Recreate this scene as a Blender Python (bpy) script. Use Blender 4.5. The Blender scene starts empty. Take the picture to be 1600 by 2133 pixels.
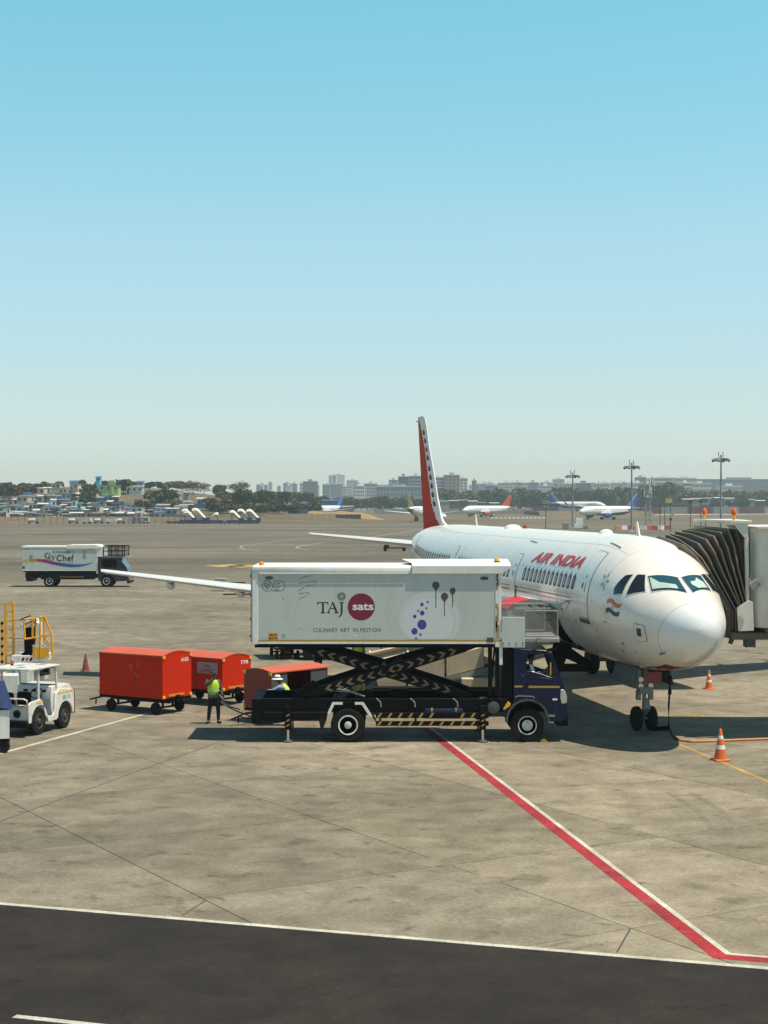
import bpy, bmesh, math, random
from mathutils import Vector, Matrix, Euler
from mathutils.geometry import tessellate_polygon
PI = math.pi
R = math.radians
rnd = random.Random(11)
S = bpy.context.scene
C = S.collection

# ---------------------------------------------------------------- camera, sky, sun, exposure
F, H, YH = 3426.0, 7.11, 1049.5          # focal length (photo pixels), eye height, horizon row
cam_d = bpy.data.cameras.new('camera')
cam_d.sensor_fit = 'VERTICAL'; cam_d.sensor_height = 24.0
cam_d.lens = F / 2133.0 * 24.0
cam_d.shift_y = -(1066.5 - YH) / 2133.0
cam_d.clip_start = 0.3; cam_d.clip_end = 20000
cam = bpy.data.objects.new('camera', cam_d); C.objects.link(cam)
cam.location = (0, 0, H); cam.rotation_euler = (R(90), 0, 0)
S.camera = cam

SUN = Vector((2.03, -0.72, 5.24)).normalized()
world = bpy.data.worlds.new('World'); S.world = world; world.use_nodes = True
wn, wl = world.node_tree.nodes, world.node_tree.links
bg = wn['Background']
sky = wn.new('ShaderNodeTexSky'); sky.sky_type = 'NISHITA'; sky.sun_disc = False
sky.sun_elevation = math.asin(SUN.z); sky.sun_rotation = math.atan2(SUN.x, SUN.y)
sky.altitude = 0; sky.air_density = 1.0; sky.dust_density = 0.3; sky.ozone_density = 3.0
# colour balance of the hazy air by elevation (smooth, the same all the way round)
geo = wn.new('ShaderNodeTexCoord'); sep = wn.new('ShaderNodeSeparateXYZ'); wl.new(geo.outputs['Generated'], sep.inputs[0])
SKYK = [(0.0, (1.05, 1.09, 1.13)), (0.03, (1.06, 1.12, 1.13)), (0.073, (1.14, 1.17, 1.11)), (0.16, (1.29, 1.49, 1.235)), (0.30, (1.03, 1.85, 1.42)), (0.6, (0.54, 0.82, 0.78)), (1.0, (0.38, 0.50, 0.52))]
ramp = wn.new('ShaderNodeValToRGB')
for i, (p_, c_) in enumerate(SKYK):
    e = ramp.color_ramp.elements[i] if i < 2 else ramp.color_ramp.elements.new(p_)
    e.position = p_; e.color = (*[v / 1.5 for v in c_], 1)
wl.new(sep.outputs['Z'], ramp.inputs[0])
tint = wn.new('ShaderNodeMixRGB'); tint.blend_type = 'MULTIPLY'; tint.inputs[0].default_value = 1
wl.new(sky.outputs[0], tint.inputs[1]); wl.new(ramp.outputs[0], tint.inputs[2]); wl.new(tint.outputs[0], bg.inputs[0])
bg.inputs[1].default_value = 0.15   # times 1/1.5 in the ramp: 0.10 overall
sun_d = bpy.data.lights.new('sun', 'SUN'); sun_d.energy = 5.0; sun_d.angle = R(0.53)
sun_d.color = (1.0, 0.91, 0.75)
sun = bpy.data.objects.new('sun', sun_d); C.objects.link(sun)
sun.rotation_euler = SUN.to_track_quat('Z', 'Y').to_euler(); sun.location = (30, -10, 60)
vs = S.view_settings
S.display_settings.display_device = 'sRGB'
vs.view_transform = 'Standard'; vs.look = 'None'; vs.gamma = 1.0; vs.exposure = 0.25
vs.use_curve_mapping = False
S.render.engine = 'CYCLES'
S.cycles.use_denoising = True
S.cycles.max_bounces = 6; S.cycles.volume_bounces = 1

# ---------------------------------------------------------------- helpers
def G(px, py, z=0.0):
    Y = F * (H - z) / (py - YH)
    return Vector(((px - 800) / F * Y, Y, z))
def W(px, py, Y):
    return Vector(((px - 800) / F * Y, Y, H - (py - YH) / F * Y))

def nodes_of(name):
    m = bpy.data.materials.new(name); m.use_nodes = True
    nt = m.node_tree
    return m, nt.nodes, nt.links, nt.nodes['Principled BSDF']
def N(ns, t, **kw):
    n = ns.new(t)
    for k, v in kw.items(): setattr(n, k, v)
    return n
_pc = {}
def paint(name, col, rough=0.5, metal=0.0, var=0.12, scale=2.0, grime=0.0, grime_col=(0.10, 0.085, 0.065), coat=0.0, bump=0.0, spec=0.5):
    if name in _pc: return _pc[name]
    m, ns, ln, b = nodes_of(name)
    tc = N(ns, 'ShaderNodeTexCoord')
    n1 = N(ns, 'ShaderNodeTexNoise'); n1.inputs['Scale'].default_value = scale; n1.inputs['Detail'].default_value = 6; n1.inputs['Roughness'].default_value = 0.62
    ln.new(tc.outputs['Object'], n1.inputs['Vector'])
    hs = N(ns, 'ShaderNodeMixRGB'); hs.inputs[1].default_value = (*[c * (1 - var) for c in col], 1); hs.inputs[2].default_value = (*[min(1, c * (1 + var)) for c in col], 1)
    ln.new(n1.outputs[0], hs.inputs[0])
    out = hs.outputs[0]
    if grime > 0:
        n2 = N(ns, 'ShaderNodeTexNoise'); n2.inputs['Scale'].default_value = scale * 3.1; n2.inputs['Detail'].default_value = 8; n2.inputs['Roughness'].default_value = 0.7
        mp = N(ns, 'ShaderNodeMapping'); mp.inputs['Scale'].default_value = (1, 1, 0.35)
        ln.new(tc.outputs['Object'], mp.inputs[0]); ln.new(mp.outputs[0], n2.inputs['Vector'])
        rp = N(ns, 'ShaderNodeValToRGB'); rp.color_ramp.elements[0].position = 0.45; rp.color_ramp.elements[1].position = 0.8
        rp.color_ramp.elements[0].color = (0, 0, 0, 1); rp.color_ramp.elements[1].color = (grime, grime, grime, 1)
        ln.new(n2.outputs[0], rp.inputs[0])
        mx = N(ns, 'ShaderNodeMixRGB'); mx.inputs[2].default_value = (*grime_col, 1)
        ln.new(rp.outputs[0], mx.inputs[0]); ln.new(out, mx.inputs[1]); out = mx.outputs[0]
    ln.new(out, b.inputs['Base Color'])
    b.inputs['Metallic'].default_value = metal
    b.inputs['Specular IOR Level'].default_value = spec
    rr = N(ns, 'ShaderNodeMapRange'); rr.inputs['To Min'].default_value = max(0.03, rough - 0.08); rr.inputs['To Max'].default_value = min(1, rough + 0.1)
    ln.new(n1.outputs[0], rr.inputs['Value']); ln.new(rr.outputs[0], b.inputs['Roughness'])
    if coat: b.inputs['Coat Weight'].default_value = coat; b.inputs['Coat Roughness'].default_value = 0.08
    if bump:
        bp = N(ns, 'ShaderNodeBump'); bp.inputs['Strength'].default_value = bump; bp.inputs['Distance'].default_value = 0.02
        n3 = N(ns, 'ShaderNodeTexNoise'); n3.inputs['Scale'].default_value = scale * 8; n3.inputs['Detail'].default_value = 4
        ln.new(tc.outputs['Object'], n3.inputs['Vector']); ln.new(n3.outputs[0], bp.inputs['Height']); ln.new(bp.outputs[0], b.inputs['Normal'])
    _pc[name] = m
    return m

class MB:
    """collects simple shapes, builds ONE mesh object"""
    def __init__(s): s.v = []; s.f = []; s.mi = []
    def add(s, vs_, fs, m=0):
        o = len(s.v); s.v += [tuple(v) for v in vs_]; s.f += [tuple(i + o for i in f) for f in fs]; s.mi += [m] * len(fs); return s
    def box(s, a, b, m=0):
        x0, y0, z0 = a; x1, y1, z1 = b
        return s.add([(x0, y0, z0), (x1, y0, z0), (x1, y1, z0), (x0, y1, z0), (x0, y0, z1), (x1, y0, z1), (x1, y1, z1), (x0, y1, z1)],
                     [(0, 3, 2, 1), (4, 5, 6, 7), (0, 1, 5, 4), (1, 2, 6, 5), (2, 3, 7, 6), (3, 0, 4, 7)], m)
    def cbox(s, c, d, rot=None, m=0):
        vs_ = []
        M = Euler(rot).to_matrix() if rot else Matrix.Identity(3)
        for z in (-.5, .5):
            for x, y in ((-.5, -.5), (.5, -.5), (.5, .5), (-.5, .5)):
                vs_.append(Vector(c) + M @ Vector((x * d[0], y * d[1], z * d[2])))
        return s.add(vs_, [(0, 3, 2, 1), (4, 5, 6, 7), (0, 1, 5, 4), (1, 2, 6, 5), (2, 3, 7, 6), (3, 0, 4, 7)], m)
    def cyl(s, p0, p1, r0, r1=None, n=12, m=0, cap=True):
        p0, p1 = Vector(p0), Vector(p1); r1 = r0 if r1 is None else r1
        d = (p1 - p0); q = d.to_track_quat('Z', 'Y')
        vs_ = []
        for p, r in ((p0, r0), (p1, r1)):
            for i in range(n):
                a = 2 * PI * i / n; vs_.append(p + q @ Vector((r * math.cos(a), r * math.sin(a), 0)))
        fs = [(i, (i + 1) % n, n + (i + 1) % n, n + i) for i in range(n)]
        if cap: fs += [tuple(range(n - 1, -1, -1)), tuple(range(n, 2 * n))]
        return s.add(vs_, fs, m)
    def bar(s, p0, p1, w, h=None, m=0):
        """square bar between two points"""
        p0, p1 = Vector(p0), Vector(p1); h = w if h is None else h
        q = (p1 - p0).to_track_quat('Z', 'Y'); vs_ = []
        for p in (p0, p1):
            for x, y in ((-.5, -.5), (.5, -.5), (.5, .5), (-.5, .5)): vs_.append(p + q @ Vector((x * w, y * h, 0)))
        return s.add(vs_, [(0, 3, 2, 1), (4, 5, 6, 7), (0, 1, 5, 4), (1, 2, 6, 5), (2, 3, 7, 6), (3, 0, 4, 7)], m)
    def tube(s, pts, r, n=8, m=0):
        pts = [Vector(p) for p in pts]; rings = []
        for i, p in enumerate(pts):
            d = (pts[min(i + 1, len(pts) - 1)] - pts[max(i - 1, 0)]).normalized()
            q = d.to_track_quat('Z', 'Y'); rr = r[i] if isinstance(r, (list, tuple)) else r
            rings.append([p + q @ Vector((rr * math.cos(2 * PI * k / n), rr * math.sin(2 * PI * k / n), 0)) for k in range(n)])
        # align rings to avoid twisting
        for i in range(1, len(rings)):
            best = min(range(n), key=lambda k: (rings[i][k] - rings[i - 1][0]).length)
            rings[i] = rings[i][best:] + rings[i][:best]
        fs = []
        for i in range(len(rings) - 1):
            for k in range(n): fs.append((i * n + k, i * n + (k + 1) % n, (i + 1) * n + (k + 1) % n, (i + 1) * n + k))
        fs += [tuple(range(n - 1, -1, -1)), tuple(range((len(rings) - 1) * n, len(rings) * n))]
        return s.add([v for rg in rings for v in rg], fs, m)
    def lathe(s, prof, c=(0, 0, 0), axis='z', n=24, m=0, closed=False):
        vs_, fs = [], []
        for r, h in prof:
            for k in range(n):
                a = 2 * PI * k / n; x, y = r * math.cos(a), r * math.sin(a)
                vs_.append({'z': (c[0] + x, c[1] + y, c[2] + h), 'y': (c[0] + x, c[1] + h, c[2] - y), 'x': (c[0] + h, c[1] + x, c[2] + y)}[axis])
        L = len(prof)
        for i in range(L if closed else L - 1):
            j = (i + 1) % L
            for k in range(n): fs.append((i * n + k, i * n + (k + 1) % n, j * n + (k + 1) % n, j * n + k))
        if not closed:
            if prof[0][0] > 1e-4: fs.append(tuple(range(n - 1, -1, -1)))
            if prof[-1][0] > 1e-4: fs.append(tuple(range((L - 1) * n, L * n)))
        return s.add(vs_, fs, m)
    def prism(s, outer, d0, d1, plane='xz', holes=(), m=0):
        """2D outline (with holes) given thickness along the third axis"""
        loops = [list(outer)] + [list(h) for h in holes]
        flat = [p for l in loops for p in l]
        tris = tessellate_polygon([[Vector((p[0], p[1], 0)) for p in l] for l in loops])
        def P(p, d):
            return {'xz': (p[0], d, p[1]), 'yz': (d, p[0], p[1]), 'xy': (p[0], p[1], d)}[plane]
        n = len(flat); vs_ = [P(p, d0) for p in flat] + [P(p, d1) for p in flat]
        fs = [tuple(t) for t in tris] + [tuple(i + n for i in reversed(t)) for t in tris]
        o = 0
        for l in loops:
            k = len(l)
            for i in range(k): fs.append((o + i, o + (i + 1) % k, n + o + (i + 1) % k, n + o + i))
            o += k
        return s.add(vs_, fs, m)
    def grid(s, fn, nu, nv, m=0, wrap=False):
        vs_ = [fn(i, j) for i in range(nu) for j in range(nv)]
        fs = []
        for i in range(nu - 1):
            for j in range(nv if wrap else nv - 1):
                fs.append((i * nv + j, i * nv + (j + 1) % nv, (i + 1) * nv + (j + 1) % nv, (i + 1) * nv + j))
        return s.add(vs_, fs, m)
    def build(s, name, mats, parent=None, bev=0.0, smooth=35, loc=None, recalc=True, seg=1, org=None):
        if org is not None: s.v = [(v[0] - org[0], v[1] - org[1], v[2] - org[2]) for v in s.v]
        me = bpy.data.meshes.new(name); me.from_pydata(s.v, [], s.f)
        mats = mats if isinstance(mats, (list, tuple)) else [mats]
        for mt in mats: me.materials.append(mt)
        if len(mats) > 1: me.polygons.foreach_set('material_index', s.mi)
        if recalc or bev:
            bm = bmesh.new(); bm.from_mesh(me)
            if recalc: bmesh.ops.recalc_face_normals(bm, faces=bm.faces)
            if bev:
                es = [e for e in bm.edges if len(e.link_faces) == 2 and e.calc_face_angle(0) > 0.6]
                bmesh.ops.bevel(bm, geom=es, offset=bev, segments=seg, affect='EDGES', clamp_overlap=True)
            bm.to_mesh(me); bm.free()
        if smooth:
            me.polygons.foreach_set('use_smooth', [True] * len(me.polygons))
            me.set_sharp_from_angle(angle=R(smooth))
        o = bpy.data.objects.new(name, me); C.objects.link(o)
        if parent: o.parent = parent
        if loc: o.location = loc
        return o

def thing(name, label, cat, loc=(0, 0, 0), rotz=0.0, group=None):
    o = bpy.data.objects.new(name, None); C.objects.link(o); o.empty_display_size = 0.3
    o.location = loc; o.rotation_euler = (0, 0, rotz)
    return tag(o, label, cat, group)
def tag(o, label=None, cat=None, group=None, kind=None):
    if label: o['label'] = label
    if cat: o['category'] = cat
    if group: o['group'] = group
    if kind: o['kind'] = kind
    return o
def copy_tree(o, parent=None, label=None, loc=None, rotz=None):
    c = o.copy(); C.objects.link(c); c.parent = parent
    if label: c['label'] = label
    if loc is not None: c.location = loc
    if rotz is not None: c.rotation_euler = (0, 0, rotz)
    for ch in [k for k in o.children]: copy_tree(ch, c)
    return c

def text_mesh(txt, size, bold=0.0, shear=0.0, spacing=1.0, align='CENTER', res=4):
    cu = bpy.data.curves.new('lettering', 'FONT'); cu.body = txt; cu.size = size; cu.offset = bold; cu.shear = shear
    cu.space_character = spacing; cu.align_x = align; cu.resolution_u = res; cu.fill_mode = 'FRONT' if hasattr(cu, 'fill_mode') else cu.fill_mode
    ob = bpy.data.objects.new('lettering', cu); C.objects.link(ob)
    bpy.context.view_layer.update()
    me = bpy.data.meshes.new_from_object(ob.evaluated_get(bpy.context.evaluated_depsgraph_get()))
    vs_ = [(v.co.x, v.co.y) for v in me.vertices]; fs = [tuple(p.vertices) for p in me.polygons]
    bpy.data.objects.remove(ob); bpy.data.meshes.remove(me); bpy.data.curves.remove(cu)
    return vs_, fs
def place2d(vf, fn, m=0, mb=None):
    mb = mb or MB(); vs_, fs = vf
    return mb.add([fn(x, y) for x, y in vs_], fs, m)
def fit2d(vf, x0, y0, x1, y1):
    vs_, fs = vf
    a, b = min(v[0] for v in vs_), max(v[0] for v in vs_); c, d = min(v[1] for v in vs_), max(v[1] for v in vs_)
    return [(x0 + (x - a) / (b - a) * (x1 - x0), y0 + (y - c) / (d - c) * (y1 - y0)) for x, y in vs_], fs
def disc2d(cx, cy, rx, ry=None, n=28):
    ry = rx if ry is None else ry
    return [(cx + rx * math.cos(2 * PI * k / n), cy + ry * math.sin(2 * PI * k / n)) for k in range(n)], [tuple(range(n))]
def ring2d(cx, cy, r0, r1, n=28, sx=1.0):
    vs_ = [(cx + sx * r * math.cos(2 * PI * k / n), cy + r * math.sin(2 * PI * k / n)) for r in (r0, r1) for k in range(n)]
    return vs_, [(k, (k + 1) % n, n + (k + 1) % n, n + k) for k in range(n)]
def line2d(pts, w):
    vs_, fs = [], []
    for i, p in enumerate(pts):
        a = Vector(pts[max(i - 1, 0)]); b = Vector(pts[min(i + 1, len(pts) - 1)]); d = (b - a).normalized(); nn = Vector((-d.y, d.x)) * w / 2
        vs_ += [(p[0] + nn.x, p[1] + nn.y), (p[0] - nn.x, p[1] - nn.y)]
    for i in range(len(pts) - 1): fs.append((2 * i, 2 * i + 1, 2 * i + 3, 2 * i + 2))
    return vs_, fs
def poly2d(pts): return list(pts), [tuple(range(len(pts)))]

# ---------------------------------------------------------------- shared materials
WHITE = paint('white_paint', (0.76, 0.75, 0.70), 0.4, var=0.05, grime=0.25, scale=1.2)
BLACKM = paint('black_steel', (0.003, 0.003, 0.0034), 0.55, var=0.3, spec=0.12)
RUBBER = paint('tyre_rubber', (0.011, 0.0105, 0.010), 0.85, var=0.3, scale=8, grime=0.2, grime_col=(0.09, 0.075, 0.06), spec=0.2)
STEEL = paint('bare_steel', (0.45, 0.45, 0.44), 0.35, metal=0.9, var=0.15)
CHROME = paint('chrome', (0.75, 0.74, 0.72), 0.15, metal=1.0, var=0.08)
DGREY = paint('dark_grey_paint', (0.06, 0.06, 0.06), 0.55)
MGREY = paint('mid_grey_paint', (0.25, 0.25, 0.24), 0.5, grime=0.2)
YELLOW = paint('yellow_paint', (0.80, 0.40, 0.02), 0.45, grime=0.15)
ORANGEL = paint('orange_lens', (0.85, 0.25, 0.01), 0.2)
REDP = paint('red_paint', (0.55, 0.03, 0.02), 0.4)
GLASS = paint('dark_glass', (0.012, 0.018, 0.022), 0.06, var=0.1, spec=0.8)
SKIN = paint('skin', (0.16, 0.075, 0.045), 0.55)
# ---------------------------------------------------------------- ground
def ground_mat(name, ca, cb, stain, slabvar=0.0, bump=0.25, spots=0.5, big=0.12, streak=0.0):
    m, ns, ln, b = nodes_of(name)
    g = N(ns, 'ShaderNodeNewGeometry')
    def noise(scale, det=5, rough=0.6, sx=1, sy=1, dist=0):
        mp = N(ns, 'ShaderNodeMapping'); mp.inputs['Scale'].default_value = (sx, sy, 1); ln.new(g.outputs['Position'], mp.inputs[0])
        n = N(ns, 'ShaderNodeTexNoise'); n.inputs['Scale'].default_value = scale; n.inputs['Detail'].default_value = det; n.inputs['Roughness'].default_value = rough
        n.inputs['Distortion'].default_value = dist
        ln.new(mp.outputs[0], n.inputs['Vector']); return n.outputs[0]
    def ramp(src, p0, p1, c0=(0, 0, 0, 1), c1=(1, 1, 1, 1)):
        r = N(ns, 'ShaderNodeValToRGB'); r.color_ramp.elements[0].position = p0; r.color_ramp.elements[1].position = p1
        r.color_ramp.elements[0].color = c0; r.color_ramp.elements[1].color = c1; ln.new(src, r.inputs[0]); return r.outputs[0]
    def mix(f, a, c, t='MIX'):
        x = N(ns, 'ShaderNodeMixRGB', blend_type=t)
        for i, v in ((0, f), (1, a), (2, c)):
            if isinstance(v, (int, float)): x.inputs[i].default_value = v
            elif isinstance(v, tuple): x.inputs[i].default_value = (*v, 1)
            else: ln.new(v, x.inputs[i])
        return x.outputs[0]
    col = mix(ramp(noise(big, 6, 0.6, 1, 1, 0.6), 0.32, 0.68), ca, cb)
    col = mix(ramp(noise(0.9, 7, 0.7), 0.3, 0.75, (0.80, 0.80, 0.80, 1), (1.14, 1.14, 1.14, 1)), col, col) if False else mix(1.0, col, ramp(noise(0.9, 7, 0.72), 0.30, 0.72, (0.56, 0.55, 0.53, 1), (1.26, 1.26, 1.26, 1)), 'MULTIPLY')
    col = mix(1.0, col, ramp(noise(11, 6, 0.75), 0.30, 0.72, (0.70, 0.70, 0.69, 1), (1.20, 1.20, 1.20, 1)), 'MULTIPLY')
    if spots: col = mix(1.0, col, ramp(noise(3.6, 6, 0.68, 1, 1, 0.4), 0.36, 0.62, (1.08, 1.08, 1.08, 1), (0.80, 0.79, 0.775, 1)), 'MULTIPLY')
    # dark stains
    st = ramp(noise(1.5, 7, 0.65, 0.95, 1.05, 0.5), 0.56, 0.70)
    if spots: col = mix(mix(1.0, st, (spots,) * 3, 'MULTIPLY'), col, stain)
    sp2 = ramp(noise(5.5, 4, 0.6, 1, 1), 0.69, 0.74)
    if spots: col = mix(mix(1.0, sp2, (spots * 0.8,) * 3, 'MULTIPLY'), col, stain)
    if streak:
        col = mix(mix(1.0, ramp(noise(0.035, 6, 0.65, 0.35, 1.0, 0.5), 0.42, 0.66), (streak,) * 3, 'MULTIPLY'), col, stain)
        col = mix(mix(1.0, ramp(noise(0.11, 5, 0.6, 0.25, 1.2), 0.55, 0.8), (streak * 0.7,) * 3, 'MULTIPLY'), col, tuple(c * 1.35 for c in cb))
    if slabvar:
        oi = N(ns, 'ShaderNodeObjectInfo')
        r = N(ns, 'ShaderNodeValToRGB'); lo = 1 - slabvar; hi = 1 + slabvar
        r.color_ramp.elements[0].color = (lo, lo, lo * 0.99, 1); r.color_ramp.elements[1].color = (hi, hi, hi * 1.01, 1); ln.new(oi.outputs['Random'], r.inputs[0])
        col = mix(1.0, col, r.outputs[0], 'MULTIPLY'); col = mix(1.0, col, oi.outputs['Color'], 'MULTIPLY')
    ln.new(col, b.inputs['Base Color']); b.inputs['Roughness'].default_value = 0.9; b.inputs['Specular IOR Level'].default_value = 0.25
    bp = N(ns, 'ShaderNodeBump'); bp.inputs['Strength'].default_value = bump; bp.inputs['Distance'].default_value = 0.03
    ln.new(noise(14, 6, 0.7), bp.inputs['Height']); ln.new(bp.outputs[0], b.inputs['Normal'])
    return m
CONC = ground_mat('apron_concrete', (0.31, 0.271, 0.201), (0.205, 0.180, 0.136), (0.085, 0.072, 0.052), slabvar=0.12, spots=0.85)
APRON = ground_mat('far_apron', (0.235, 0.203, 0.145), (0.145, 0.127, 0.094), (0.075, 0.065, 0.05), spots=0.45, big=0.03, streak=0.95)
ASPH = ground_mat('road_asphalt', (0.035, 0.028, 0.0225), (0.026, 0.021, 0.0175), (0.010, 0.0085, 0.007), spots=0.75, bump=0.5, big=0.35)
DRYG = ground_mat('dry_grass_ground', (0.23, 0.165, 0.09), (0.13, 0.10, 0.055), (0.07, 0.062, 0.035), spots=0.5, big=0.02, streak=0.5)
def sheet(name, pts, z, mat_, kind='structure', th=0.0):
    mb = MB(); mb.add([(p[0], p[1], z) for p in pts], [tuple(range(len(pts)))])
    o = mb.build(name, mat_, smooth=0, recalc=False)
    if o.data.polygons[0].normal.z < 0: o.data.flip_normals()
    return tag(o, kind=kind)
# terrain height: the hillside behind the boundary wall on the left
def hz(X, Y):
    px = 800 + X / max(Y, 1) * F
    k = 1.0 if px < 330 else max(0.0, 1 - (px - 330) / 420.0)
    if Y < 606: return 0.0
    t = [(606, 0), (635, 2.0), (655, 4.0), (680, 6), (705, 8), (735, 10), (770, 12.3), (820, 14.5), (1000, 17), (1500, 19), (2600, 20), (4600, 20)]
    z = t[-1][1]
    for (a, za), (b_, zb) in zip(t, t[1:]):
        if Y <= b_: z = za + (zb - za) * (Y - a) / (b_ - a); break
    return z * k
gs = 60
ys = [-300, -100, 20, 200, 400, 560, 606, 620, 635, 655, 680, 705, 735, 770, 820, 900, 1000, 1250, 1500, 2000, 2600, 3300, 4400]
xs = [-3000 + i * 100 for i in range(20)] + [-1000 + 25 * i for i in range(60)] + [500 + i * 125 for i in range(21)]
gm = MB().grid(lambda i, j: (xs[i], ys[j], hz(xs[i], ys[j]) - 0.03), len(xs), len(ys))
tag(gm.build('ground', DRYG, smooth=60), kind='structure')
# apron: one big sheet, with a grid of cast slabs lying on it as far as the joints can be made out
apr = sheet('apron', [(-420, -60), (420, -60), (420, 470), (180, 560), (60, 600), (-420, 600)], -0.016, APRON)
SU = (math.cos(R(120.5)), math.sin(R(120.5))); SV = (math.cos(R(30.5)), math.sin(R(30.5)))   # slab axes
sl_me = None
for iu in range(-10, 34):
    for iv in range(-10, 34):
        # normal offsets: n = x cos30.5 + y sin30.5 ; m = -x sin30.5 + y cos30.5
        n0 = 12.22 + 5.33 * (iu - 3); m0 = 21.64 + 5.60 * (iv - 3)
        cn, cm = n0 + 2.665, m0 + 2.8
        cx = cn * SV[0] + cm * SU[0]; cy = cn * SV[1] + cm * SU[1]
        if not (16 < cy < 150) or abs(cx) > 0.2335 * cy + 3.6: continue
        if sl_me is None:
            mb = MB(); g_ = 0.011
            mb.box((-2.665 + g_, -2.8 + g_, -0.03), (2.665 - g_, 2.8 - g_, 0.0))
            o = mb.build('concrete_slab', CONC, apr, smooth=0); sl_me = o.data
        else:
            o = bpy.data.objects.new('concrete_slab', sl_me); C.objects.link(o); o.parent = apr
        o.location = (cx, cy, 0.0); o.rotation_euler = (0, 0, R(30.5))
        t_ = 1.10 if cx > 1.5 and cy < 44 else 0.88 if cx < -5 and cy < 42 else 1.0 if cy < 60 else 0.92     # newer, paler casts to the right, dirtier ones to the left
        o.color = (t_, t_ * (.99 if t_ > 1 else 1), t_ * (.96 if t_ > 1 else 1), 1)
# service road: its far edge runs from the photo's left to right border
ea, eb = G(0, 1883), G(1600, 2018)
d = (eb - ea).normalized(); nrm = Vector((d.y, -d.x, 0))
def along(p, t, off=0.0): return (p.x + d.x * t + nrm.x * off, p.y + d.y * t + nrm.y * off)
sheet('service_road', [along(ea, -60, 0.10), along(ea, 60, 0.10), along(ea, 60, 9.5), along(ea, -60, 9.5)], 0.006, ASPH)
# ---- painted markings
WMARK = ground_mat('white_marking', (0.62, 0.60, 0.53), (0.52, 0.50, 0.43), (0.30, 0.27, 0.21), spots=0.5, big=1.5)
WMARK2 = ground_mat('worn_white_marking', (0.46, 0.43, 0.36), (0.36, 0.33, 0.27), (0.2, 0.18, 0.14), spots=0.7, big=1.2)
RMARK = ground_mat('red_marking', (0.44, 0.037, 0.047), (0.33, 0.035, 0.04), (0.20, 0.12, 0.085), spots=0.7, big=1.0)
YMARK = ground_mat('yellow_marking', (0.55, 0.34, 0.08), (0.44, 0.29, 0.08), (0.22, 0.16, 0.07), spots=0.6, big=1.2)
def strip(name, pts, w, z, mat_):
    mb = place2d(line2d([(p[0], p[1]) for p in pts], w), lambda x, y: (x, y, z))
    o = mb.build(name, mat_, smooth=0, recalc=False)
    if o.data.polygons and o.data.polygons[0].normal.z < 0: o.data.flip_normals()
    return tag(o, kind='structure')
strip('road_edge_line', [along(ea, -40, 0.0), along(ea, 40, 0.0)], 0.15, 0.0105, WMARK)
dc = G(30, 2118); strip('road_centre_dash', [(dc.x, dc.y), (dc.x + d.x * 3.0, dc.y + d.y * 3.0)], 0.14, 0.0105, WMARK)
dc2 = (dc.x - d.x * 9, dc.y - d.y * 9); strip('road_centre_dash', [dc2, (dc2[0] + d.x * 3.0, dc2[1] + d.y * 3.0)], 0.14, 0.0105, WMARK)
# red and white stand line
def quadm(name, pix, z, mat_):
    return sheet(name, [G(*p) for p in pix], z, mat_)
b0, b1 = G(893, 1516), G(1512, 1988.5); bd_ = (b1 - b0).normalized(); bn = Vector((-bd_.y, bd_.x, 0))     # border between the red and the white band
b2 = b1 + d * 6
mit = ((-bn) + Vector((d.y, -d.x, 0)))     # left-hand side of travel is negative
def band(o0, o1):
    """strip between two offsets from the border, mitred where the line turns along the road"""
    def off(p, o, n_): return p + n_ * o
    n1, n2 = -bn, Vector((d.y, -d.x, 0)); m_ = (n1 + n2).normalized(); k = 1 / m_.dot(n1)
    return [off(b0, o0, n1), b1 + m_ * o0 * k, off(b2, o0, n2), off(b2, o1, n2), b1 + m_ * o1 * k, off(b0, o1, n1)]
sheet('red_stand_line', band(0.0, 0.27), 0.004, RMARK)
sheet('white_stand_line', band(0.001, -0.105), 0.0045, WMARK)
def lineP(name, pix, w, z, mat_): return strip(name, [G(*p) for p in pix], w, z, mat_)
lineP('white_stand_line', [(-60, 1585), (25, 1563), (310, 1485)], 0.17, 0.004, WMARK)
lineP('thin_red_line', [(120, 1462), (200, 1466), (330, 1480), (520, 1498), (670, 1509)], 0.10, 0.004, ground_mat('faded_red', (0.42, 0.22, 0.18), (0.5, 0.4, 0.33), (0.3, 0.2, 0.16)))
lineP('yellow_guide_line', [(1390, 1540), (1600, 1628), (1800, 1712)], 0.13, 0.004, YMARK)
lineP('pavement_seam', [(-80, 1740), (0, 1711), (250, 1620), (455, 1546)], 0.035, 0.003, DGREY)
lineP('pavement_seam', [(380, 1907), (430, 1875)], 0.03, 0.003, DGREY)
lineP('pavement_seam', [(1285, 1984), (1313, 1935)], 0.03, 0.003, DGREY)
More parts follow.
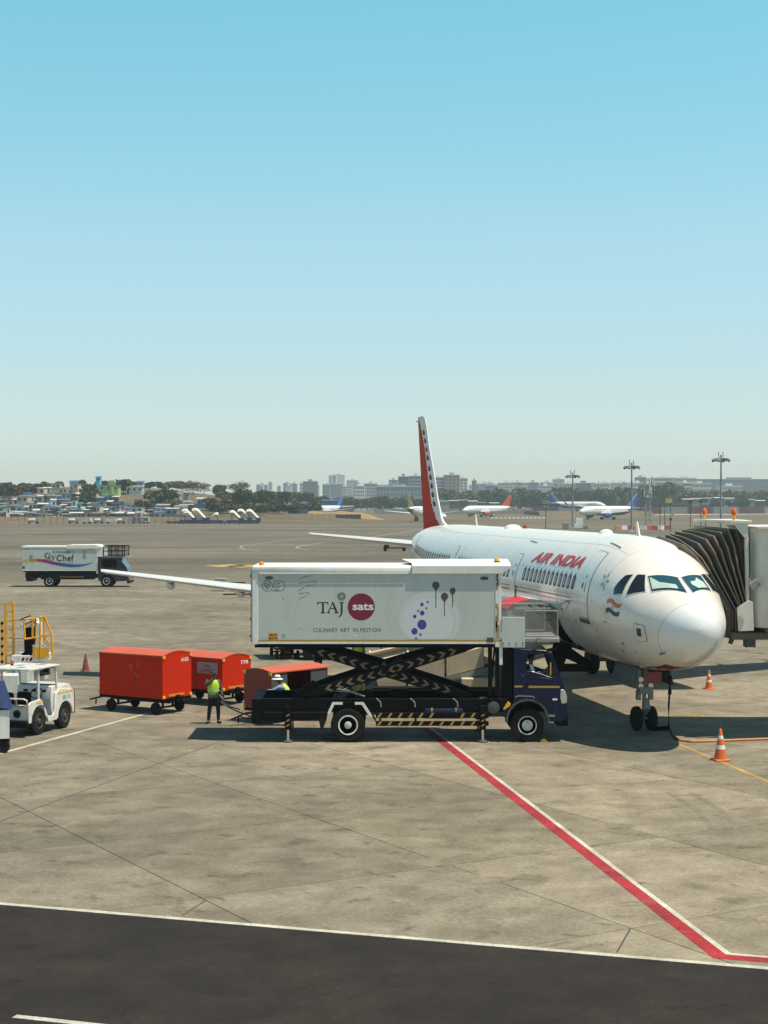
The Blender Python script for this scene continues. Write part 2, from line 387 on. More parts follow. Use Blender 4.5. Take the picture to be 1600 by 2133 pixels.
for pix, w, mt in [([(0, 1229), (270, 1231), (420, 1234), (530, 1235)], 0.5, WMARK2), ([(0, 1112), (70, 1116)], 0.6, WMARK2),
    ([(505, 1137), (620, 1122), (700, 1115)], 0.35, WMARK2), ([(505, 1137), (500, 1140), (510, 1144), (545, 1148)], 0.35, WMARK2),
    ([(622, 1138), (680, 1129)], 0.4, WMARK2), ([(622, 1138), (617, 1141), (640, 1145), (760, 1147)], 0.4, WMARK2),
    ([(370, 1150), (480, 1151), (620, 1154), (750, 1156)], 0.4, WMARK2), ([(590, 1163), (640, 1164)], 0.4, WMARK2), ([(230, 1144), (300, 1147)], 0.5, WMARK2),
    ([(135, 1122), (190, 1122)], 0.7, WMARK2), ([(275, 1112), (330, 1112)], 0.7, WMARK2), ([(330, 1103), (400, 1105), (430, 1106)], 0.7, WMARK2), ([(35, 1129), (90, 1130)], 0.5, WMARK2),
    ([(740, 1124), (880, 1102)], 0.5, WMARK2), ([(480, 1096), (525, 1098)], 0.9, WMARK2), ([(545, 1112), (565, 1112)], 0.7, WMARK2),
    ([(0, 1275), (520, 1283)], 0.12, WMARK2), ([(0, 1244), (520, 1250)], 0.2, WMARK2)]:
    lineP('taxi_line', pix, w, -0.008 if pix[0][1] < 1200 else 0.004, mt)
wr_ = random.Random(8)
for k_ in range(46):
    x_ = wr_.uniform(-20, 860); y_ = wr_.choice([1098, 1104, 1109, 1116, 1123, 1131, 1141, 1152, 1160, 1171, 1186, 1204]) + wr_.uniform(-3, 3); L_ = wr_.uniform(18, 75)
    lineP('worn_dash', [(x_, y_), (x_ + L_, y_ + wr_.uniform(-.2, .8))], wr_.uniform(.12, .45) * (1.0 if y_ > 1130 else 1.6), -.0085, WMARK2)
for px0, px1, py in [(425, 480, 1178), (470, 522, 1179)]:
    quadm('yellow_ground_marking', [(px0, py), (px1, py - 3), (px1 + 40, py + 1), (px0 + 30, py + 3)], -0.009, ground_mat('pale_yellow_marking', (.50, .38, .13), (.42, .32, .12), (.25, .2, .1), spots=.6))
# stand number in a yellow frame beside the nose gear
for a_, b_ in [((1378, 1490), (1462, 1489)), ((1462, 1489), (1466, 1498)), ((1466, 1498), (1380, 1499)), ((1400, 1492), (1402, 1498)), ((1430, 1491), (1448, 1491)), ((1448, 1491), (1450, 1497)), ((1450, 1497), (1430, 1497))]:
    lineP('stand_marking', [a_, b_], 0.09, 0.004, YMARK)
# tyre scuffs and oil patches
def lineG(name, pts, w, z, mat_): return strip(name, [Vector((x, y, 0)) for x, y in pts], w, z, mat_)
# black tyre arcs near the nose wheel and old repairs
ARC = ground_mat('tyre_arc', (0.225, 0.195, 0.146), (0.265, 0.23, 0.17), (0.15, 0.13, 0.095), spots=0.6, big=2.0)
for off in (0, .55):
    lineG('tyre_mark', [(7.0 + off, 40.5), (7.25 + off, 38.2), (7.2 + off, 36.2), (6.85 + off, 34.2)], .16, 0.0025, ARC)
for k_, (px_, py_, a_, b_) in enumerate(((1010, 1832, .55, .16), (905, 1795, .75, .2), (1105, 1828, .35, .14), (830, 1898, .5, .2), (925, 1868, .28, .12), (560, 1803, .4, .16), (250, 1686, .8, .25), (430, 1592, .6, .22), (1290, 1720, .4, .15), (640, 1560, .5, .2))):
    c_ = G(px_, py_); q_ = random.Random(k_)
    sheet('oil_stain', [(c_.x + a_ * (.75 + .4 * q_.random()) * math.cos(2 * PI * i / 14), c_.y + b_ * 2.2 * (.75 + .4 * q_.random()) * math.sin(2 * PI * i / 14)) for i in range(14)], 0.002, ARC2 if False else ARC)
SCUFF = ground_mat('tyre_scuff', (0.15, 0.135, 0.10), (0.17, 0.15, 0.115), (0.10, 0.09, 0.07), spots=0.3)
# ---------------------------------------------------------------- the airliner at the stand

ZC=4.05
# s, top, bottom, halfwidth relative to ZC
FUS=[(0.0,-0.50,-0.50,0.0),(0.04,-0.28,-0.74,0.23),(0.12,-0.10,-0.93,0.41),(0.30,0.11,-1.16,0.66),(0.6,0.34,-1.36,0.90),(1.0,0.55,-1.55,1.12),(1.6,0.81,-1.74,1.37),
(2.1,1.07,-1.85,1.52),(2.6,1.37,-1.92,1.65),(3.1,1.62,-1.97,1.75),(3.7,1.82,-2.01,1.85),(4.5,1.96,-2.05,1.92),(5.5,2.05,-2.07,1.965),(6.5,2.07,-2.07,1.975),
(29.5,2.07,-2.07,1.975),(31.5,2.07,-1.95,1.96),(34.0,2.05,-1.55,1.86),(37.0,1.98,-0.85,1.58),(39.5,1.85,-0.22,1.20),(42.0,1.62,0.38,0.75),(43.6,1.40,0.75,0.40),(44.5,1.22,0.90,0.18)]
def _h(i,s):
    # monotone-ish catmull rom
    n=len(FUS)
    k=0
    while k<n-2 and FUS[k+1][0]<s: k+=1
    x0,x1=FUS[k][0],FUS[k+1][0]; y0,y1=FUS[k][i],FUS[k+1][i]
    d=(y1-y0)/(x1-x0)
    def slope(j):
        if j==0 or j==n-1: return None
        a=(FUS[j][i]-FUS[j-1][i])/(FUS[j][0]-FUS[j-1][0]); b=(FUS[j+1][i]-FUS[j][i])/(FUS[j+1][0]-FUS[j][0])
        if a*b<=0: return 0.0
        return 2*a*b/(a+b)
    m0=slope(k); m1=slope(k+1)
    if m0 is None: m0=d
    if m1 is None: m1=d
    if x1-x0<1e-9: return y0
    t=max(0,min(1,(s-x0)/(x1-x0))); hh=x1-x0
    return (2*t**3-3*t*t+1)*y0+(t**3-2*t*t+t)*hh*m0+(-2*t**3+3*t*t)*y1+(t**3-t*t)*hh*m1
def fsec(s):
    if s<0.04:
        q=math.sqrt(max(0,s)/0.04); t=FUS[1]
        return (-0.5+(t[1]+0.5)*q, -0.5+(t[2]+0.5)*q, t[3]*q)
    return _h(1,s),_h(2,s),_h(3,s)
def fpt(s,phi,off=0.0):
    t,b,w=fsec(s); hz=(t-b)/2; zc=(t+b)/2
    c,sn=math.cos(phi),math.sin(phi)
    nx,nz=c/max(w,.05),sn/max(hz,.05); l=math.hypot(nx,nz) or 1
    return (s, w*c+off*nx/l, ZC+zc+hz*sn+off*nz/l)
AIRW = paint('airliner_white', (0.83, 0.785, 0.705), 0.26, metal=0.06, var=0.04, scale=0.9, grime=0.10, coat=0.22, spec=0.5)
RADW = paint('radome_white', (0.78, 0.78, 0.77), 0.24, var=0.02, scale=0.9, coat=0.6)
AIRRED = paint('airliner_red', (0.58, 0.022, 0.02), 0.45, var=0.1, spec=0.25)
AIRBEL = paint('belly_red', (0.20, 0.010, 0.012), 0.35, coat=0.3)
FINRED = paint('fin_orange_red', (0.52, 0.035, 0.010), 0.6, spec=0.06, var=0.15, scale=0.6)
MAROON = paint('maroon', (0.15, 0.018, 0.024), 0.5, spec=.2)
LINEG = paint('seam_grey', (0.16, 0.16, 0.16), 0.5)
TEALD = paint('dark_slate', (0.035, 0.05, 0.055), 0.4)
NX, NY, YAW = 8.97, 46.6, 0.162
plane = thing('airliner', 'large white airliner with red lettering parked at the stand, nose to the right', 'airplane', (NX, NY, 0), PI / 2 + YAW)
def cut2d(vf, du, dv):
    """split a flat 2D mesh into cells so that it can be bent over a curved skin"""
    vs_, fs = vf
    me = bpy.data.meshes.new('t'); me.from_pydata([(x, y, 0) for x, y in vs_], [], fs)
    bm = bmesh.new(); bm.from_mesh(me); bpy.data.meshes.remove(me)
    for ax, st in ((0, du), (1, dv)):
        lo = min(v.co[ax] for v in bm.verts); hi = max(v.co[ax] for v in bm.verts)
        k = math.ceil(lo / st)
        while k * st < hi:
            co = [0, 0, 0]; no = [0, 0, 0]; co[ax] = k * st; no[ax] = 1
            bmesh.ops.bisect_plane(bm, geom=bm.verts[:] + bm.edges[:] + bm.faces[:], plane_co=co, plane_no=no)
            k += 1
    bm.verts.index_update()
    r = [(v.co.x, v.co.y) for v in bm.verts], [tuple(v.index for v in f.verts) for f in bm.faces]
    bm.free(); return r
def skin(vf, off, m=0, mb=None, cut=True):
    """2D shape in (station, angle in degrees) laid on the fuselage"""
    if cut: vf = cut2d(vf, 0.12, 3.0)
    return place2d(vf, lambda s, p: fpt(s, R(p), off), m, mb)
def skinobj(name, vf, off, mat_, parent=plane, label=None):
    o = skin(vf, off).build(name, mat_, parent, smooth=50)
    # outward normals
    if label: o['label'] = label
    return o
def zphi(s, z):
    t, b, w = fsec(s); h_ = (t - b) / 2; zc = ZC + (t + b) / 2
    return math.degrees(math.asin(max(-1, min(1, (z - zc) / h_))))
def yphi(s, y):
    t, b, w = fsec(s); return math.degrees(math.acos(max(-1, min(1, y / max(w, 1e-3)))))
# --- hull
st_ = [0.0, 0.008, 0.02, 0.04, 0.08, 0.12, 0.18, 0.25, 0.35, 0.45] + [0.6 + 0.15 * i for i in range(30)] + [5.2 + 0.4 * i for i in range(60)] + [29.2 + 0.45 * i for i in range(34)] + [44.5]
NPH = 96
mb = MB()
for s_ in st_:
    for k in range(NPH): mb.v.append(fpt(max(s_, 1e-5), 2 * PI * k / NPH))
for i in range(len(st_) - 1):
    for k in range(NPH):
        sm = (st_[i] + st_[i + 1]) / 2; ph = 360 * (k + .5) / NPH; ph = ph - 360 if ph > 180 else ph
        pd = 180 - ph if ph > 90 else -180 - ph if ph < -90 else ph      # mirrored angle
        # opening of the forward hold
        if 8.3 < sm < 10.2 and -52 < ph < -13: continue
        red = (sm > 36.3 + (90 - pd) * 0.075 and pd > -5 and sm > 36)
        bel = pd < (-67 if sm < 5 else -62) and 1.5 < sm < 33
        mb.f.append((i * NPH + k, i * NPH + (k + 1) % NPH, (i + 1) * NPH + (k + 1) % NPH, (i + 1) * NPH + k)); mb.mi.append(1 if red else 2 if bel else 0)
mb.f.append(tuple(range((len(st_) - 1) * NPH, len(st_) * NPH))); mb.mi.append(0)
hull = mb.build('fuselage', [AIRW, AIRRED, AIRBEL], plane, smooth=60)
# --- radome: cut off the hull along a slightly tilted plane
pn = Vector((1, 0, 0.366)).normalized(); pc = Vector((0.70, 0, 3.53))
bm = bmesh.new(); bm.from_mesh(hull.data)
bmesh.ops.bisect_plane(bm, geom=bm.verts[:] + bm.edges[:] + bm.faces[:], plane_co=pc, plane_no=pn, clear_outer=True)
rme = bpy.data.meshes.new('radome')
for f in bm.faces: f.material_index = 0
bm.to_mesh(rme); bm.free(); rme.materials.append(RADW)
rme.polygons.foreach_set('use_smooth', [True] * len(rme.polygons))
ro = bpy.data.objects.new('radome', rme); C.objects.link(ro); ro.parent = plane
bm = bmesh.new(); bm.from_mesh(hull.data)
bmesh.ops.bisect_plane(bm, geom=bm.verts[:] + bm.edges[:] + bm.faces[:], plane_co=pc + pn * 0.008, plane_no=pn, clear_inner=True)
bm.to_mesh(hull.data); bm.free()
mbh = MB().lathe([(0.0, 0.9), (.7, 0.9)], axis='x', n=24, c=(0, 0, 3.5)); mbh.build('radome_bulkhead', DGREY, plane)
# --- cockpit glazing
def quadpatch(corners, off, n=7):
    """corners in (s, y): bilinear patch over the upper nose"""
    (a, b_, c_, d_) = corners; vs_, fs = [], []
    for i in range(n):
        for j in range(n):
            u, v = i / (n - 1), j / (n - 1)
            s_ = (a[0] * (1 - u) + b_[0] * u) * (1 - v) + (d_[0] * (1 - u) + c_[0] * u) * v
            y_ = (a[1] * (1 - u) + b_[1] * u) * (1 - v) + (d_[1] * (1 - u) + c_[1] * u) * v
            vs_.append(fpt(s_, R(yphi(s_, y_)), off))
    for i in range(n - 1):
        for j in range(n - 1): fs.append((i * n + j, (i + 1) * n + j, (i + 1) * n + j + 1, i * n + j + 1))
    return MB().add(vs_, fs)
def grow(cs, k):
    cx = sum(c[0] for c in cs) / len(cs); cy = sum(c[1] for c in cs) / len(cs)
    return [(c[0] + k * (1 if c[0] > cx else -1), c[1] + k * (1 if c[1] > cy else -1)) for c in cs]
COCK = paint('cockpit_glass', (0.02, 0.075, 0.095), 0.05, var=0.1, spec=0.9)
SHADE = paint('windscreen_sunshade', (0.42, 0.55, 0.48), 0.5, var=0.35, scale=2.5)
RIM = paint('window_rim', (0.62, 0.61, 0.58), 0.4)
for sg in (1, -1):
    cs = [(1.60, 0.89 * sg), (0.88, 0.10 * sg), (1.75, 0.07 * sg), (2.20, 0.80 * sg)]
    quadpatch(grow(cs, 0.035), 0.012).build('windscreen_frame', RIM, plane, smooth=60)
    w_ = quadpatch(grow(cs, 0.012), 0.016).build('windscreen_seal', BLACKM, plane, smooth=60)
    g_ = quadpatch(cs, 0.020).build('windscreen', COCK, plane, smooth=60)
    def lerp(u, v, cs=cs):
        a, b_, c_, d_ = cs
        return tuple((a[i] * (1 - u) + b_[i] * u) * (1 - v) + (d_[i] * (1 - u) + c_[i] * u) * v for i in (0, 1))
    if sg == 1: shp = [(0.03, 0.1), (0.80, 0.12), (0.80, 0.42), (0.55, 0.46), (0.30, 0.52), (0.14, 0.78), (0.03, 0.92)]
    else: shp = [(0.10, 0.12), (0.62, 0.10), (0.80, 0.42), (0.78, 0.62), (0.50, 0.62), (0.36, 0.82), (0.12, 0.5)]
    vs_, fs = cut2d((shp, [tuple(range(len(shp)))]), 0.12, 0.12)
    def onglass(u, v):
        s_, y_ = lerp(u, v); return fpt(s_, R(yphi(s_, y_)), 0.0235)
    place2d((vs_, fs), onglass).build('sunshade', SHADE, g_, smooth=60)
    # wiper
    MB().tube([onglass(0.12 + .12 * i_, 0.06) for i_ in range(8)], 0.010, 6).build('wiper', BLACKM, plane)
    mir = (lambda p: p) if sg == 1 else (lambda p: 180 - p)
    for poly in ([(1.80, 43.6), (2.35, 27.2), (2.50, 50.2), (2.30, 56.5)], [(2.56, 24.7), (2.93, 18.9), (3.02, 24.0), (2.86, 40.5), (2.64, 46.5)]):
        pp = [(s_, mir(p)) for s_, p in poly]
        cx = sum(p[0] for p in pp) / len(pp); cy = sum(p[1] for p in pp) / len(pp)
        def sc(k): return [(cx + (p[0] - cx) * k, cy + (p[1] - cy) * k) for p in pp]
        skin(poly2d(sc(1.13)), 0.010).build('side_window_frame', RIM, plane, smooth=60)
        skin(poly2d(sc(1.04)), 0.014).build('side_window_seal', BLACKM, plane, smooth=60)
        skin(poly2d(pp), 0.018).build('side_window', GLASS, plane, smooth=60)
# --- doors, hatches
def rrect(s0, s1, p0, p1, rs, rp, n=5):
    pts = []
    for (cx, cy, a0) in ((s1 - rs, p1 - rp, 0), (s0 + rs, p1 - rp, 90), (s0 + rs, p0 + rp, 180), (s1 - rs, p0 + rp, 270)):
        for k in range(n): a = R(a0 + 90 * k / (n - 1)); pts.append((cx + rs * math.cos(a), cy + rp * math.sin(a)))
    return pts
def door(s0, s1, p0, p1, big=True):
    skin(poly2d(rrect(s0, s1, p0, p1, 0.12, 3.5)), 0.004).build('door_seam', LINEG, plane, smooth=60)
    d_ = skin(poly2d(rrect(s0 + .03, s1 - .03, p0 + .9, p1 - .9, 0.1, 3.0)), 0.010).build('passenger_door', AIRW, plane, smooth=60)
    cx = (s0 + s1) / 2
    if big:
        skin(disc2d(cx + .12, 14.5, 0.075, 2.9), 0.016).build('door_window', TEALD, d_)
        skin(poly2d([(cx - .16, 9.5), (cx - .11, 9.5), (cx - .13, 17), (cx - .17, 17)]), 0.016).build('door_handle', DGREY, d_)
        skin(poly2d([(cx - .07, 22), (cx + .02, 22), (cx + .02, 24), (cx - .07, 24)]), 0.016).build('door_placard', DGREY, d_)
        skin(poly2d(rrect(s0 - .02, s1 - .05, p0 - 4.2, p0 - 0.5, .08, 1.5)), 0.03).build('door_sill_plate', DGREY, plane)
door(4.72, 5.72, -14, 51); door(13.95, 14.75, -12, 36.5); door(25.2, 26.0, -12, 36.5, False); door(36.2, 37.0, -8, 40, False)
for s0, s1, p in ((4.4, 5.6, 60), (13.6, 14.8, 52)):
    skin(poly2d([(s0, p), (s1, p + 2), (s1, p + 3), (s0, p + 1)]), 0.02).build('rain_strip', TEALD, plane)
skin(poly2d(rrect(1.23, 1.74, -23, 1.5, .1, 4)), 0.005).build('hatch_seam', LINEG, plane)
h_ = skin(poly2d(rrect(1.25, 1.72, -22.2, 0.7, .09, 3.6)), 0.010).build('service_hatch', AIRW, plane)
skin(poly2d([(1.41, -15), (1.60, -15), (1.59, -4), (1.40, -4)]), 0.016).build('hatch_vent', DGREY, h_)
for s_, p in ((2.6, -31), (3.0, -42), (7.6, -12), (11.5, -9)):
    skin(poly2d([(s_, p), (s_ + .12, p), (s_ + .12, p + 2.2), (s_, p + 2.2)]), 0.012).build('probe_plate', DGREY, plane)
MB().tube([fpt(1.05, R(-44), 0.0), fpt(0.98, R(-44), 0.09), fpt(0.75, R(-43), 0.10)], 0.018, 6).build('pitot_probe', DGREY, plane)
skin(line2d([(8.1, 8), (8.1, -8)], 0.02), 0.008).build('hull_seam', LINEG, plane)
skin(line2d([(12.6, -2), (12.6, -18)], 0.02), 0.008).build('hull_seam', LINEG, plane)
skin(line2d([(3.75, 20), (3.55, 50), (3.5, 85)], 0.014), 0.006).build('hull_seam', RIM, plane)
for s_ in (7.0, 10.4, 15.3, 19.6, 24.2, 28.4, 32.0):
    skin(([(s_, -58), (s_ + .014, -58), (s_ + .014, 120), (s_, 120)], [(0, 1, 2, 3)]), 0.004).build('panel_joint', paint('joint_grey', (.52, .51, .49), .4), plane, smooth=60)
for p_ in (4.5, 58, -28):
    skin(([(5.9 if p_ < 50 else 3.6, p_), (33, p_), (33, p_ + .4), (5.9 if p_ < 50 else 3.6, p_ + .4)], [(0, 1, 2, 3)]), 0.004).build('panel_joint', paint('joint_grey', (.52, .51, .49), .4), plane, smooth=60)
for s_, p_, w_ in ((3.3, -12, .16), (4.25, -24, .12), (6.2, -20, .2), (7.3, -30, .12), (3.0, 6, .08), (4.3, 3, .07), (9.0, 26.0, .1), (11.0, 26.2, .1), (13.3, 24, .08), (2.1, -40, .15)):
    skin(poly2d([(s_, p_), (s_ + w_, p_), (s_ + w_, p_ + 1.2), (s_, p_ + 1.2)]), 0.007).build('stencil', paint('stencil_grey', (.22, .21, .21), .5), plane, smooth=60)
# --- windows with pointed maroon surrounds
WPANE = paint('cabin_pane', (0.20, 0.17, 0.17), 0.2, var=0.3)
WPURP = paint('window_blank', (0.055, 0.03, 0.07), 0.3)
ARCH = [(-.165, 10.0), (-.10, 9.1), (.10, 9.1), (.165, 10.0), (.165, 20.0), (.10, 21.6), (.04, 22.4), (0, 25.2), (-.04, 22.4), (-.10, 21.6), (-.165, 20.0)]
INN = [(-.085, 11.6), (-.05, 10.9), (.05, 10.9), (.085, 11.6), (.085, 18.6), (.05, 19.8), (-.05, 19.8), (-.085, 18.6)]
arch_cut = cut2d((ARCH, [tuple(range(len(ARCH)))]), 0.2, 4.0); inn_cut = cut2d((INN, [tuple(range(len(INN)))]), 0.2, 4.0)
wm = {}
k = 0
for s_ in [6.42 + .535 * i for i in range(13)] + [15.25 + .535 * i for i in range(18)] + [26.5 + .535 * i for i in range(18)]:
    blank = k == 0; k += 1
    near = s_ < 29
    if near and wm:
        o = wm['a'].copy(); C.objects.link(o); o.location.x = s_ - wm['s']
        q = wm['b'].copy(); C.objects.link(q); q.parent = o
        if blank: pass
    else:
        o = skin(([(x + s_, y) for x, y in arch_cut[0]], arch_cut[1]), 0.006, cut=False).build('window_surround', MAROON, plane, smooth=60)
        q = skin(([(x + s_, y) for x, y in inn_cut[0]], inn_cut[1]), 0.010, cut=False).build('window_pane', WPURP if blank else WPANE, o, smooth=60)
        if near and not blank: wm = dict(a=o, b=q, s=s_)
# --- lettering, flag, emblem, stripes
def fuseletter(txt, s0, s1, p0, p1, mat_, bold=0.0, shear=0.0):
    vf = text_mesh(txt, 1.0, bold, shear, 1.06)
    vf = fit2d(vf, s0, p0, s1, p1)
    return skin(vf, 0.008).build('lettering', mat_, plane, smooth=60)
fuseletter('AIR INDIA', 12.55, 6.28, 28.6, 41.0, AIRRED, 0.042, 0.42)
def wave(u, v): return (3.23 - 0.80 * u + 0.05 * (1 - v), -2.8 + 13.6 * v + 4.2 * u + 1.6 * math.sin(u * 2 * PI) )
SAFF, FGREEN, FWHITE = paint('saffron', (0.60, 0.17, 0.02), 0.4), paint('flag_green', (0.015, 0.05, 0.035), 0.4), paint('flag_white', (0.74, 0.74, 0.78), 0.4)
flag = None
for k, mt in ((0, FGREEN), (1, FWHITE), (2, SAFF)):
    nu = 13; b2 = MB().grid(lambda i, j: fpt(wave(i / 12, (k + j / 3) / 3)[0], R(wave(i / 12, (k + j / 3) / 3)[1]), 0.010), nu, 4)
    o = b2.build('flag_stripe', mt, plane, smooth=60)
    if k == 1: skin(([(wave(.5, .5)[0] + x, wave(.5, .5)[1] + y) for x, y in ring2d(0, 0, .035, .05)[0]] and ([(wave(.5, .5)[0] + x * .05, wave(.5, .5)[1] + y * 1.5) for x, y in ring2d(0, 0, .65, 1.0, 16)[0]], ring2d(0, 0, .65, 1.0, 16)[1])), 0.014).build('flag_wheel', paint('wheel_blue', (0.03, 0.05, 0.2), 0.4), o)
mb = MB()
for k in range(5):   # five-pointed star emblem made of split darts
    a0 = R(80 + 72 * k)
    def P(r, a): return (3.70 - 0.23 * r * math.cos(a) * 1.1, 25.5 + 9.0 * r * math.sin(a))
    skin(poly2d([P(.42, a0 - .55), P(1.15, a0), P(.62, a0 + .12)]), 0.008, 0, mb)
    skin(poly2d([P(.42, a0 - .55), P(.62, a0 + .12), P(.36, a0 + .25)]), 0.008, 1, mb)
mb.build('star_emblem', [TEALD, paint('silver_grey', (0.45, 0.47, 0.48), 0.3)], plane)
STR1, STR2 = paint('stripe_red', (0.40, 0.035, 0.015), 0.3, coat=.4), paint('stripe_bronze', (0.23, 0.10, 0.055), 0.35)
stripe = MB()
for a_ in [6.6 + 1.2 * i for i in range(24)]:
    skin(([(a_, -3.4), (a_ + 1.2, -3.4), (a_ + 1.2, -1.1), (a_, -1.1)], [(0, 1, 2, 3)]), 0.006, 0, stripe)
    skin(([(a_, 0.9), (a_ + 1.2, 0.9), (a_ + 1.2, 2.0), (a_, 2.0)], [(0, 1, 2, 3)]), 0.006, 1, stripe)
skin(poly2d([(6.6, -3.4), (6.6, -1.1), (6.25, 0.2), (6.55, -1.6), (6.95, -7.5)]), 0.007, 0, stripe)
skin(poly2d([(6.6, 0.9), (6.6, 2.0), (6.1, 2.1)]), 0.007, 1, stripe)
stripe.build('cheatline', [STR1, STR2], plane, smooth=60)
# --- aerials on the crown
def aerial(s_, h_, ch, sw=.18):
    t = fsec(s_)[0] + ZC
    MB().add([(s_ - ch / 2, -.025, t - .03), (s_ + ch / 2, -.025, t - .03), (s_ + ch / 2, .025, t - .03), (s_ - ch / 2, .025, t - .03), (s_ - ch / 4 + sw, -.012, t + h_), (s_ + ch / 4 + sw, -.012, t + h_), (s_ + ch / 4 + sw, .012, t + h_), (s_ - ch / 4 + sw, .012, t + h_)],
             [(0, 3, 2, 1), (4, 5, 6, 7), (0, 1, 5, 4), (1, 2, 6, 5), (2, 3, 7, 6), (3, 0, 4, 7)]).build('aerial', AIRW, plane)
aerial(5.6, .45, .30); aerial(29.3, .5, .32)
for s_, r_ in ((22.3, .38), (9.1, .26)):
    MB().lathe([(r_, -.12), (r_ * .95, .0), (r_ * .7, .09), (r_ * .3, .13), (0, .14)], (s_, 0, fsec(s_)[0] + ZC), 'z', 18).build('aerial_dome', AIRW, plane)
MB().lathe([(.09, -.05), (.09, .05), (.05, .12), (0, .14)], (20.2, 0, fsec(20)[0] + ZC), 'z', 12).build('beacon', paint('beacon_red', (0.4, 0.02, 0.01), .2), plane)
# --- forward hold: opening, lining and the raised cargo door
hold = MB()
for i in range(14):
    a0, a1 = R(-52 + 39 * i / 14), R(-52 + 39 * (i + 1) / 14)
    def q_(s_, a, k): p = fpt(s_, a); return (p[0], p[1] * k, ZC + (p[2] - ZC) * k)
    for s_ in (8.3, 10.2): hold.add([q_(s_, a0, .998), q_(s_, a1, .998), q_(s_, a1, .88), q_(s_, a0, .88)], [(0, 1, 2, 3)])
for a in (R(-13), R(-52)): hold.add([fpt(8.3, a), fpt(10.2, a), (10.2, fpt(10.2, a)[1] - .5, fpt(10.2, a)[2]), (8.3, fpt(8.3, a)[1] - .5, fpt(8.3, a)[2])], [(0, 1, 2, 3)])
hold.box((8.0, -1.2, 2.35), (10.6, -1.15, 3.7)); hold.box((7.9, -1.2, 2.33), (10.7, 1.3, 2.37)); hold.box((7.9, -1.2, 3.68), (10.7, 1.7, 3.72)); hold.box((7.9, -1.2, 2.3), (7.94, 1.3, 3.7)); hold.box((10.66, -1.2, 2.3), (10.7, 1.3, 3.7))
hold.build('cargo_hold', paint('hold_black', (.008, .008, .008), .8, spec=.1), plane, smooth=0)
arc = [(1.93, 3.60), (2.15, 3.80), (2.45, 3.93), (2.80, 3.97), (3.15, 3.90), (3.42, 3.78), (3.62, 3.64)]
dm = MB()
L = len(arc)
for (y_, z_) in arc: dm.v += [(8.32, y_, z_), (10.18, y_, z_), (8.32, y_ * .97 + .06, z_ - .13), (10.18, y_ * .97 + .06, z_ - .13)]
for i in range(L - 1):
    a, b_ = 4 * i, 4 * i + 4
    dm.f += [(a, a + 1, b_ + 1, b_), (a + 2, b_ + 2, b_ + 3, a + 3), (a, b_, b_ + 2, a + 2), (a + 1, a + 3, b_ + 3, b_ + 1)]
    dm.mi += [1 if i >= 3 else 0, 2, 2, 2]
dm.f += [(4 * L - 4, 4 * L - 3, 4 * L - 1, 4 * L - 2)]; dm.mi += [2]
cd = dm.build('cargo_door', [AIRW, AIRRED, MGREY], plane, smooth=40)
MB().tube([(8.4, 1.55, 2.9), (8.4, 2.6, 3.82)], .03).tube([(10.1, 1.55, 2.9), (10.1, 2.6, 3.82)], .03).build('door_strut', DGREY, plane)
MB().tube([(9.9, 2.95, 3.95), (9.95, 2.9, 4.35)], .03).build('door_latch', DGREY, cd)
# --- wings
def airfoil(n=11, tc=.12):
    up, lo = [], []
    for i in range(n):
        x = (1 - math.cos(PI * i / (n - 1))) / 2
        y = 5 * tc * (.2969 * math.sqrt(x) - .126 * x - .3516 * x * x + .2843 * x ** 3 - .1036 * x ** 4)
        up.append((x, y * 1.12)); lo.append((x, -y * .85))
    return up[::-1] + lo[1:-1]
def wing(name, secs, mat_, parent, sg=1, vert=False, seg=1, tc=.12):
    af = airfoil(tc=tc); n = len(af); mb = MB()
    for s0, y, z, ch, k in secs:
        for x, t in af:
            mb.v.append((s0 + x * ch, t * ch * k, z) if vert else (s0 + x * ch, sg * y, z + t * ch * k))
    for i in range(len(secs) - 1):
        for k in range(n): mb.f.append((i * n + k, i * n + (k + 1) % n, (i + 1) * n + (k + 1) % n, (i + 1) * n + k)); mb.mi.append(0)
    mb.f += [tuple(range(n)), tuple(range((len(secs) - 1) * n, len(secs) * n))]; mb.mi += [0, 0]
    return mb.build(name, mat_, parent, smooth=50)
WINGP = paint('wing_grey_white', (0.62, 0.64, 0.64), 0.35, var=0.05, grime=0.15, coat=.2)
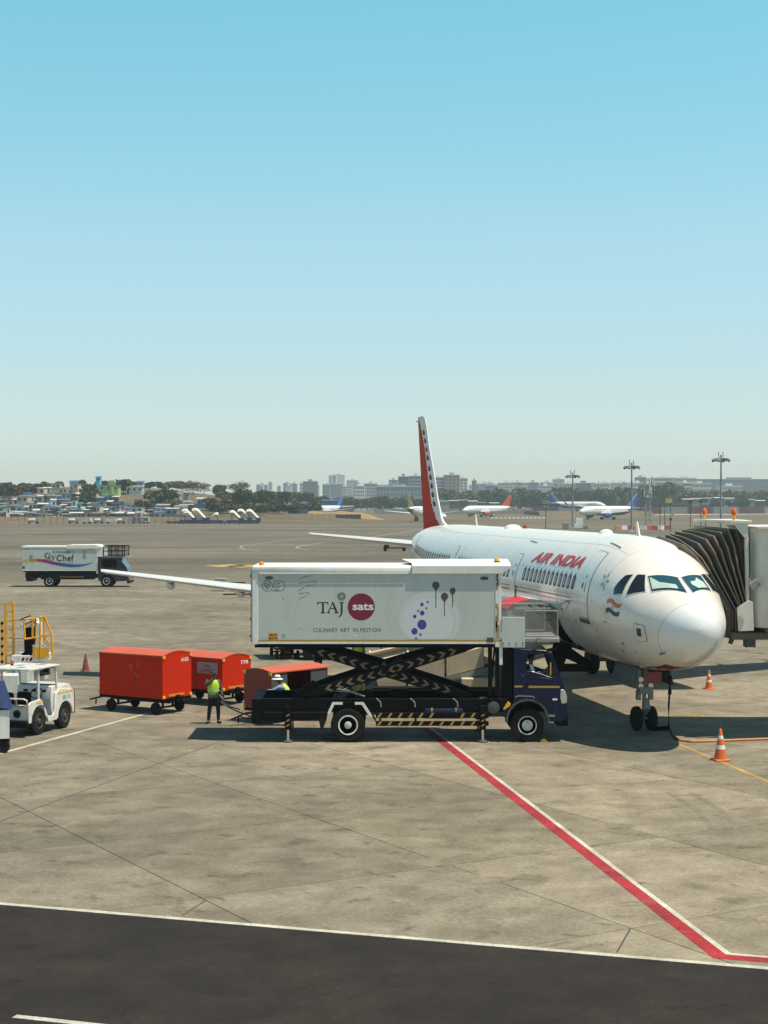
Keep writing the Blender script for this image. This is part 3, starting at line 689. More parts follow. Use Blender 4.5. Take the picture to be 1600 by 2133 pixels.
for sg in (1, -1):
    w_ = wing('wing', [(14.9, .6, 2.75, 8.2, 1.1), (15.9, 1.95, 2.85, 7.0, 1.1), (18.2, 6.4, 3.22, 4.35, 1.0), (21.2, 11.8, 3.75, 2.9, .9), (23.9, 16.7, 4.30, 1.65, .85), (24.1, 16.95, 4.34, 1.45, .7)], WINGP, plane, sg)
    for y_, s_, z_ in ((5.0, 21.5, 3.0), (8.2, 22.1, 3.25), (11.3, 23.2, 3.55), (14.1, 24.3, 3.85)):
        MB().lathe([(0, -1.6), (.13, -1.1), (.2, -.3), (.19, .4), (.1, 1.2), (0, 1.6)], (s_, y_ * sg, z_ - .1), 'x', 10).build('flap_track_fairing', WINGP, w_)
    MB().box((23.15, 7 * sg - (0 if sg > 0 else .0), 3.36), (23.2, 12 * sg, 3.42)).build('flap_seam', LINEG, w_)
    # engine
    ey = 5.2 * sg
    e = MB().lathe([(.86, .25), (.90, .05), (.97, -.02), (1.03, .04), (1.10, .5), (1.12, 1.2), (1.08, 2.3), (1.0, 3.2), (.86, 3.5), (.84, 3.45), (.8, 2.4), (.86, .25)], (15.6, ey, 1.88), 'x', 36).build('engine', AIRW, plane, smooth=40)
    MB().lathe([(.90, .03), (.97, -.035), (1.06, .03), (1.065, .10)], (15.6, ey, 1.88), 'x', 36).build('intake_lip', STEEL, e)
    MB().lathe([(0, .35), (.12, .45), (.25, .75), (.25, .9), (.84, .9)], (15.6, ey, 1.88), 'x', 24).build('fan', DGREY, e)
    MB().lathe([(.62, 2.6), (.6, 3.6), (.42, 4.4), (.40, 4.35), (.2, 4.6), (0, 5.1)], (15.6, ey, 1.88), 'x', 24).build('exhaust', STEEL, e)
    MB().prism([(16.7, 2.93), (18.3, 3.1), (20.0, 2.85), (19.5, 2.3), (18, 2.6), (16.6, 2.83)], ey - .14, ey + .14, 'xz').build('pylon', AIRW, plane)
    # main gear
    g = MB().cyl((22.0, 3.8 * sg, 2.6), (22.0, 3.8 * sg, .6), .13, .11, 12).cyl((22, 3.25 * sg, .58), (22, 4.35 * sg, .58), .07).bar((22.3, 2.4 * sg, 2.4), (22.05, 3.7 * sg, 1.4), .1).bar((22.3, 3.8 * sg, 1.0), (22.45, 3.8 * sg, 1.5), .14)
    g = g.build('main_gear_leg', MGREY, plane)
    for dy in (-.47, .47):
        t = MB().lathe([(.36, -.19), (.5, -.2), (.57, -.14), (.585, -.05), (.585, .05), (.57, .14), (.5, .2), (.36, .19)], (22, 3.8 * sg + dy, .585), 'y', 28).build('tyre', RUBBER, g)
        MB().lathe([(0, -.15), (.12, -.17), (.2, -.1), (.36, -.17), (.36, .17), (.2, .1), (.12, .17), (0, .15)], (22, 3.8 * sg + dy, .585), 'y', 20).build('rim', STEEL, g)
    MB().box((21.6, 4.38 * sg - .03, .95), (22.4, 4.38 * sg + .03, 2.5)).build('gear_door', AIRW, plane, bev=.02)
    # tailplane
    wing('tailplane', [(38.6, .5, 4.95, 3.9, .9), (39.2, 1.2, 5.02, 3.5, .85), (42.2, 6.1, 5.5, 1.55, .75), (42.4, 6.2, 5.51, 1.3, .5)], WINGP, plane, sg)
wing('belly_fairing', [(13.8, 0, 0, 1, 1), (14, 0, 0, 1, 1)], AIRW, plane) if False else None
mb = MB().grid(lambda i, j: (lambda u, a: (14.0 + 12.5 * u, (2.25 * math.sin(PI * min(1, .04 + u) if u < .5 else PI * min(1, u)) ** .35 if 0 < u < 1 else .05) * math.cos(a), 2.75 + (1.25 * (math.sin(PI * u) ** .35 if 0 < u < 1 else .02)) * math.sin(a)))(i / 24, 2 * PI * j / 40), 25, 40, wrap=True)
mb.build('belly_fairing', AIRW, plane, smooth=60)
# --- fin
LEp = [(6.05, 36.0), (6.2, 36.9), (6.47, 37.5), (7.47, 38.5), (8.7, 39.45), (10.14, 40.75), (11.5, 41.75), (11.75, 42.1), (11.85, 42.6)]
BDp = [(6.05, 37.3), (6.35, 38.2), (7.2, 39.5), (8.7, 40.6), (10.3, 41.8), (11.5, 43.2), (11.85, 44.2)]
def lin(tab, z):
    if z <= tab[0][0]: return tab[0][1]
    for (a, va), (b_, vb) in zip(tab, tab[1:]):
        if z <= b_: return 0
    return tab[-1][1]
def lin(tab, z):
    if z <= tab[0][0]: return tab[0][1]
    for (a, va), (b_, vb) in zip(tab, tab[1:]):
        if z <= b_: return va + (vb - va) * (z - a) / (b_ - a)
    return tab[-1][1]
fz = [5.5, 6.05, 6.15, 6.3] + [6.5 + .2 * i for i in range(26)] + [11.65, 11.75, 11.85]
def finpt(z, u):
    le = lin(LEp, z); te = 42.45 + (44.1 - 42.45) * (max(z, 6) - 6) / 5.85; ch = te - le
    t = 5 * .055 * (.2969 * math.sqrt(u) - .126 * u - .3516 * u * u + .2843 * u ** 3 - .1036 * u ** 4) * min(ch, 5.0)
    if z > 11.7: t *= .55
    return le + u * ch, t
us = [((i / 36) ** 1.5) for i in range(37)]
for_f = MB()
n = len(us)
for z in fz:
    for u in us: s_, t = finpt(z, u); for_f.v.append((s_, t, z))
    for u in us[1:-1][::-1]: s_, t = finpt(z, u); for_f.v.append((s_, -t, z))
NN = 2 * n - 2
for i in range(len(fz) - 1):
    for k in range(NN):
        uu = us[k] if k < n else us[NN - k]; zz = (fz[i] + fz[i + 1]) / 2
        s_ = finpt(zz, uu)[0]
        for_f.f.append((i * NN + k, i * NN + (k + 1) % NN, (i + 1) * NN + (k + 1) % NN, (i + 1) * NN + k)); for_f.mi.append(1 if s_ > lin(BDp, zz) else 0)
for_f.f.append(tuple(range((len(fz) - 1) * NN, len(fz) * NN))); for_f.mi.append(0)
FINW = paint('fin_white', (.80, .775, .73), .5, spec=.15)
fin = for_f.build('fin', [FINW, FINRED], plane, smooth=50)
for k in range(9):
    z0 = 11.15 - .46 * k - (0.12 if k > 3 else 0); hgt = .36
    vv = []
    for (a, b_) in [(.22, 0), (.80, .0), (.84, .55), (.66, .62), (.58, 1.0), (.44, .66), (.25, .6)]:
        z = z0 - hgt + hgt * b_; le = lin(LEp, z); bd = lin(BDp, z); s_ = le + (bd - le) * (.94 - a * .72)
        te = 42.45 + 1.65 * (z - 6) / 5.85; u = (s_ - le) / (te - le)
        vv.append((s_, finpt(z, u)[1] + .012, z))
    MB().add(vv, [tuple(range(len(vv)))]).build('fin_window_motif', paint('motif_red', (.17, .012, .015), .6, spec=.1), fin)
MB().tube([(44.1, .02, 11.62), (44.4, .02, 11.62)], .03).build('fin_light', DGREY, fin)
# --- nose gear
ng = thing_ = MB().cyl((5.0, 0, 2.25), (5.02, 0, 1.2), .10, .10).cyl((5.02, 0, 1.25), (5.07, 0, .38), .065).cyl((5.07, -.34, .38), (5.07, .34, .38), .05)
ng.bar((4.75, 0, 1.05), (4.6, 0, .75), .12, .05).bar((4.6, 0, .75), (4.98, 0, .5), .12, .05).bar((5.0, -.10, 1.9), (6.3, -.05, 2.2), .07).bar((5.0, .10, 1.9), (6.3, .05, 2.2), .07).cbox((5.0, 0, 1.28), (.3, .42, .22)).cbox((5.0, .2, 1.12), (.16, .14, .3)).cbox((5.0, -.2, 1.12), (.16, .14, .3))
ngo = ng.build('nose_gear_leg', MGREY, plane, bev=.012)
for dy in (-.235, .235):
    MB().lathe([(.21, -.11), (.33, -.115), (.37, -.08), (.385, 0), (.37, .08), (.33, .115), (.21, .11)], (5.07, dy, .385), 'y', 28).build('tyre', RUBBER, ngo)
    MB().lathe([(0, -.08), (.07, -.09), (.1, -.05), (.21, -.1), (.21, .1), (.1, .05), (.07, .09), (0, .08)], (5.07, dy, .385), 'y', 18).build('rim', MGREY, ngo)
for dy in (-.62, .62):
    MB().add([(4.1, dy, 1.5), (6.4, dy, 1.5), (6.4, dy * .72, 2.15), (4.1, dy * .72, 2.15), (4.1, dy * 1.06, 1.5), (6.4, dy * 1.06, 1.5), (6.4, dy * .78, 2.15), (4.1, dy * .78, 2.15)], [(0, 1, 2, 3), (7, 6, 5, 4), (0, 4, 5, 1), (0, 3, 7, 4), (1, 5, 6, 2), (2, 6, 7, 3)]).build('gear_door', DGREY, plane)
for z in (1.62, 1.42):
    for dy in (-.16, .16): MB().lathe([(.0, 0), (.08, .0), (.07, .1), (0, .13)], (4.86, dy, z), 'x', 14).build('taxi_light', CHROME, ngo)
MB().box((2.55, .28, 1.78), (2.62, .72, 2.1)).box((2.62, .28, 1.80), (2.95, .33, 2.1)).build('ground_power_flap', AIRBEL, plane, bev=.01)
# ---------------------------------------------------------------- high-lift catering truck (near)
TK = 69.9                                   # photo pixels per metre on the truck's near side (Y = 49)
def tx(px): return (px - 800) / TK
def tz(py): return H - (py - YH) / TK
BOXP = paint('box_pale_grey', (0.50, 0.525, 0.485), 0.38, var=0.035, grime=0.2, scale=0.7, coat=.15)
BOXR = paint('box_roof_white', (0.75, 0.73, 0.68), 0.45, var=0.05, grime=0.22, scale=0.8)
NAVY = paint('cab_navy', (0.001, 0.0065, 0.036), 0.3, var=0.1, coat=0.12, spec=0.25)
HAZ = paint('hazard_yellow', (0.46, 0.22, 0.02), 0.45, var=.2, scale=9, grime=.25)
CHEV = paint('worn_chevron', (0.155, 0.105, 0.055), 0.6, var=.3, scale=6, grime=.5)
GOLD = paint('gold_strip', (0.42, 0.24, 0.03), 0.4, var=.15)
INK = paint('lettering_ink', (0.03, 0.028, 0.022), 0.5)
PURPLE = paint('print_purple', (0.065, 0.04, 0.26), 0.45)
MARO = paint('logo_maroon', (0.20, 0.006, 0.035), 0.4)
SPOON = paint('print_brown', (0.085, 0.055, 0.055), 0.5)
truck = thing('catering_truck', 'white box catering truck with black scissor lift raised and navy cab beside the big airliner', 'truck', (0, 50.25, 0))
YN = -1.25; YF = 1.25
x0, x1 = tx(527), tx(1031); z0, z1 = tz(1341), tz(1194)
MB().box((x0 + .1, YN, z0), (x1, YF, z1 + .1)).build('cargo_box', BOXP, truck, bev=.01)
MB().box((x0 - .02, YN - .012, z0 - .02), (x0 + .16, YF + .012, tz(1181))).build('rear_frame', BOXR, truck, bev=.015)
for px_ in (1033.5,): MB().box((x1 + .003, YN - .012, z0 - .1), (tx(1044), YF + .012, tz(1187))).build('front_post', BOXR, truck, bev=.015)
# low roof with its fascia, and the raised sliding roof hood over the front
MB().prism([(YN - .042, tz(1194)), (YN - .042, tz(1181)), (YN + .06, tz(1178)), (YF - .06, tz(1178)), (YF + .05, tz(1181)), (YF + .05, tz(1194)), (YF - .0, tz(1196)), (YN + .0, tz(1196))], x0 - .01, tx(862), 'yz').build('roof', BOXR, truck, bev=.012)
MB().box((x0 + .2, YN - .054, tz(1195.5)), (tx(850), YN - .045, tz(1193))).build('rain_gutter', WHITE, truck)
hood = MB()
sec = [(YN - .075, tz(1195)), (YN - .075, tz(1178)), (YN + .10, tz(1173)), (0, tz(1167)), (YF - .10, tz(1173)), (YF + .09, tz(1178)), (YF + .09, tz(1195))]
hx = [tx(858), tx(1030), tx(1044), tx(1064)]
for i, X_ in enumerate(hx):
    for y_, z_ in sec:
        zb = tz(1195)
        hood.v.append((X_ - (.30 if i == 0 and z_ > tz(1180) and abs(y_) < 1 else 0), y_, z_ if i < 3 else max(z_, tz(1183))) )
for i in range(3):
    for k in range(6): hood.f.append((i * 7 + k, i * 7 + k + 1, (i + 1) * 7 + k + 1, (i + 1) * 7 + k)); hood.mi.append(0)
    hood.f.append((i * 7 + 6, i * 7, (i + 1) * 7, (i + 1) * 7 + 6)); hood.mi.append(0)
hood.f += [(6, 5, 4, 3, 2, 1, 0), (21, 22, 23, 24, 25, 26, 27)]; hood.mi += [1, 0]
hood.build('roof_hood', [BOXR, BLACKM], truck, bev=.01, smooth=25)
for px_, nm in ((543, 'x'), (1037, 'y')):
    p = (tx(px_), YN + .35, tz(1180) if nm == 'x' else tz(1172))
    b_ = MB().lathe([(.10, 0), (.10, .03), (.07, .035)], p, 'z', 16).build('beacon_base', DGREY, truck)
    MB().lathe([(.075, .03), (.075, .10), (.055, .13), (0, .14)], p, 'z', 16).build('beacon_lens', ORANGEL if nm == 'x' else paint('amber_lens', (.8, .45, .01), .2), b_)
# bottom rail
MB().box((x0 + .17, YN - .02, tz(1341)), (x1 - .02, YN - .004, tz(1336.5))).build('white_rail', WHITE, truck)
MB().box((x0 + .17, YN - .016, tz(1336)), (tx(1044), YN - .004, tz(1332.5))).build('gold_strip', GOLD, truck)
MB().box((x0 + .05, YN + .03, tz(1349)), (x1 + .1, YF - .03, tz(1341) - .003)).build('box_underframe', BLACKM, truck)
MB().box((tx(1014), YN - .03, tz(1338)), (tx(1028), YN - .018, tz(1328))).build('rail_latch', DGREY, truck)
for px_, py_ in ((561, 1203.5), (1009, 1204.5)):
    l_ = MB().lathe([(.0, -.03), (.07, -.03), (.10, -.012), (.10, .0)], (0, 0, 0), 'y', 20).build('side_marker', DGREY, truck)
    l_.location = (tx(px_), YN - .003, tz(py_)); l_.scale = (1.25, 1, .5)
    q_ = MB().lathe([(.0, -.04), (.05, -.036), (.065, -.028)], (0, 0, 0), 'y', 16).build('lens', paint('brown_lens', (.12, .06, .03), .25), l_)
# rear door gear
dr = MB()
for y_ in (-1.0, -.35, .35, 1.0): dr.tube([(x0 - .06, y_, tz(1338)), (x0 - .06, y_, tz(1190))], .022)
for z_ in (tz(1200), tz(1240), tz(1290), tz(1325)): dr.box((x0 - .09, -1.2, z_ - .04), (x0 - .022, 1.2, z_ + .04))
dr.build('rear_door_bars', DGREY, truck)
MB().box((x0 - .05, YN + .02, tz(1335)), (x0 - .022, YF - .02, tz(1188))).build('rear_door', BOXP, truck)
for k in range(1, 6):
    X_ = x0 + .1 + (x1 - x0 - .1) * k / 6; MB().box((X_ - .004, YN - .0006, z0 + .02), (X_ + .004, YN + .002, z1 + .05)).build('panel_seam', paint('seam_pale', (.40, .42, .39), .5), truck)
rv = MB()
for k in range(60):
    X_ = x0 + .2 + k * (x1 - x0 - .3) / 59
    for zz in (z0 + .16, z1 - .03): rv.box((X_ - .008, YN - .004, zz - .008), (X_ + .008, YN - .0005, zz + .008))
tag(rv.build('rivets', paint('seam_pale', (.40, .42, .39), .5), truck, smooth=0), kind='stuff')
rs = random.Random(4)
for k in range(9):
    zz = rs.uniform(z0, z1); MB().box((tx(1032) + rs.uniform(0, .06), YN - .0155, zz), (tx(1034.5) + rs.uniform(0, .08), YN - .0135, zz + rs.uniform(.1, .5))).build('rust_streak', paint('rust_stain', (.36, .24, .13), .7, var=.3, scale=8), truck)
for X_, zz, w_, h_ in ((tx(742), tz(1321), .06, .02), (tx(985), tz(1290), .05, .012), (tx(946), tz(1294), .02, .02), (tx(620), tz(1310), .10, .012)): MB().box((X_, YN - .003, zz), (X_ + w_, YN - .0008, zz + h_)).build('scratch', MGREY, truck)
# ---- prints on the side
YD = YN - .0012
def prn(name, vf, mat_, parent=truck, k=0):
    o = place2d(vf, lambda x, y: (x, YD - .0005 * k, y)).build(name, mat_, parent, smooth=0, recalc=False); return o
def pz(vf): return [(tx(x), tz(y)) for x, y in vf[0]], vf[1]
# plate photo: big pale ellipse with soft rings
PLATE1 = paint('plate_print', (0.575, 0.60, 0.605), 0.4, var=.02); PLATE2 = paint('plate_rim_print', (0.555, 0.57, 0.555), 0.4, var=.02); PLATE3 = paint('plate_edge_print', (.515, .535, .505), .4, var=.02)
def clip_disc(cx, cy, rx, ry, ymax=1331.5, ymin=1196.5, n=64):
    return [(cx + rx * math.cos(2 * PI * k / n), max(ymin, min(ymax, cy + ry * math.sin(2 * PI * k / n)))) for k in range(n)], [tuple(range(n))]
prn('plate_print', pz(clip_disc(896, 1291, 66, 60)), PLATE3); prn('plate_print', pz(clip_disc(895, 1291, 63, 57)), PLATE2, k=1)
prn('plate_print', pz(clip_disc(893, 1294, 56, 52)), PLATE3, k=2); prn('plate_print', pz(clip_disc(891, 1294, 54, 50)), PLATE1, k=3)
for cx, cy, r_ in ((879, 1259, 3.6), (891, 1254, 2.2), (888, 1267, 2.1), (871, 1272.5, 2.2), (879.5, 1277, 4.8), (864, 1284, 3.6), (879, 1301, 9.6), (863.5, 1315, 6.6), (876, 1322, 2.6)):
    prn('print_dot', pz(disc2d(cx, cy, r_, r_ * 1.08)), PURPLE if r_ > 2.3 else paint('print_slate', (.06, .06, .12), .5), k=4)
prn('print_dot', pz(clip_disc(867, 1331, 3.4, 3.4)), PURPLE, k=4)
for cx, cy, r_, ye in ((908, 1219, 7.6, 1266), (926, 1242.5, 7.6, 1283), (943, 1230.5, 6.2, 1264)):
    pts = []
    for k in range(25):
        a = R(-235 + 290 * k / 24); pts.append((cx + r_ * math.cos(a), cy + r_ * 1.05 * math.sin(a)))
    # head, neck and handle of a spoon
    head = [(cx + r_ * math.sin(R(a)), cy - r_ * 1.05 * math.cos(R(a))) for a in range(-150, 151, 10)] + [(cx + 1.0, cy + r_ * 1.6), (cx + .9, ye), (cx + .6, ye + 1), (cx - .6, ye + 1), (cx - .9, ye), (cx - 1.0, cy + r_ * 1.6)]
    prn('spoon_print', pz(poly2d(head)), SPOON, k=4)
# certificate badge
INKB = paint('badge_ink', (0.03, 0.04, 0.05), .5)
bd = MB()
def prim(mbx, vf, k=0, m=0): place2d(pz(vf), lambda x, y: (x, YD - .0005 * k, y), m, mbx)
prim(bd, ring2d(557.5, 1220.5, 10.2, 11.4))
cap = [(558 + 11, 1210.0), (583, 1210.0)] + [(583 + 10.5 * math.sin(R(a)), 1220.5 - 10.5 * math.cos(R(a))) for a in range(10, 180, 14)] + [(583, 1231), (566, 1231)]
prim(bd, line2d(cap, 1.1))
prim(bd, line2d([(551, 1216), (554, 1213.5), (557.5, 1217), (561, 1213.5), (564, 1216), (563, 1220), (557.5, 1228), (552, 1220), (551, 1216)], 1.3), 1)
prim(bd, line2d([(553, 1219), (562, 1219)], 1.1), 1); prim(bd, line2d([(557.5, 1217), (557.5, 1226)], 1.0), 1)
prim(bd, line2d([(553, 1210), (552.5, 1206.5), (555.5, 1208.5), (557.5, 1206), (559.5, 1208.5), (562.5, 1206.5), (562, 1210), (553, 1210)], 1.0), 1)
for txt, yy, w_ in (('ISO 22000', 1214.5, 14), ('Food Safety', 1219, 11), ('Management', 1223.5, 13), ('Certified', 1228.3, 11)):
    prim(bd, fit2d(text_mesh(txt, 1, .02), 570, yy + 1.4, 570 + w_, yy - 1.4), 1)
bd.build('certificate_badge', INKB, truck, smooth=0, recalc=False)
for pts in ([(623, 1205.5), (634, 1202), (648, 1199)], [(622, 1214.5), (640, 1213), (655, 1211), (659.5, 1212), (657, 1215)], [(652, 1217.5), (655, 1216.5)], [(637, 1222), (648, 1218.6)], [(622, 1231), (628, 1227), (634, 1224)], [(622, 1236.3), (636, 1235), (643, 1234.5), (644, 1237), (641, 1239)], [(622, 1249), (631, 1244), (639, 1241)], [(589.5, 1244), (590.5, 1249)], [(588.5, 1250), (591.5, 1249.5)]):
    prn('sketch_stroke', pz(line2d(pts, 1.0)), INKB)
# hotel word in roman capitals
rom = MB()
prim(rom, poly2d([(661, 1254), (683.5, 1254), (684.5, 1260), (683, 1260), (681.5, 1256.4), (675, 1256), (675, 1274.5), (678, 1276.5), (678, 1277.5), (667.5, 1277.5), (667.5, 1276.5), (670.8, 1274.5), (670.8, 1256), (664, 1256.4), (662, 1260), (660.5, 1260)]))
a_out = [(692.5, 1253.5), (694.5, 1253.5), (703.5, 1274.5), (706, 1276.5), (706, 1277.5), (696, 1277.5), (696, 1276.5), (698.8, 1275), (696.3, 1268.5), (688.2, 1268.5), (685.6, 1275), (688.5, 1276.5), (688.5, 1277.5), (680.5, 1277.5), (680.5, 1276.5), (683.2, 1274.5)]
rom.prism([(tx(a), tz(b_)) for a, b_ in a_out], YD, YD + .002, 'xz', holes=[[(tx(a), tz(b_)) for a, b_ in [(692.2, 1258), (695.4, 1266.6), (689, 1266.6)]]])
prim(rom, poly2d([(706, 1254), (717, 1254), (717, 1255), (714, 1256.5), (714, 1275), (712.5, 1281), (708.5, 1285.2), (705, 1286), (704.8, 1284.8), (707.5, 1283), (709.6, 1279), (709.8, 1256.5), (706, 1255)]))
rom.build('roman_lettering', INK, truck, smooth=0, recalc=False)
em = MB()
for k in range(6):
    a = PI / 6 + k * PI / 3
    def q2(r_, b_): return (711.5 + r_ * math.cos(a + b_), 1242.5 + r_ * math.sin(a + b_))
    prim(em, line2d([q2(8.3, -.48), q2(8.3, .48)], 1.5)); prim(em, line2d([q2(2.6, 0), q2(5.4, -.42), q2(7.2, 0), q2(5.4, .42), q2(2.6, 0)], 1.3))
em.build('lattice_emblem', INK, truck, smooth=0, recalc=False)
prn('logo_disc', pz(disc2d(752.5, 1264, 28.2, 28.2, 56)), MARO, k=1)
prn('logo_lettering', pz(fit2d(text_mesh('sats', 1, .022, 0, .98), 734.5, 1270.8, 778, 1257)), paint('print_white', (.80, .78, .76), .4), k=3)
for wd, a_, b_ in (('CULINARY', 652.5, 703.5), ('ART', 709.0, 728.5), ('IN', 735.5, 745.0), ('MOTION', 750.5, 793.5)): prn('slogan_lettering', pz(fit2d(text_mesh(wd, 1, 0, 0, 1.1), a_, 1316.5, b_, 1308)), INK, k=1)
prn('number_plate', pz(poly2d([(559, 1318.5), (579, 1318.5), (579, 1333), (559, 1333)])), paint('plate_orange', (.62, .27, .03), .45, var=.2), k=1)
prn('number_lettering', pz(fit2d(text_mesh('MH.07', 1, .03, .25), 561.5, 1324.8, 576.5, 1320.5)), INK, k=3)
prn('number_lettering', pz(fit2d(text_mesh('BB.0196', 1, .03, .25), 560, 1332, 578, 1327)), INK, k=3)
nn = MB(); prim(nn, ring2d(590.5, 1325, 3.6, 4.3)); prim(nn, fit2d(text_mesh('9', 1, .03), 589.2, 1327.6, 591.8, 1322.4)); nn.build('fleet_number', paint('teal_ink', (.02, .07, .07), .5), truck, smooth=0, recalc=False)
# scuffed dent patch under the slogan
prn('scuff', pz(poly2d([(737, 1319), (744, 1321), (747, 1325), (741, 1326), (738, 1323)])), paint('scuff_white', (.7, .69, .65), .5), k=1)
# ---- platform over the cab
plat = MB().box((tx(1045), YN + .02, tz(1338)), (tx(1166), YF - .02, tz(1330))).build('platform', MGREY, truck, bev=.01)
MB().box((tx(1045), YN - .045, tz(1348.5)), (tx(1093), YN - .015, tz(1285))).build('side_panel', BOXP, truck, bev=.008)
for px_ in (1048, 1061, 1075, 1089): MB().box((tx(px_) - .02, YN - .052, tz(1344)), (tx(px_) + .02, YN - .045, tz(1337))).build('panel_hinge', MGREY, truck)
def fence(y_, xa, xb, za, zb, name='mesh_guard', fr=.05, step=.085):
    f_ = MB()
    for p, q in (((xa, za), (xb, za)), ((xa, zb), (xb, zb)), ((xa, za), (xa, zb)), ((xb, za), (xb, zb))): f_.bar((p[0], y_, p[1]), (q[0], y_, q[1]), fr)
    fo = f_.build(name + '_frame', paint('galvanised_tube', (.28, .27, .25), .5, metal=.4, var=.2, grime=.3), truck, bev=.006)
    w_ = MB(); Wd, Hh = xb - xa, zb - za
    t = -Hh
    while t < Wd:
        a0, a1 = max(0, t), min(Wd, t + Hh)
        w_.bar((xa + a0, y_ + .006, zb - (a0 - t)), (xa + a1, y_ + .006, zb - (a1 - t)), .034, .014)
        w_.bar((xa + a0, y_ - .006, za + (a0 - t)), (xa + a1, y_ - .006, za + (a1 - t)), .018, .012)
        t += step
    tag(w_.build('wire_mesh', paint('galvanised_wire', (.20, .19, .17), .5, metal=.4, var=.3), fo, smooth=0), kind='stuff')
fence(YN + .10, tx(1094), tx(1162), tz(1326), tz(1273))
fence(YF - .10, tx(1050), tx(1150), tz(1326), tz(1268))
for y_ in (YN + .10, YF - .1): MB().tube([(tx(1072), y_, tz(1267.5)), (tx(1148), y_, tz(1267.5))], .022).build('hand_rail', STEEL, truck)
for X_ in (tx(1052), tx(1058)): MB().tube([(X_, YN + .05, tz(1285)), (X_ + .03, YN + .05, tz(1273)), (X_ + .08, YN + .05, tz(1273)), (X_ + .1, YN + .05, tz(1285))], .018).build('hand_loop', STEEL, truck)
MB().tube([(tx(1150), YN - .02, tz(1334)), (tx(1150), YN + .4, tz(1334)), (tx(1168), YN + .5, tz(1330))], .035).box((tx(1118), YN - .05, tz(1337)), (tx(1125), YN + .02, tz(1328))).build('platform_catch', MGREY, truck)
# ---- posts carrying the front of the box
for px_ in (1022, 1037):
    MB().box((tx(px_) - .07, YN + .05, tz(1450)), (tx(px_) + .05, YN + .2, tz(1342))).build('lift_guide_post', BLACKM, truck, bev=.008)
MB().box((tx(1040), YN + .0, tz(1385)), (tx(1047), YN + .1, tz(1340))).build('white_post', BOXR, truck, bev=.008)
MB().tube([(tx(1024), YN + .1, tz(1420)), (tx(1031), YN + .1, tz(1345))], .03).build('brace', BLACKM, truck)
# ---- scissor lift
def arm(pa, pb, y_, w_, name='scissor_arm', chev=True, flip=1, t0=.12, t1=.86, n=13):
    a = Vector((tx(pa[0]), tz(pa[1]))); b_ = Vector((tx(pb[0]), tz(pb[1]))); d_ = (b_ - a); L_ = d_.length; d_ /= L_; nr = Vector((-d_.y, d_.x))
    pts = []
    for t, k in ((0, .55), (.10, .78), (.45, 1.0), (.55, 1.0), (.90, .78), (1, .55)): pts.append(a + d_ * L_ * t + nr * w_ * k / 2)
    for t, k in ((1, .55), (.90, .78), (.55, 1.0), (.45, 1.0), (.10, .78), (0, .55)): pts.append(a + d_ * L_ * t - nr * w_ * k / 2)
    o = MB().prism([(p.x, p.y) for p in pts], y_, y_ + .10, 'xz').build(name, BLACKM, truck, bev=.008)
    if chev:
        for k in range(n):
            t = t0 + (t1 - t0) * k / (n - 1)
            if .455 < t < .53 and n > 6 and flip == 0: continue
            f_ = (-1 if t < .5 else 1)
            c_ = a + d_ * L_ * t; hw = w_ * .30
            q_ = [c_ + d_ * f_ * .085, c_ + nr * hw - d_ * f_ * .05, c_ + nr * hw - d_ * f_ * .17, c_ - d_ * f_ * .03, c_ - nr * hw - d_ * f_ * .17, c_ - nr * hw - d_ * f_ * .05]
            MB().add([(p.x, y_ - .003, p.y) for p in q_], [(0, 1, 2, 3), (0, 3, 4, 5)]).build('chevron', CHEV, o, smooth=0, recalc=False)
for y_, cv in ((YN + .12, True), (YF - .22, False)):
    arm((640, 1448), (995, 1342), y_, .33, chev=cv)
    arm((622, 1347), (985, 1455), y_ + .13, .32, chev=cv)
for a_, b_, r_ in ((800, 1399, .09), (640, 1446, .07), (990, 1344, .07)): MB().cyl((tx(a_), YN + .05, tz(b_)), (tx(a_), YF - .05, tz(b_)), r_).build('scissor_pivot', BLACKM, truck)
MB().cyl((tx(690), -.4, tz(1470)), (tx(840), -.4, tz(1385)), .08).cyl((tx(690), .4, tz(1470)), (tx(840), .4, tz(1385)), .08).build('lift_cylinder', DGREY, truck)
MB().prism([(tx(600), tz(1462)), (tx(620), tz(1440)), (tx(652), tz(1418)), (tx(672), tz(1440)), (tx(672), tz(1462))], YN + .3, YN + .36, 'xz').build('hinge_plate', BLACKM, truck)
# ---- chassis
MB().box((tx(545), YN + .08, tz(1482)), (tx(1060), YN + .22, tz(1456))).box((tx(545), YF - .22, tz(1482)), (tx(1060), YF - .08, tz(1456))).box((tx(548), -.42, tz(1490)), (tx(1150), -.30, tz(1470))).box((tx(548), .30, tz(1490)), (tx(1150), .42, tz(1470))).build('chassis_frame', BLACKM, truck, bev=.008)
MB().box((tx(525), YN - .02, tz(1508)), (tx(545), YF + .02, tz(1455))).build('rear_bumper', BLACKM, truck, bev=.02)
MB().box((tx(548), YN + .02, tz(1502)), (tx(680), YN + .5, tz(1483))).build('rear_locker', BLACKM, truck, bev=.02)
for a_, b_ in ((-.45, tx(760)), (0, tx(830)), (.5, tx(930))): MB().box((b_ - .25, -.3 + a_, tz(1460)), (b_ + .25, .3 + a_, tz(1443))).build('hydraulic_unit', BLACKM, truck, bev=.03)
MB().tube([(tx(640), YN + .2, tz(1450)), (tx(700), YN + .2, tz(1440)), (tx(730), YN + .2, tz(1442)), (tx(760), YN + .2, tz(1452))], .03).tube([(tx(690), YN + .18, tz(1441)), (tx(705), YN + .12, tz(1436)), (tx(728), YN + .14, tz(1440))], .018).build('hydraulic_hose', MGREY, truck)
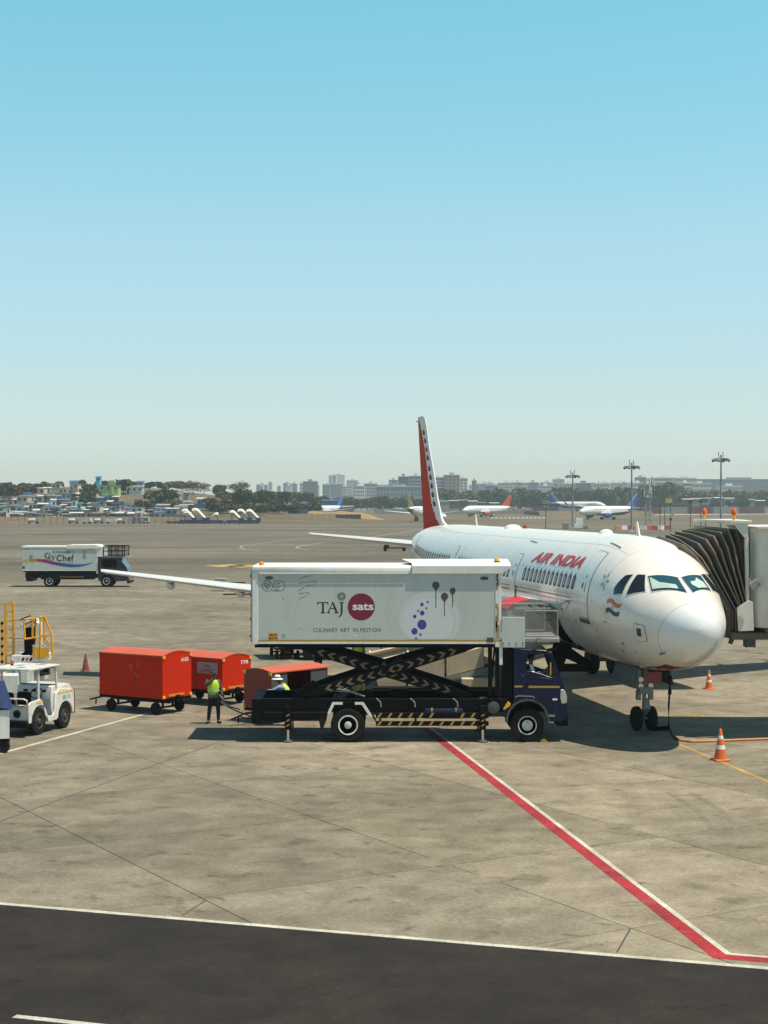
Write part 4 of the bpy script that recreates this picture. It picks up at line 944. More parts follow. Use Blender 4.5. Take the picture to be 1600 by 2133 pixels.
tk = MB().lathe([(.0, -.62), (.24, -.60), (.27, -.55), (.27, .55), (.24, .60), (0, .62)], (tx(925), YN + .34, tz(1481)), 'x', 24).build('fuel_tank', paint('tank_navy', (.015, .02, .045), .4), truck)
for X_ in (tx(900), tx(950)): MB().lathe([(.275, -.03), (.275, .03)], (X_, YN + .34, tz(1481)), 'x', 24).build('tank_strap', MGREY, tk)
MB().lathe([(0, -.42), (.17, -.40), (.19, -.36), (.19, .4), (0, .42)], (tx(1028), YN + .45, tz(1475)), 'y', 22).build('air_tank', DGREY, truck)
MB().box((tx(1000), YN + .1, tz(1490)), (tx(1016), YN + .5, tz(1455))).build('battery_box', DGREY, truck, bev=.02)
# side guard rails with hazard stripes
for za, zb in ((1496, 1484.5), (1512, 1502)):
    g_ = MB().box((tx(783), YN + .0, tz(za)), (tx(1018), YN + .05, tz(zb))).build('side_guard', BLACKM, truck, bev=.006)
    for k in range(11):
        X_ = tx(789 + 21.6 * k); w_ = .055; s_ = .09
        if (k in (6, 7) and za == 1496): continue
        MB().add([(X_ - w_, YN - .003, tz(za) + .015), (X_ + w_ * .3, YN - .003, tz(za) + .015), (X_ + w_ * .3 + s_, YN - .003, tz(zb) - .01), (X_ - w_ + s_, YN - .003, tz(zb) - .01)], [(0, 1, 2, 3)]).build('hazard_stripe', HAZ, g_, smooth=0, recalc=False)
for px_ in (792, 866, 1010): MB().box((tx(px_) - .03, YN + .051, tz(1512)), (tx(px_) + .03, YN + .09, tz(1460))).build('guard_bracket', BLACKM, truck)
for px_ in (793, 864, 953): MB().tube([(tx(px_ - 9), YN + .07, tz(1455)), (tx(px_), YN + .03, tz(1463)), (tx(px_ + 1), YN + .03, tz(1473))], .02).build('release_handle', STEEL, truck)
# stabiliser legs
for px_ in (600, 1006):
    for sy in (-1, 1):
        y_ = YN - .02 if sy < 0 else YF - .14
        s_ = MB().box((tx(px_) - .09, y_, tz(1520)), (tx(px_) + .09, y_ + .16, tz(1470))).build('stabiliser', BLACKM, truck, bev=.012)
        MB().cyl((tx(px_), y_ + .08, .07), (tx(px_), y_ + .08, tz(1519)), .045).build('stabiliser_ram', CHROME, s_)
        MB().lathe([(.15, .003), (.15, .03), (.06, .08), (0, .085)], (tx(px_), y_ + .08, 0), 'z', 18).build('stabiliser_foot', DGREY, s_)
        if sy < 0:
            for zz in (1492, 1503, 1513):
                MB().add([(tx(px_) - .07, y_ - .003, tz(zz)), (tx(px_) - .01, y_ - .003, tz(zz)), (tx(px_) + .07, y_ - .003, tz(zz) + .07), (tx(px_) + .01, y_ - .003, tz(zz) + .07)], [(0, 1, 2, 3)]).build('hazard_stripe', HAZ, s_, smooth=0, recalc=False)
# wheels
def wheel(parent, x, y, r, w, outside=-1, rim=WHITE, hub=MGREY, rr=.56, dish=False):
    t = MB().lathe([(r * rr, -w / 2 * .9), (r * .8, -w / 2), (r * .93, -w / 2 * .96), (r, -w / 2 * .72), (r, w / 2 * .72), (r * .93, w / 2 * .96), (r * .8, w / 2), (r * rr, w / 2 * .9)], (x, y, r), 'y', 40).build('tyre', RUBBER, parent, smooth=30)
    o = outside; yy = y + o * w / 2 * .9
    MB().lathe([(r * rr * 1.02, 0), (r * rr * 1.0, .02 * o), (r * rr * .90, .015 * o), (r * rr * .84, -.03 * o), (r * rr * .80, -.06 * o)], (x, yy, r), 'y', 36).build('rim', rim, t)
    hb = MB().lathe([(r * rr * .82, -.055 * o), (r * rr * .5, -.05 * o), (r * rr * .40, -.02 * o), (r * rr * .34, .03 * o), (r * rr * .2, .045 * o), (0, .045 * o)], (x, yy, r), 'y', 30)
    for k in range(8):
        a = 2 * PI * k / 8
        hb.lathe([(.022, -.08 * o), (.022, -.03 * o), (0, -.025 * o)], (x + r * rr * .62 * math.cos(a), yy, r + r * rr * .62 * math.sin(a)), 'y', 8)
    hb.build('hub', hub, t)
    if dish:
        MB().lathe([(r * rr * .86, -.045 * o), (r * rr * .72, -.01 * o), (r * rr * .5, .005 * o), (r * rr * .36, .02 * o), (r * rr * .30, .05 * o), (0, .055 * o)], (x, yy, r), 'y', 30).build('wheel_disc', rim, t)
        for k in range(10):
            a = 2 * PI * k / 10; MB().lathe([(.016, -.01 * o), (.016, .03 * o), (0, .035 * o)], (x + r * rr * .44 * math.cos(a), yy, r + r * rr * .44 * math.sin(a)), 'y', 8).build('wheel_nut', CHROME, t)
    ho = MB()
    for k in range(8):
        a = 2 * PI * (k + .5) / 8
        place2d(disc2d(x + r * rr * .71 * math.cos(a), r + r * rr * .71 * math.sin(a), r * .055, r * .055, 10), lambda u, v: (u, yy - (.022 if dish else .071) * o + (o * .012 if dish else 0), v), 0, ho)
    ho.build('hand_holes', BLACKM, t, smooth=0)
    return t
SILV = paint('rim_silver', (.55, .55, .53), .3, metal=.35, var=.2, scale=9)
RW, FW = tx(725), tx(1099)
wheel(truck, RW, YN + .11, .515, .27, -1, WHITE, paint('hub_grey', (.52, .52, .49), .45, grime=.3)); wheel(truck, RW, YN + .41, .515, .27, -1, DGREY, DGREY)
wheel(truck, RW, YF - .11, .515, .27, 1, WHITE, MGREY); wheel(truck, RW, YF - .41, .515, .27, 1, DGREY, DGREY)
wheel(truck, FW, YN + .20, .50, .27, -1, SILV, SILV, dish=True); wheel(truck, FW, YF - .20, .50, .27, 1, SILV, SILV)
MB().cyl((RW, -.7, .5), (RW, .7, .5), .12).cyl((FW, -.8, .5), (FW, .8, .5), .09).build('axle', BLACKM, truck)
for y_ in (YN - .03, YF - .55):
    gp = [(675, 1497), (693, 1462.5), (757, 1462.5), (783, 1502)]
    mbx = MB()
    P2 = [(tx(a), tz(b_)) for a, b_ in gp]
    for (p, q) in zip(P2, P2[1:]): mbx.add([(p[0], y_, p[1]), (q[0], y_, q[1]), (q[0], y_ + .58, q[1]), (p[0], y_ + .58, p[1]), (p[0], y_, p[1] - .03), (q[0], y_, q[1] - .03), (q[0], y_ + .58, q[1] - .03), (p[0], y_ + .58, p[1] - .03)], [(0, 1, 2, 3), (4, 7, 6, 5), (0, 4, 5, 1), (3, 2, 6, 7), (0, 3, 7, 4), (1, 5, 6, 2)])
    mg = mbx.build('mudguard', BLACKM, truck)
    MB().prism([(p[0], p[1]) for p in P2[0:1]] and [(P2[0][0] + .1, P2[0][1] + .17), (P2[1][0] - .005, P2[1][1] + .008), (P2[1][0] + .3, P2[1][1] + .008), (P2[1][0] + .3, P2[1][1] - .07), (P2[1][0] + .05, P2[1][1] - .07), (P2[0][0] + .17, P2[0][1] + .12)], y_ - .012, y_ - .002, 'xz').build('mudguard_edge', WHITE, mg)
    MB().prism([(P2[3][0] - .1, P2[3][1] + .16), (P2[2][0] + .005, P2[2][1] + .008), (P2[2][0] - .25, P2[2][1] + .008), (P2[2][0] - .25, P2[2][1] - .07), (P2[2][0] - .05, P2[2][1] - .07), (P2[3][0] - .17, P2[3][1] + .12)], y_ - .012, y_ - .002, 'xz').build('mudguard_edge', WHITE, mg)
    MB().prism([(tx(668), tz(1519)), (tx(664), tz(1498)), (tx(676), tz(1494)), (tx(680), tz(1500)), (tx(673), tz(1519))], y_, y_ + .5, 'xz').build('mud_flap', RUBBER, truck)
# ---- cab
cab_out = [(1070, 1352), (1135, 1354.5), (1147, 1360), (1153, 1368), (1166, 1402), (1174, 1426), (1180.5, 1452), (1182, 1475), (1180, 1497), (1168, 1503), (1147, 1503)]
wa = [(1099 + 46 * math.cos(R(a)), 1501 + 46 * math.sin(R(a))) for a in range(0, -181, -15)]
cab_low = [(1147, 1501)] + wa[1:-1] + [(1052, 1500), (1052, 1478), (1070, 1478)]
poly = cab_out + cab_low[1:]
PO = [(tx(a), tz(b_)) for a, b_ in poly]
win = [(tx(a), tz(b_)) for a, b_ in [(1097.5, 1366), (1104, 1363.5), (1138, 1362), (1145, 1366), (1158, 1404), (1158.5, 1411), (1146, 1410.5), (1128, 1404), (1113, 1399.5), (1098, 1397.5), (1096.5, 1392)]]
cab = MB().prism(PO, YN + .02, YN + .08, 'xz', holes=[win]).build('cab_side', NAVY, truck, bev=.006)
MB().prism(PO, YF - .08, YF - .02, 'xz', holes=[win]).build('cab_side', NAVY, truck, bev=.006)
shell = MB()
OUT = [(tx(a), tz(b_)) for a, b_ in cab_out[:-1]]
for i, ((ax, az), (bx, bz)) in enumerate(zip(OUT, OUT[1:])):
    glass = i in (3, 4)
    shell.add([(ax, YN + .081, az), (bx, YN + .081, bz), (bx, YF - .081, bz), (ax, YF - .081, az)], [(0, 1, 2, 3)], 1 if glass else 0)
shell.add([(OUT[0][0], YN + .081, OUT[0][1]), (OUT[0][0], YF - .081, OUT[0][1]), (OUT[0][0], YF - .081, tz(1478)), (OUT[0][0], YN + .081, tz(1478))], [(0, 1, 2, 3)], 0)
shell.add([(OUT[0][0], YN + .081, tz(1440)), (OUT[0][0], YF - .081, tz(1440)), (tx(1176), YF - .081, tz(1440)), (tx(1176), YN + .081, tz(1440))], [(0, 1, 2, 3)], 0)
CLEARG = bpy.data.materials.new('windscreen_glass'); CLEARG.use_nodes = True
_b = CLEARG.node_tree.nodes['Principled BSDF']; _b.inputs['Transmission Weight'].default_value = 1.0; _b.inputs['Roughness'].default_value = 0.02; _b.inputs['Base Color'].default_value = (0.75, 0.85, 0.85, 1); _b.inputs['IOR'].default_value = 1.1
shell.build('cab_shell', [NAVY, CLEARG], truck, smooth=40)
MB().box((tx(1046), YN + .15, tz(1470)), (tx(1069), YF - .15, tz(1352))).build('cab_rear_rack', BLACKM, truck, bev=.02)
MB().box((tx(1072), YN + .012, tz(1432)), (tx(1088), YN + .02 - .003, tz(1428))).box((tx(1101), YN + .012, tz(1433)), (tx(1166), YN + .02 - .003, tz(1428.7))).build('reflective_strip', GOLD, truck)
MB().tube([(tx(1083), YN + .02, tz(1404)), (tx(1092), YN + .015, tz(1408)), (tx(1140), YN + .013, tz(1413)), (tx(1150), YN + .015, tz(1416))], .010).tube([(tx(1094), YN + .02, tz(1398)), (tx(1093), YN + .02, tz(1472))], .006).tube([(tx(1155), YN + .02, tz(1413)), (tx(1157), YN + .02, tz(1480))], .006).build('door_crease', paint('navy_crease', (.03, .04, .12), .25), truck)
MB().box((tx(1094), YN - .01, tz(1426)), (tx(1100), YN + .018, tz(1421))).build('door_handle', BLACKM, truck, bev=.004)
MB().prism([(tx(a), tz(b_)) for a, b_ in [(1168, 1436), (1176, 1437), (1181, 1452), (1181, 1464), (1170, 1466), (1167, 1452)]], YN - .004, YN + .25, 'xz').build('headlight', paint('headlight_lens', (.45, .45, .42), .1, coat=.5), truck, bev=.01)
MB().box((tx(1151), YN + .006, tz(1459)), (tx(1161), YN + .018, tz(1455))).build('side_repeater', paint('chrome_badge', (.7, .7, .68), .3), truck, bev=.004)
st2 = MB().box((tx(1138), YN + .0, tz(1493)), (tx(1156), YN + .16, tz(1489))).build('cab_step', MGREY, truck); MB().box((tx(1140), YN + .0, tz(1506)), (tx(1153), YN + .16, tz(1503))).build('cab_step', MGREY, truck)
MB().box((tx(1160), YN + .06, tz(1513)), (tx(1184), YF - .06, tz(1488))).build('front_bumper', BLACKM, truck, bev=.03)
arch = MB()
for a in range(0, -171, -10):
    pass
prof = [(1099 + r_ * math.cos(R(a)), 1501 + r_ * math.sin(R(a))) for r_, rng in ((45.5, range(5, -186, -10)), (41, range(-185, 6, 10))) for a in rng]
MB().prism([(tx(a), tz(b_)) for a, b_ in prof], YN - .03, YN + .35, 'xz').build('wheel_arch', DGREY, truck)
MB().tube([(tx(1073), YN + .01, tz(1452)), (tx(1080), YN - .005, tz(1449.5)), (tx(1110), YN - .005, tz(1450.5)), (tx(1114), YN + .01, tz(1454))], .012).build('grab_handle', STEEL, truck)
# mirrors
mr = MB().tube([(tx(1152), YN + .02, tz(1372)), (tx(1150), YN - .22, tz(1373)), (tx(1148), YN - .22, tz(1378))], .012).tube([(tx(1148), YN - .22, tz(1404)), (tx(1152), YN + .02, tz(1408))], .012).build('mirror_arm', BLACKM, truck)
MB().cbox((tx(1147), YN - .22, tz(1391)), (.06, .16, .42)).build('mirror', BLACKM, mr, bev=.015)
MB().box((tx(1144), YN - .303, tz(1404)), (tx(1146), YN - .30, tz(1378))).build('mirror_stripe', YELLOW, mr)
# yellow wheel wedge stowed behind the front arch
MB().prism([(tx(1048), tz(1477)), (tx(1058), tz(1461)), (tx(1064), tz(1466)), (tx(1062), tz(1471)), (tx(1050), tz(1479))], YN - .02, YN + .14, 'xz').build('stowed_wedge', YELLOW, truck, bev=.008)
# seats and dash inside
MB().box((tx(1085), YN + .2, tz(1440) + .01), (tx(1112), YN + .75, tz(1424))).box((tx(1082), YN + .2, tz(1440) + .01), (tx(1090), YN + .75, tz(1376))).build('driver_seat', DGREY, truck, bev=.03)
MB().prism([(tx(1148), tz(1440) + .01), (tx(1146), tz(1414)), (tx(1166), tz(1408)), (tx(1170), tz(1440) + .01)], YN + .12, YF - .12, 'xz').build('dashboard', BLACKM, truck)
sw_ = MB(); c_ = Vector((tx(1138), YN + .48, tz(1405)))
sw_.tube([c_ + Vector((.20 * math.cos(a) * .5, .21 * math.sin(a), .20 * math.cos(a) * .86)) for a in [2 * PI * k / 20 for k in range(21)]], .016).tube([c_, c_ + Vector((.18, 0, -.22))], .02).build('steering_wheel', BLACKM, truck)
chk = MB().prism([(-.10, 0.002), (.10, .002), (.10, .06), (-.02, .11)], -.12, .12, 'xz').build('wheel_chock', YELLOW, None, bev=.006)
chk.location = (tx(1128), 50.25 + YN + .2, 0); chk.rotation_euler = (0, 0, PI); chk.location.x = FW + .5
tag(chk, 'small yellow chock on the ground ahead of the chrome front wheel of the catering truck', 'wheel chock')

# ---------------------------------------------------------------- second catering truck, far left
FK = 24.4; FY = 140.4
def ux(px): return (px - 157) / FK
def uz(py): return H - (py - YH) / FK
far = thing('catering_truck', 'white and navy catering truck with a rainbow ribbon driving far out at the left', 'truck', ((157 - 800) / FK, FY + 1.2, 0))
yn, yf = -1.2, 1.2
MB().box((ux(46), yn, uz(1187)), (ux(200), yf, uz(1139.5))).build('cargo_box', BOXP, far, bev=.02)
MB().box((ux(45), yn - .03, uz(1141)), (ux(142), yf + .03, uz(1137.5))).build('roof', BOXR, far, bev=.02)
MB().prism([(ux(138), uz(1143)), (ux(140), uz(1135.5)), (ux(200), uz(1134.5)), (ux(212), uz(1139)), (ux(206), uz(1143))], yn - .06, yf + .06, 'xz').build('roof_hood', BOXR, far, bev=.02)
MB().box((ux(47), yn - .02, uz(1189)), (ux(200), yn - .003, uz(1187) - .003)).build('white_rail', WHITE, far); MB().box((ux(48), yn + .05, uz(1192)), (ux(198), yf - .05, uz(1189))).build('underframe', BLACKM, far)
MB().box((ux(200.3), yn, uz(1160)), (ux(215), yf, uz(1140))).build('nose_box', BOXR, far, bev=.02); MB().box((ux(200.3), yn + .02, uz(1195)), (ux(204), yf - .02, uz(1160.3))).build('front_post', BOXR, far)
MB().prism([(ux(203), uz(1189)), (ux(202.5), uz(1165)), (ux(205), uz(1189))], yn - .02, yn - .005, 'xz').build('red_flag', REDP, far)
cg = MB()
for y_ in (yn, yf):
    for a_ in (216, 232, 246, 259): cg.bar((ux(a_), y_, uz(1159)), (ux(a_ + (1 if a_ > 250 else 0)), y_, uz(1137)), .06)
    for z_ in (1137.5, 1148, 1158): cg.bar((ux(216), y_, uz(z_)), (ux(260), y_, uz(z_)), .06)
cg.bar((ux(260), yn, uz(1137.5)), (ux(260), yf, uz(1137.5)), .06).bar((ux(216), yn, uz(1137.5)), (ux(216), yf, uz(1137.5)), .06)
cgo = cg.build('platform_cage', BLACKM, far)
wv_ = MB(); t = 216
while t < 258:
    for y_ in (yn, yf): wv_.bar((ux(t), y_, uz(1158)), (ux(t + 3), y_, uz(1138)), .03)
    t += 2.2
tag(wv_.build('wire_mesh', DGREY, cgo, smooth=0), kind='stuff')
MB().box((ux(214), yn, uz(1161.5)), (ux(268), yf, uz(1159.2))).build('platform', MGREY, far)
MB().box((ux(52), yn + .1, uz(1204)), (ux(210), yf - .1, uz(1193))).box((ux(54), yn + .02, uz(1211)), (ux(66), yf - .02, uz(1194))).box((ux(85), yn + .02, uz(1207)), (ux(196), yn + .6, uz(1195))).build('chassis', BLACKM, far, bev=.02)
for k in range(14): MB().box((ux(125 + 3.6 * k), yn + .005, uz(1202.5)), (ux(127 + 3.6 * k), yn + .018, uz(1201))).build('hazard_stripe', HAZ, far)
CABB = paint('cab_black', (.004, .006, .012), .3, coat=.3)
pc = [(ux(a_), uz(b_)) for a_, b_ in ((205, 1161.5), (245, 1162), (251, 1166), (263, 1181), (267, 1191), (268.5, 1210), (240, 1211), (236, 1203), (229, 1197.5), (217, 1197.5), (210, 1203), (205, 1211))]
wn_ = [(ux(a_), uz(b_)) for a_, b_ in ((213, 1166), (240, 1165), (244, 1169), (243, 1182), (213, 1182))]
MB().prism(pc, yn, yn + .06, 'xz', holes=[wn_]).build('cab_side', CABB, far); MB().prism(pc, yf - .06, yf, 'xz', holes=[wn_]).build('cab_side', CABB, far)
cs = MB()
for i in range(5): cs.add([(pc[i][0], yn + .061, pc[i][1]), (pc[i + 1][0], yn + .061, pc[i + 1][1]), (pc[i + 1][0], yf - .061, pc[i + 1][1]), (pc[i][0], yf - .061, pc[i][1])], [(0, 1, 2, 3)], 1 if i in (2,) else 0)
cs.add([(pc[0][0], yn + .061, pc[0][1]), (pc[0][0], yf - .061, pc[0][1]), (pc[-1][0], yf - .061, pc[-1][1]), (pc[-1][0], yn + .061, pc[-1][1])], [(0, 1, 2, 3)], 0)
cs.build('cab_shell', [CABB, COCK], far)
MB().box((ux(214), yn + .2, uz(1205)), (ux(242), yf - .2, uz(1163))).build('cab_interior', BLACKM, far)  # solid black block added so no light shows through the cab windows
for y_ in (yn + .15, yf - .45): MB().box((pc[4][0] - .02, y_, uz(1206)), (pc[5][0] + .03, y_ + .3, uz(1201))).build('headlight', CHROME, far)
MB().box((pc[4][0], -.3, uz(1209)), (pc[5][0] + .06, .3, uz(1206.5))).build('number_plate', YELLOW, far); MB().box((pc[4][0] - .1, yn, uz(1215)), (pc[5][0] + .05, yf, uz(1210))).build('front_bumper', BLACKM, far)
for X_, rm_c in ((ux(103), WHITE), (ux(221.5), WHITE)):
    for y_, o_ in ((yn + .16, -1), (yf - .16, 1)): wheel(far, X_, y_, .50, .28, o_, rm_c, MGREY)
    MB().cyl((X_, -.9, .5), (X_, .9, .5), .1).build('axle', BLACKM, far)
def pf(vf): return [(ux(x), uz(y)) for x, y in vf[0]], vf[1]
def prf(name, vf, m_, k=0): return place2d(pf(vf), lambda x, y: (x, yn - .006 - .004 * k, y)).build(name, m_, far, smooth=0, recalc=False)
cent = [(48, 1169), (62, 1167), (78, 1166.5), (95, 1169), (112, 1173), (130, 1176.5), (150, 1178.5), (168, 1178), (182, 1175.5), (193, 1171.5)]
hwid = [2.6, 3.2, 3.0, 3.2, 3.4, 3.2, 3.2, 2.6, 1.6, .5]
rib_c = [(.45, .40, .04), (.42, .20, .03), (.38, .03, .06), (.30, .02, .14), (.16, .03, .22), (.05, .06, .30), (.02, .10, .36), (.02, .14, .38), (.02, .16, .38)]
for i in range(9):
    (xa, ya), (xb, yb) = cent[i], cent[i + 1]
    prf('ribbon_print', poly2d([(xa, ya - hwid[i]), (xb, yb - hwid[i + 1]), (xb, yb + hwid[i + 1]), (xa, ya + hwid[i])]), paint('ribbon_%d' % i, rib_c[i], .5))
prf('script_lettering', fit2d(text_mesh("Ambassador's", 1, .0, .45), 108, 1152.5, 155, 1145.5), INK, 1)
prf('script_lettering', fit2d(text_mesh('Sky', 1, .0, .4), 90, 1173, 117, 1151), INK, 1); prf('serif_lettering', fit2d(text_mesh('Chef', 1, .02, 0, 1.1), 118, 1169, 154, 1155.5), INK, 1)
prf('small_lettering', fit2d(text_mesh('in the sky since 1960', 1, .0, .2), 108, 1174.5, 153, 1171), INK, 2)
for cx in (64.5, 176): prf('ring_print', ring2d(cx, 1160, 2.1, 3.4, 24), paint('ring_blue', (.02, .07, .16), .5), 1)
prf('emblem_print', poly2d([(173, 1147), (178.5, 1147), (178.5, 1155), (173, 1155)]), paint('emblem_rust', (.40, .22, .18), .5), 1)
for cx in (56, 188): prf('side_marker', disc2d(cx, 1143.5, 2.4, .8), DGREY, 1)
prf('plate_print', poly2d([(47, 1179.5), (52, 1179.5), (52, 1184.5), (47, 1184.5)]), DGREY, 1)
# ---------------------------------------------------------------- boarding bridge
BO = Vector((12.2, 51.5, 0))
bridge = thing('boarding_bridge', 'cream boarding bridge with brown accordion bellows docked on the far side of the airliner nose', 'jet bridge', BO)
CREAM = paint('bridge_cream', (0.66, 0.63, 0.55), 0.45, var=.06, grime=.2, scale=.8)
BELL = paint('bellows_canvas', (0.085, 0.068, 0.053), 0.8, var=.25, scale=2.0, grime=.25, grime_col=(.2, .17, .13))
BELLE = paint('bellows_edge', (0.22, 0.185, 0.14), 0.75, var=.3, scale=5)
def Z8(x, y): return 1360 + x / 6.667, 1060 + y / 6.667
def zw(p, Y): return W(*Z8(*p), Y)
YNB, YFB = 50.2, 54.0
ribs = []
for FT, TM, K_, M_, B_ in (((110, 390), (270, 440), (430, 510), (730, 830), (1080, 1370)), ((180, 350), (350, 425), (525, 540), (790, 860), (1110, 1420)), ((230, 340), (430, 400), (640, 490), (870, 880), (1150, 1400)),
        ((310, 310), (530, 355), (745, 430), (960, 850), (1190, 1330)), ((410, 290), (620, 318), (850, 385), (1030, 830), (1215, 1320)), ((470, 276), (700, 290), (950, 330), (1110, 800), (1260, 1300)),
        ((520, 262), (780, 268), (1050, 290), (1180, 780), (1300, 1280)), ((575, 240), (860, 252), (1175, 285), (1250, 780), (1325, 1272))):
    ft, k_, m_, b_ = zw(FT, YFB), zw(K_, YNB), zw(M_, YNB), zw(B_, YNB)
    tm = zw(TM, (YNB + YFB) / 2)
    bot_far = Vector((b_.x + .3, YFB, 3.2)); midf = (ft + bot_far) / 2; low = Vector((b_.x, b_.y, 3.25))
    ribs.append([bot_far, midf, ft, tm, k_, (k_ + m_) / 2 + Vector((.03, 0, .05)), m_, (m_ + b_) / 2, b_, low])
for i in range(len(ribs) - 1):
    a, b_ = ribs[i], ribs[i + 1]; n = len(a)
    cen = Vector((0, (YNB + YFB) / 2, 4.5))
    val = []
    for p, q in zip(a, b_):
        m_ = (p + q) / 2; c_ = Vector((m_.x, cen.y, 4.6)); dv = (c_ - m_); dv = dv.normalized() * min(.24, dv.length * .5)
        val.append(m_ + dv + Vector((0, 0, rnd.uniform(-.04, .03))))
    mb = MB(); mb.v = [tuple(p) for p in a + val + b_]
    for r_ in (0, n):
        for k in range(n - 1): mb.f.append((r_ + k, r_ + k + 1, r_ + n + k + 1, r_ + n + k)); mb.mi.append(0)
    pl = mb.build('bellows_pleat', BELL, bridge, smooth=50, org=BO)
    MB().tube(a[2:], .028, 6).build('pleat_edge', BELLE, pl, org=BO)
# padded bumper lying on the fuselage
MB().tube([p + Vector((-.06, -.02, -.06)) for p in ribs[0][2:]], .10, 8).build('bumper_pad', BELL, bridge, org=BO)
# hood over the cab front
hood = MB(); z_ = 6.52
c4 = [(10.55, 49.75), (11.12, 49.75), (11.6, 54.6), (10.25, 54.6)]
for zz in (z_, z_ + .09): hood.v += [(x, y, zz) for x, y in c4]
hood.f = [(0, 3, 2, 1), (4, 5, 6, 7), (0, 1, 5, 4), (1, 2, 6, 5), (2, 3, 7, 6), (3, 0, 4, 7)]; hood.mi = [0] * 6
hood.build('cab_roof', CREAM, bridge, bev=.012, org=BO)
def near(zpts, Y0, Y1, name, m_, par=bridge, bev=.008):
    pts = [zw(p, Y0) for p in zpts]
    return MB().prism([(p.x, p.z) for p in pts], Y0, Y1, 'xz').build(name, m_, par, bev=bev, org=BO)
near([(1130, 207), (1322, 192), (1322, 392), (1268, 392)], 49.80, 49.9, 'hood_cheek', CREAM)
near([(1285, 392), (1330, 392), (1345, 1262), (1310, 1278)], 49.85, 50.05, 'cab_post', CREAM)
near([(1195, 300), (1284, 392), (1335, 1265), (1300, 1285)], 50.2, 54.2, 'cab_lining', paint('cab_dark', (.02, .018, .016), .7), bridge, 0)
near([(1172, 1375), (1330, 1268), (1388, 1300), (1404, 1692), (1190, 1700)], 49.78, 49.86, 'skirt_panel', CREAM)
MB().box((10.55, 49.95, 2.98), (12.0, 54.3, 3.2)).build('cab_floor', paint('floor_brown', (.13, .10, .075), .6, grime=.3), bridge, bev=.02, org=BO)
MB().box((11.0, 50.0, 2.75), (11.3, 50.4, 2.98)).box((11.0, 53.6, 2.75), (11.3, 54, 2.98)).tube([(10.95, 50.0, 2.95), (10.97, 49.95, 2.78), (11.02, 50, 2.74)], .015).build('floor_bracket', DGREY, bridge, org=BO)
# rounded cabin wall and the tunnel running out of frame
cab_w = MB(); pts = []
for a in range(0, 91, 10): pts.append((11.18 + .75 - .75 * math.cos(R(a)), 50.35 - .75 * math.sin(R(a))))
pts += [(17.5, 49.3), (17.5, 53.6), (11.3, 54.2)]
for zz in (3.36, 6.36): cab_w.v += [(x, y, zz) for x, y in pts]
n = len(pts)
cab_w.f = [tuple(range(n - 1, -1, -1)), tuple(range(n, 2 * n))] + [(i, (i + 1) % n, n + (i + 1) % n, n + i) for i in range(n)]; cab_w.mi = [0] * len(cab_w.f)
cab_w.build('cabin', CREAM, bridge, smooth=30, org=BO)
MB().prism([(11.25, 6.36), (17.5, 6.36), (17.5, 6.47), (11.22, 6.42)], 49.5, 54, 'xz').build('tunnel_roof', CREAM, bridge, org=BO)
MB().box((11.6, 49.25, 3.22), (17.5, 53.6, 3.36)).build('tunnel_sill', MGREY, bridge, org=BO)
for za, zb, xa in ((4.92, 5.98, 11.88), (3.5, 4.5, 11.98)):
    fr = MB().box((xa, 49.255, za), (13.6, 49.295, zb)).build('louvre_frame', CREAM, bridge, org=BO)
    if za > 4: MB().box((xa - .08, 49.22, zb), (13.7, 49.296, zb + .17)).build('louvre_header', paint('header_beige', (.45, .41, .33), .5), fr, org=BO)
    for k in range(14):
        X_ = xa + .04 + .115 * k
        MB().box((X_, 49.235, za + .02), (X_ + .05, 49.253, zb - .02)).build('louvre_slat', paint('slat_bronze', (.06, .045, .03), .5), fr, org=BO)
for p, Y in (((715, 150), 53.5), ((1125, 180), 50.1)):
    q = zw(p, Y); q.z = z_ + .09
    b_ = MB().cyl((q.x, q.y, q.z), (q.x, q.y, q.z + .16), .03, .06, 10).build('beacon_stem', YELLOW, bridge, org=BO)
    MB().lathe([(.05, .15), (.075, .17), (.09, .23), (.078, .31), (.04, .36), (0, .37)], q, 'z', 18).build('beacon_lens', paint('beacon_orange', (.75, .10, .02), .2), b_, org=BO)
fl = MB().tube([zw((1335, 940), 49.8), zw((1350, 1000), 49.65), zw((1390, 1040), 49.6)], .016).build('lamp_arm', STEEL, bridge, org=BO)
c_ = zw((1415, 1050), 49.55)
MB().cbox(c_, (.30, .16, .24), (0, R(-35), 0)).build('floodlight', MGREY, fl, bev=.02, org=BO)
fl2 = MB().tube([zw((1075, 1735), 50.3), zw((1080, 1755), 50.2)], .015).build('lamp_arm', DGREY, bridge, org=BO)
MB().cbox(zw((1095, 1810), 50.15), (.13, .12, .30), (0, R(20), 0)).build('floodlight', DGREY, fl2, bev=.02, org=BO)
for y_ in (50.2, 53.0): MB().cyl((16.6, y_, 0), (16.6, y_, 3.25), .18).build('support_leg', MGREY, bridge, org=BO)
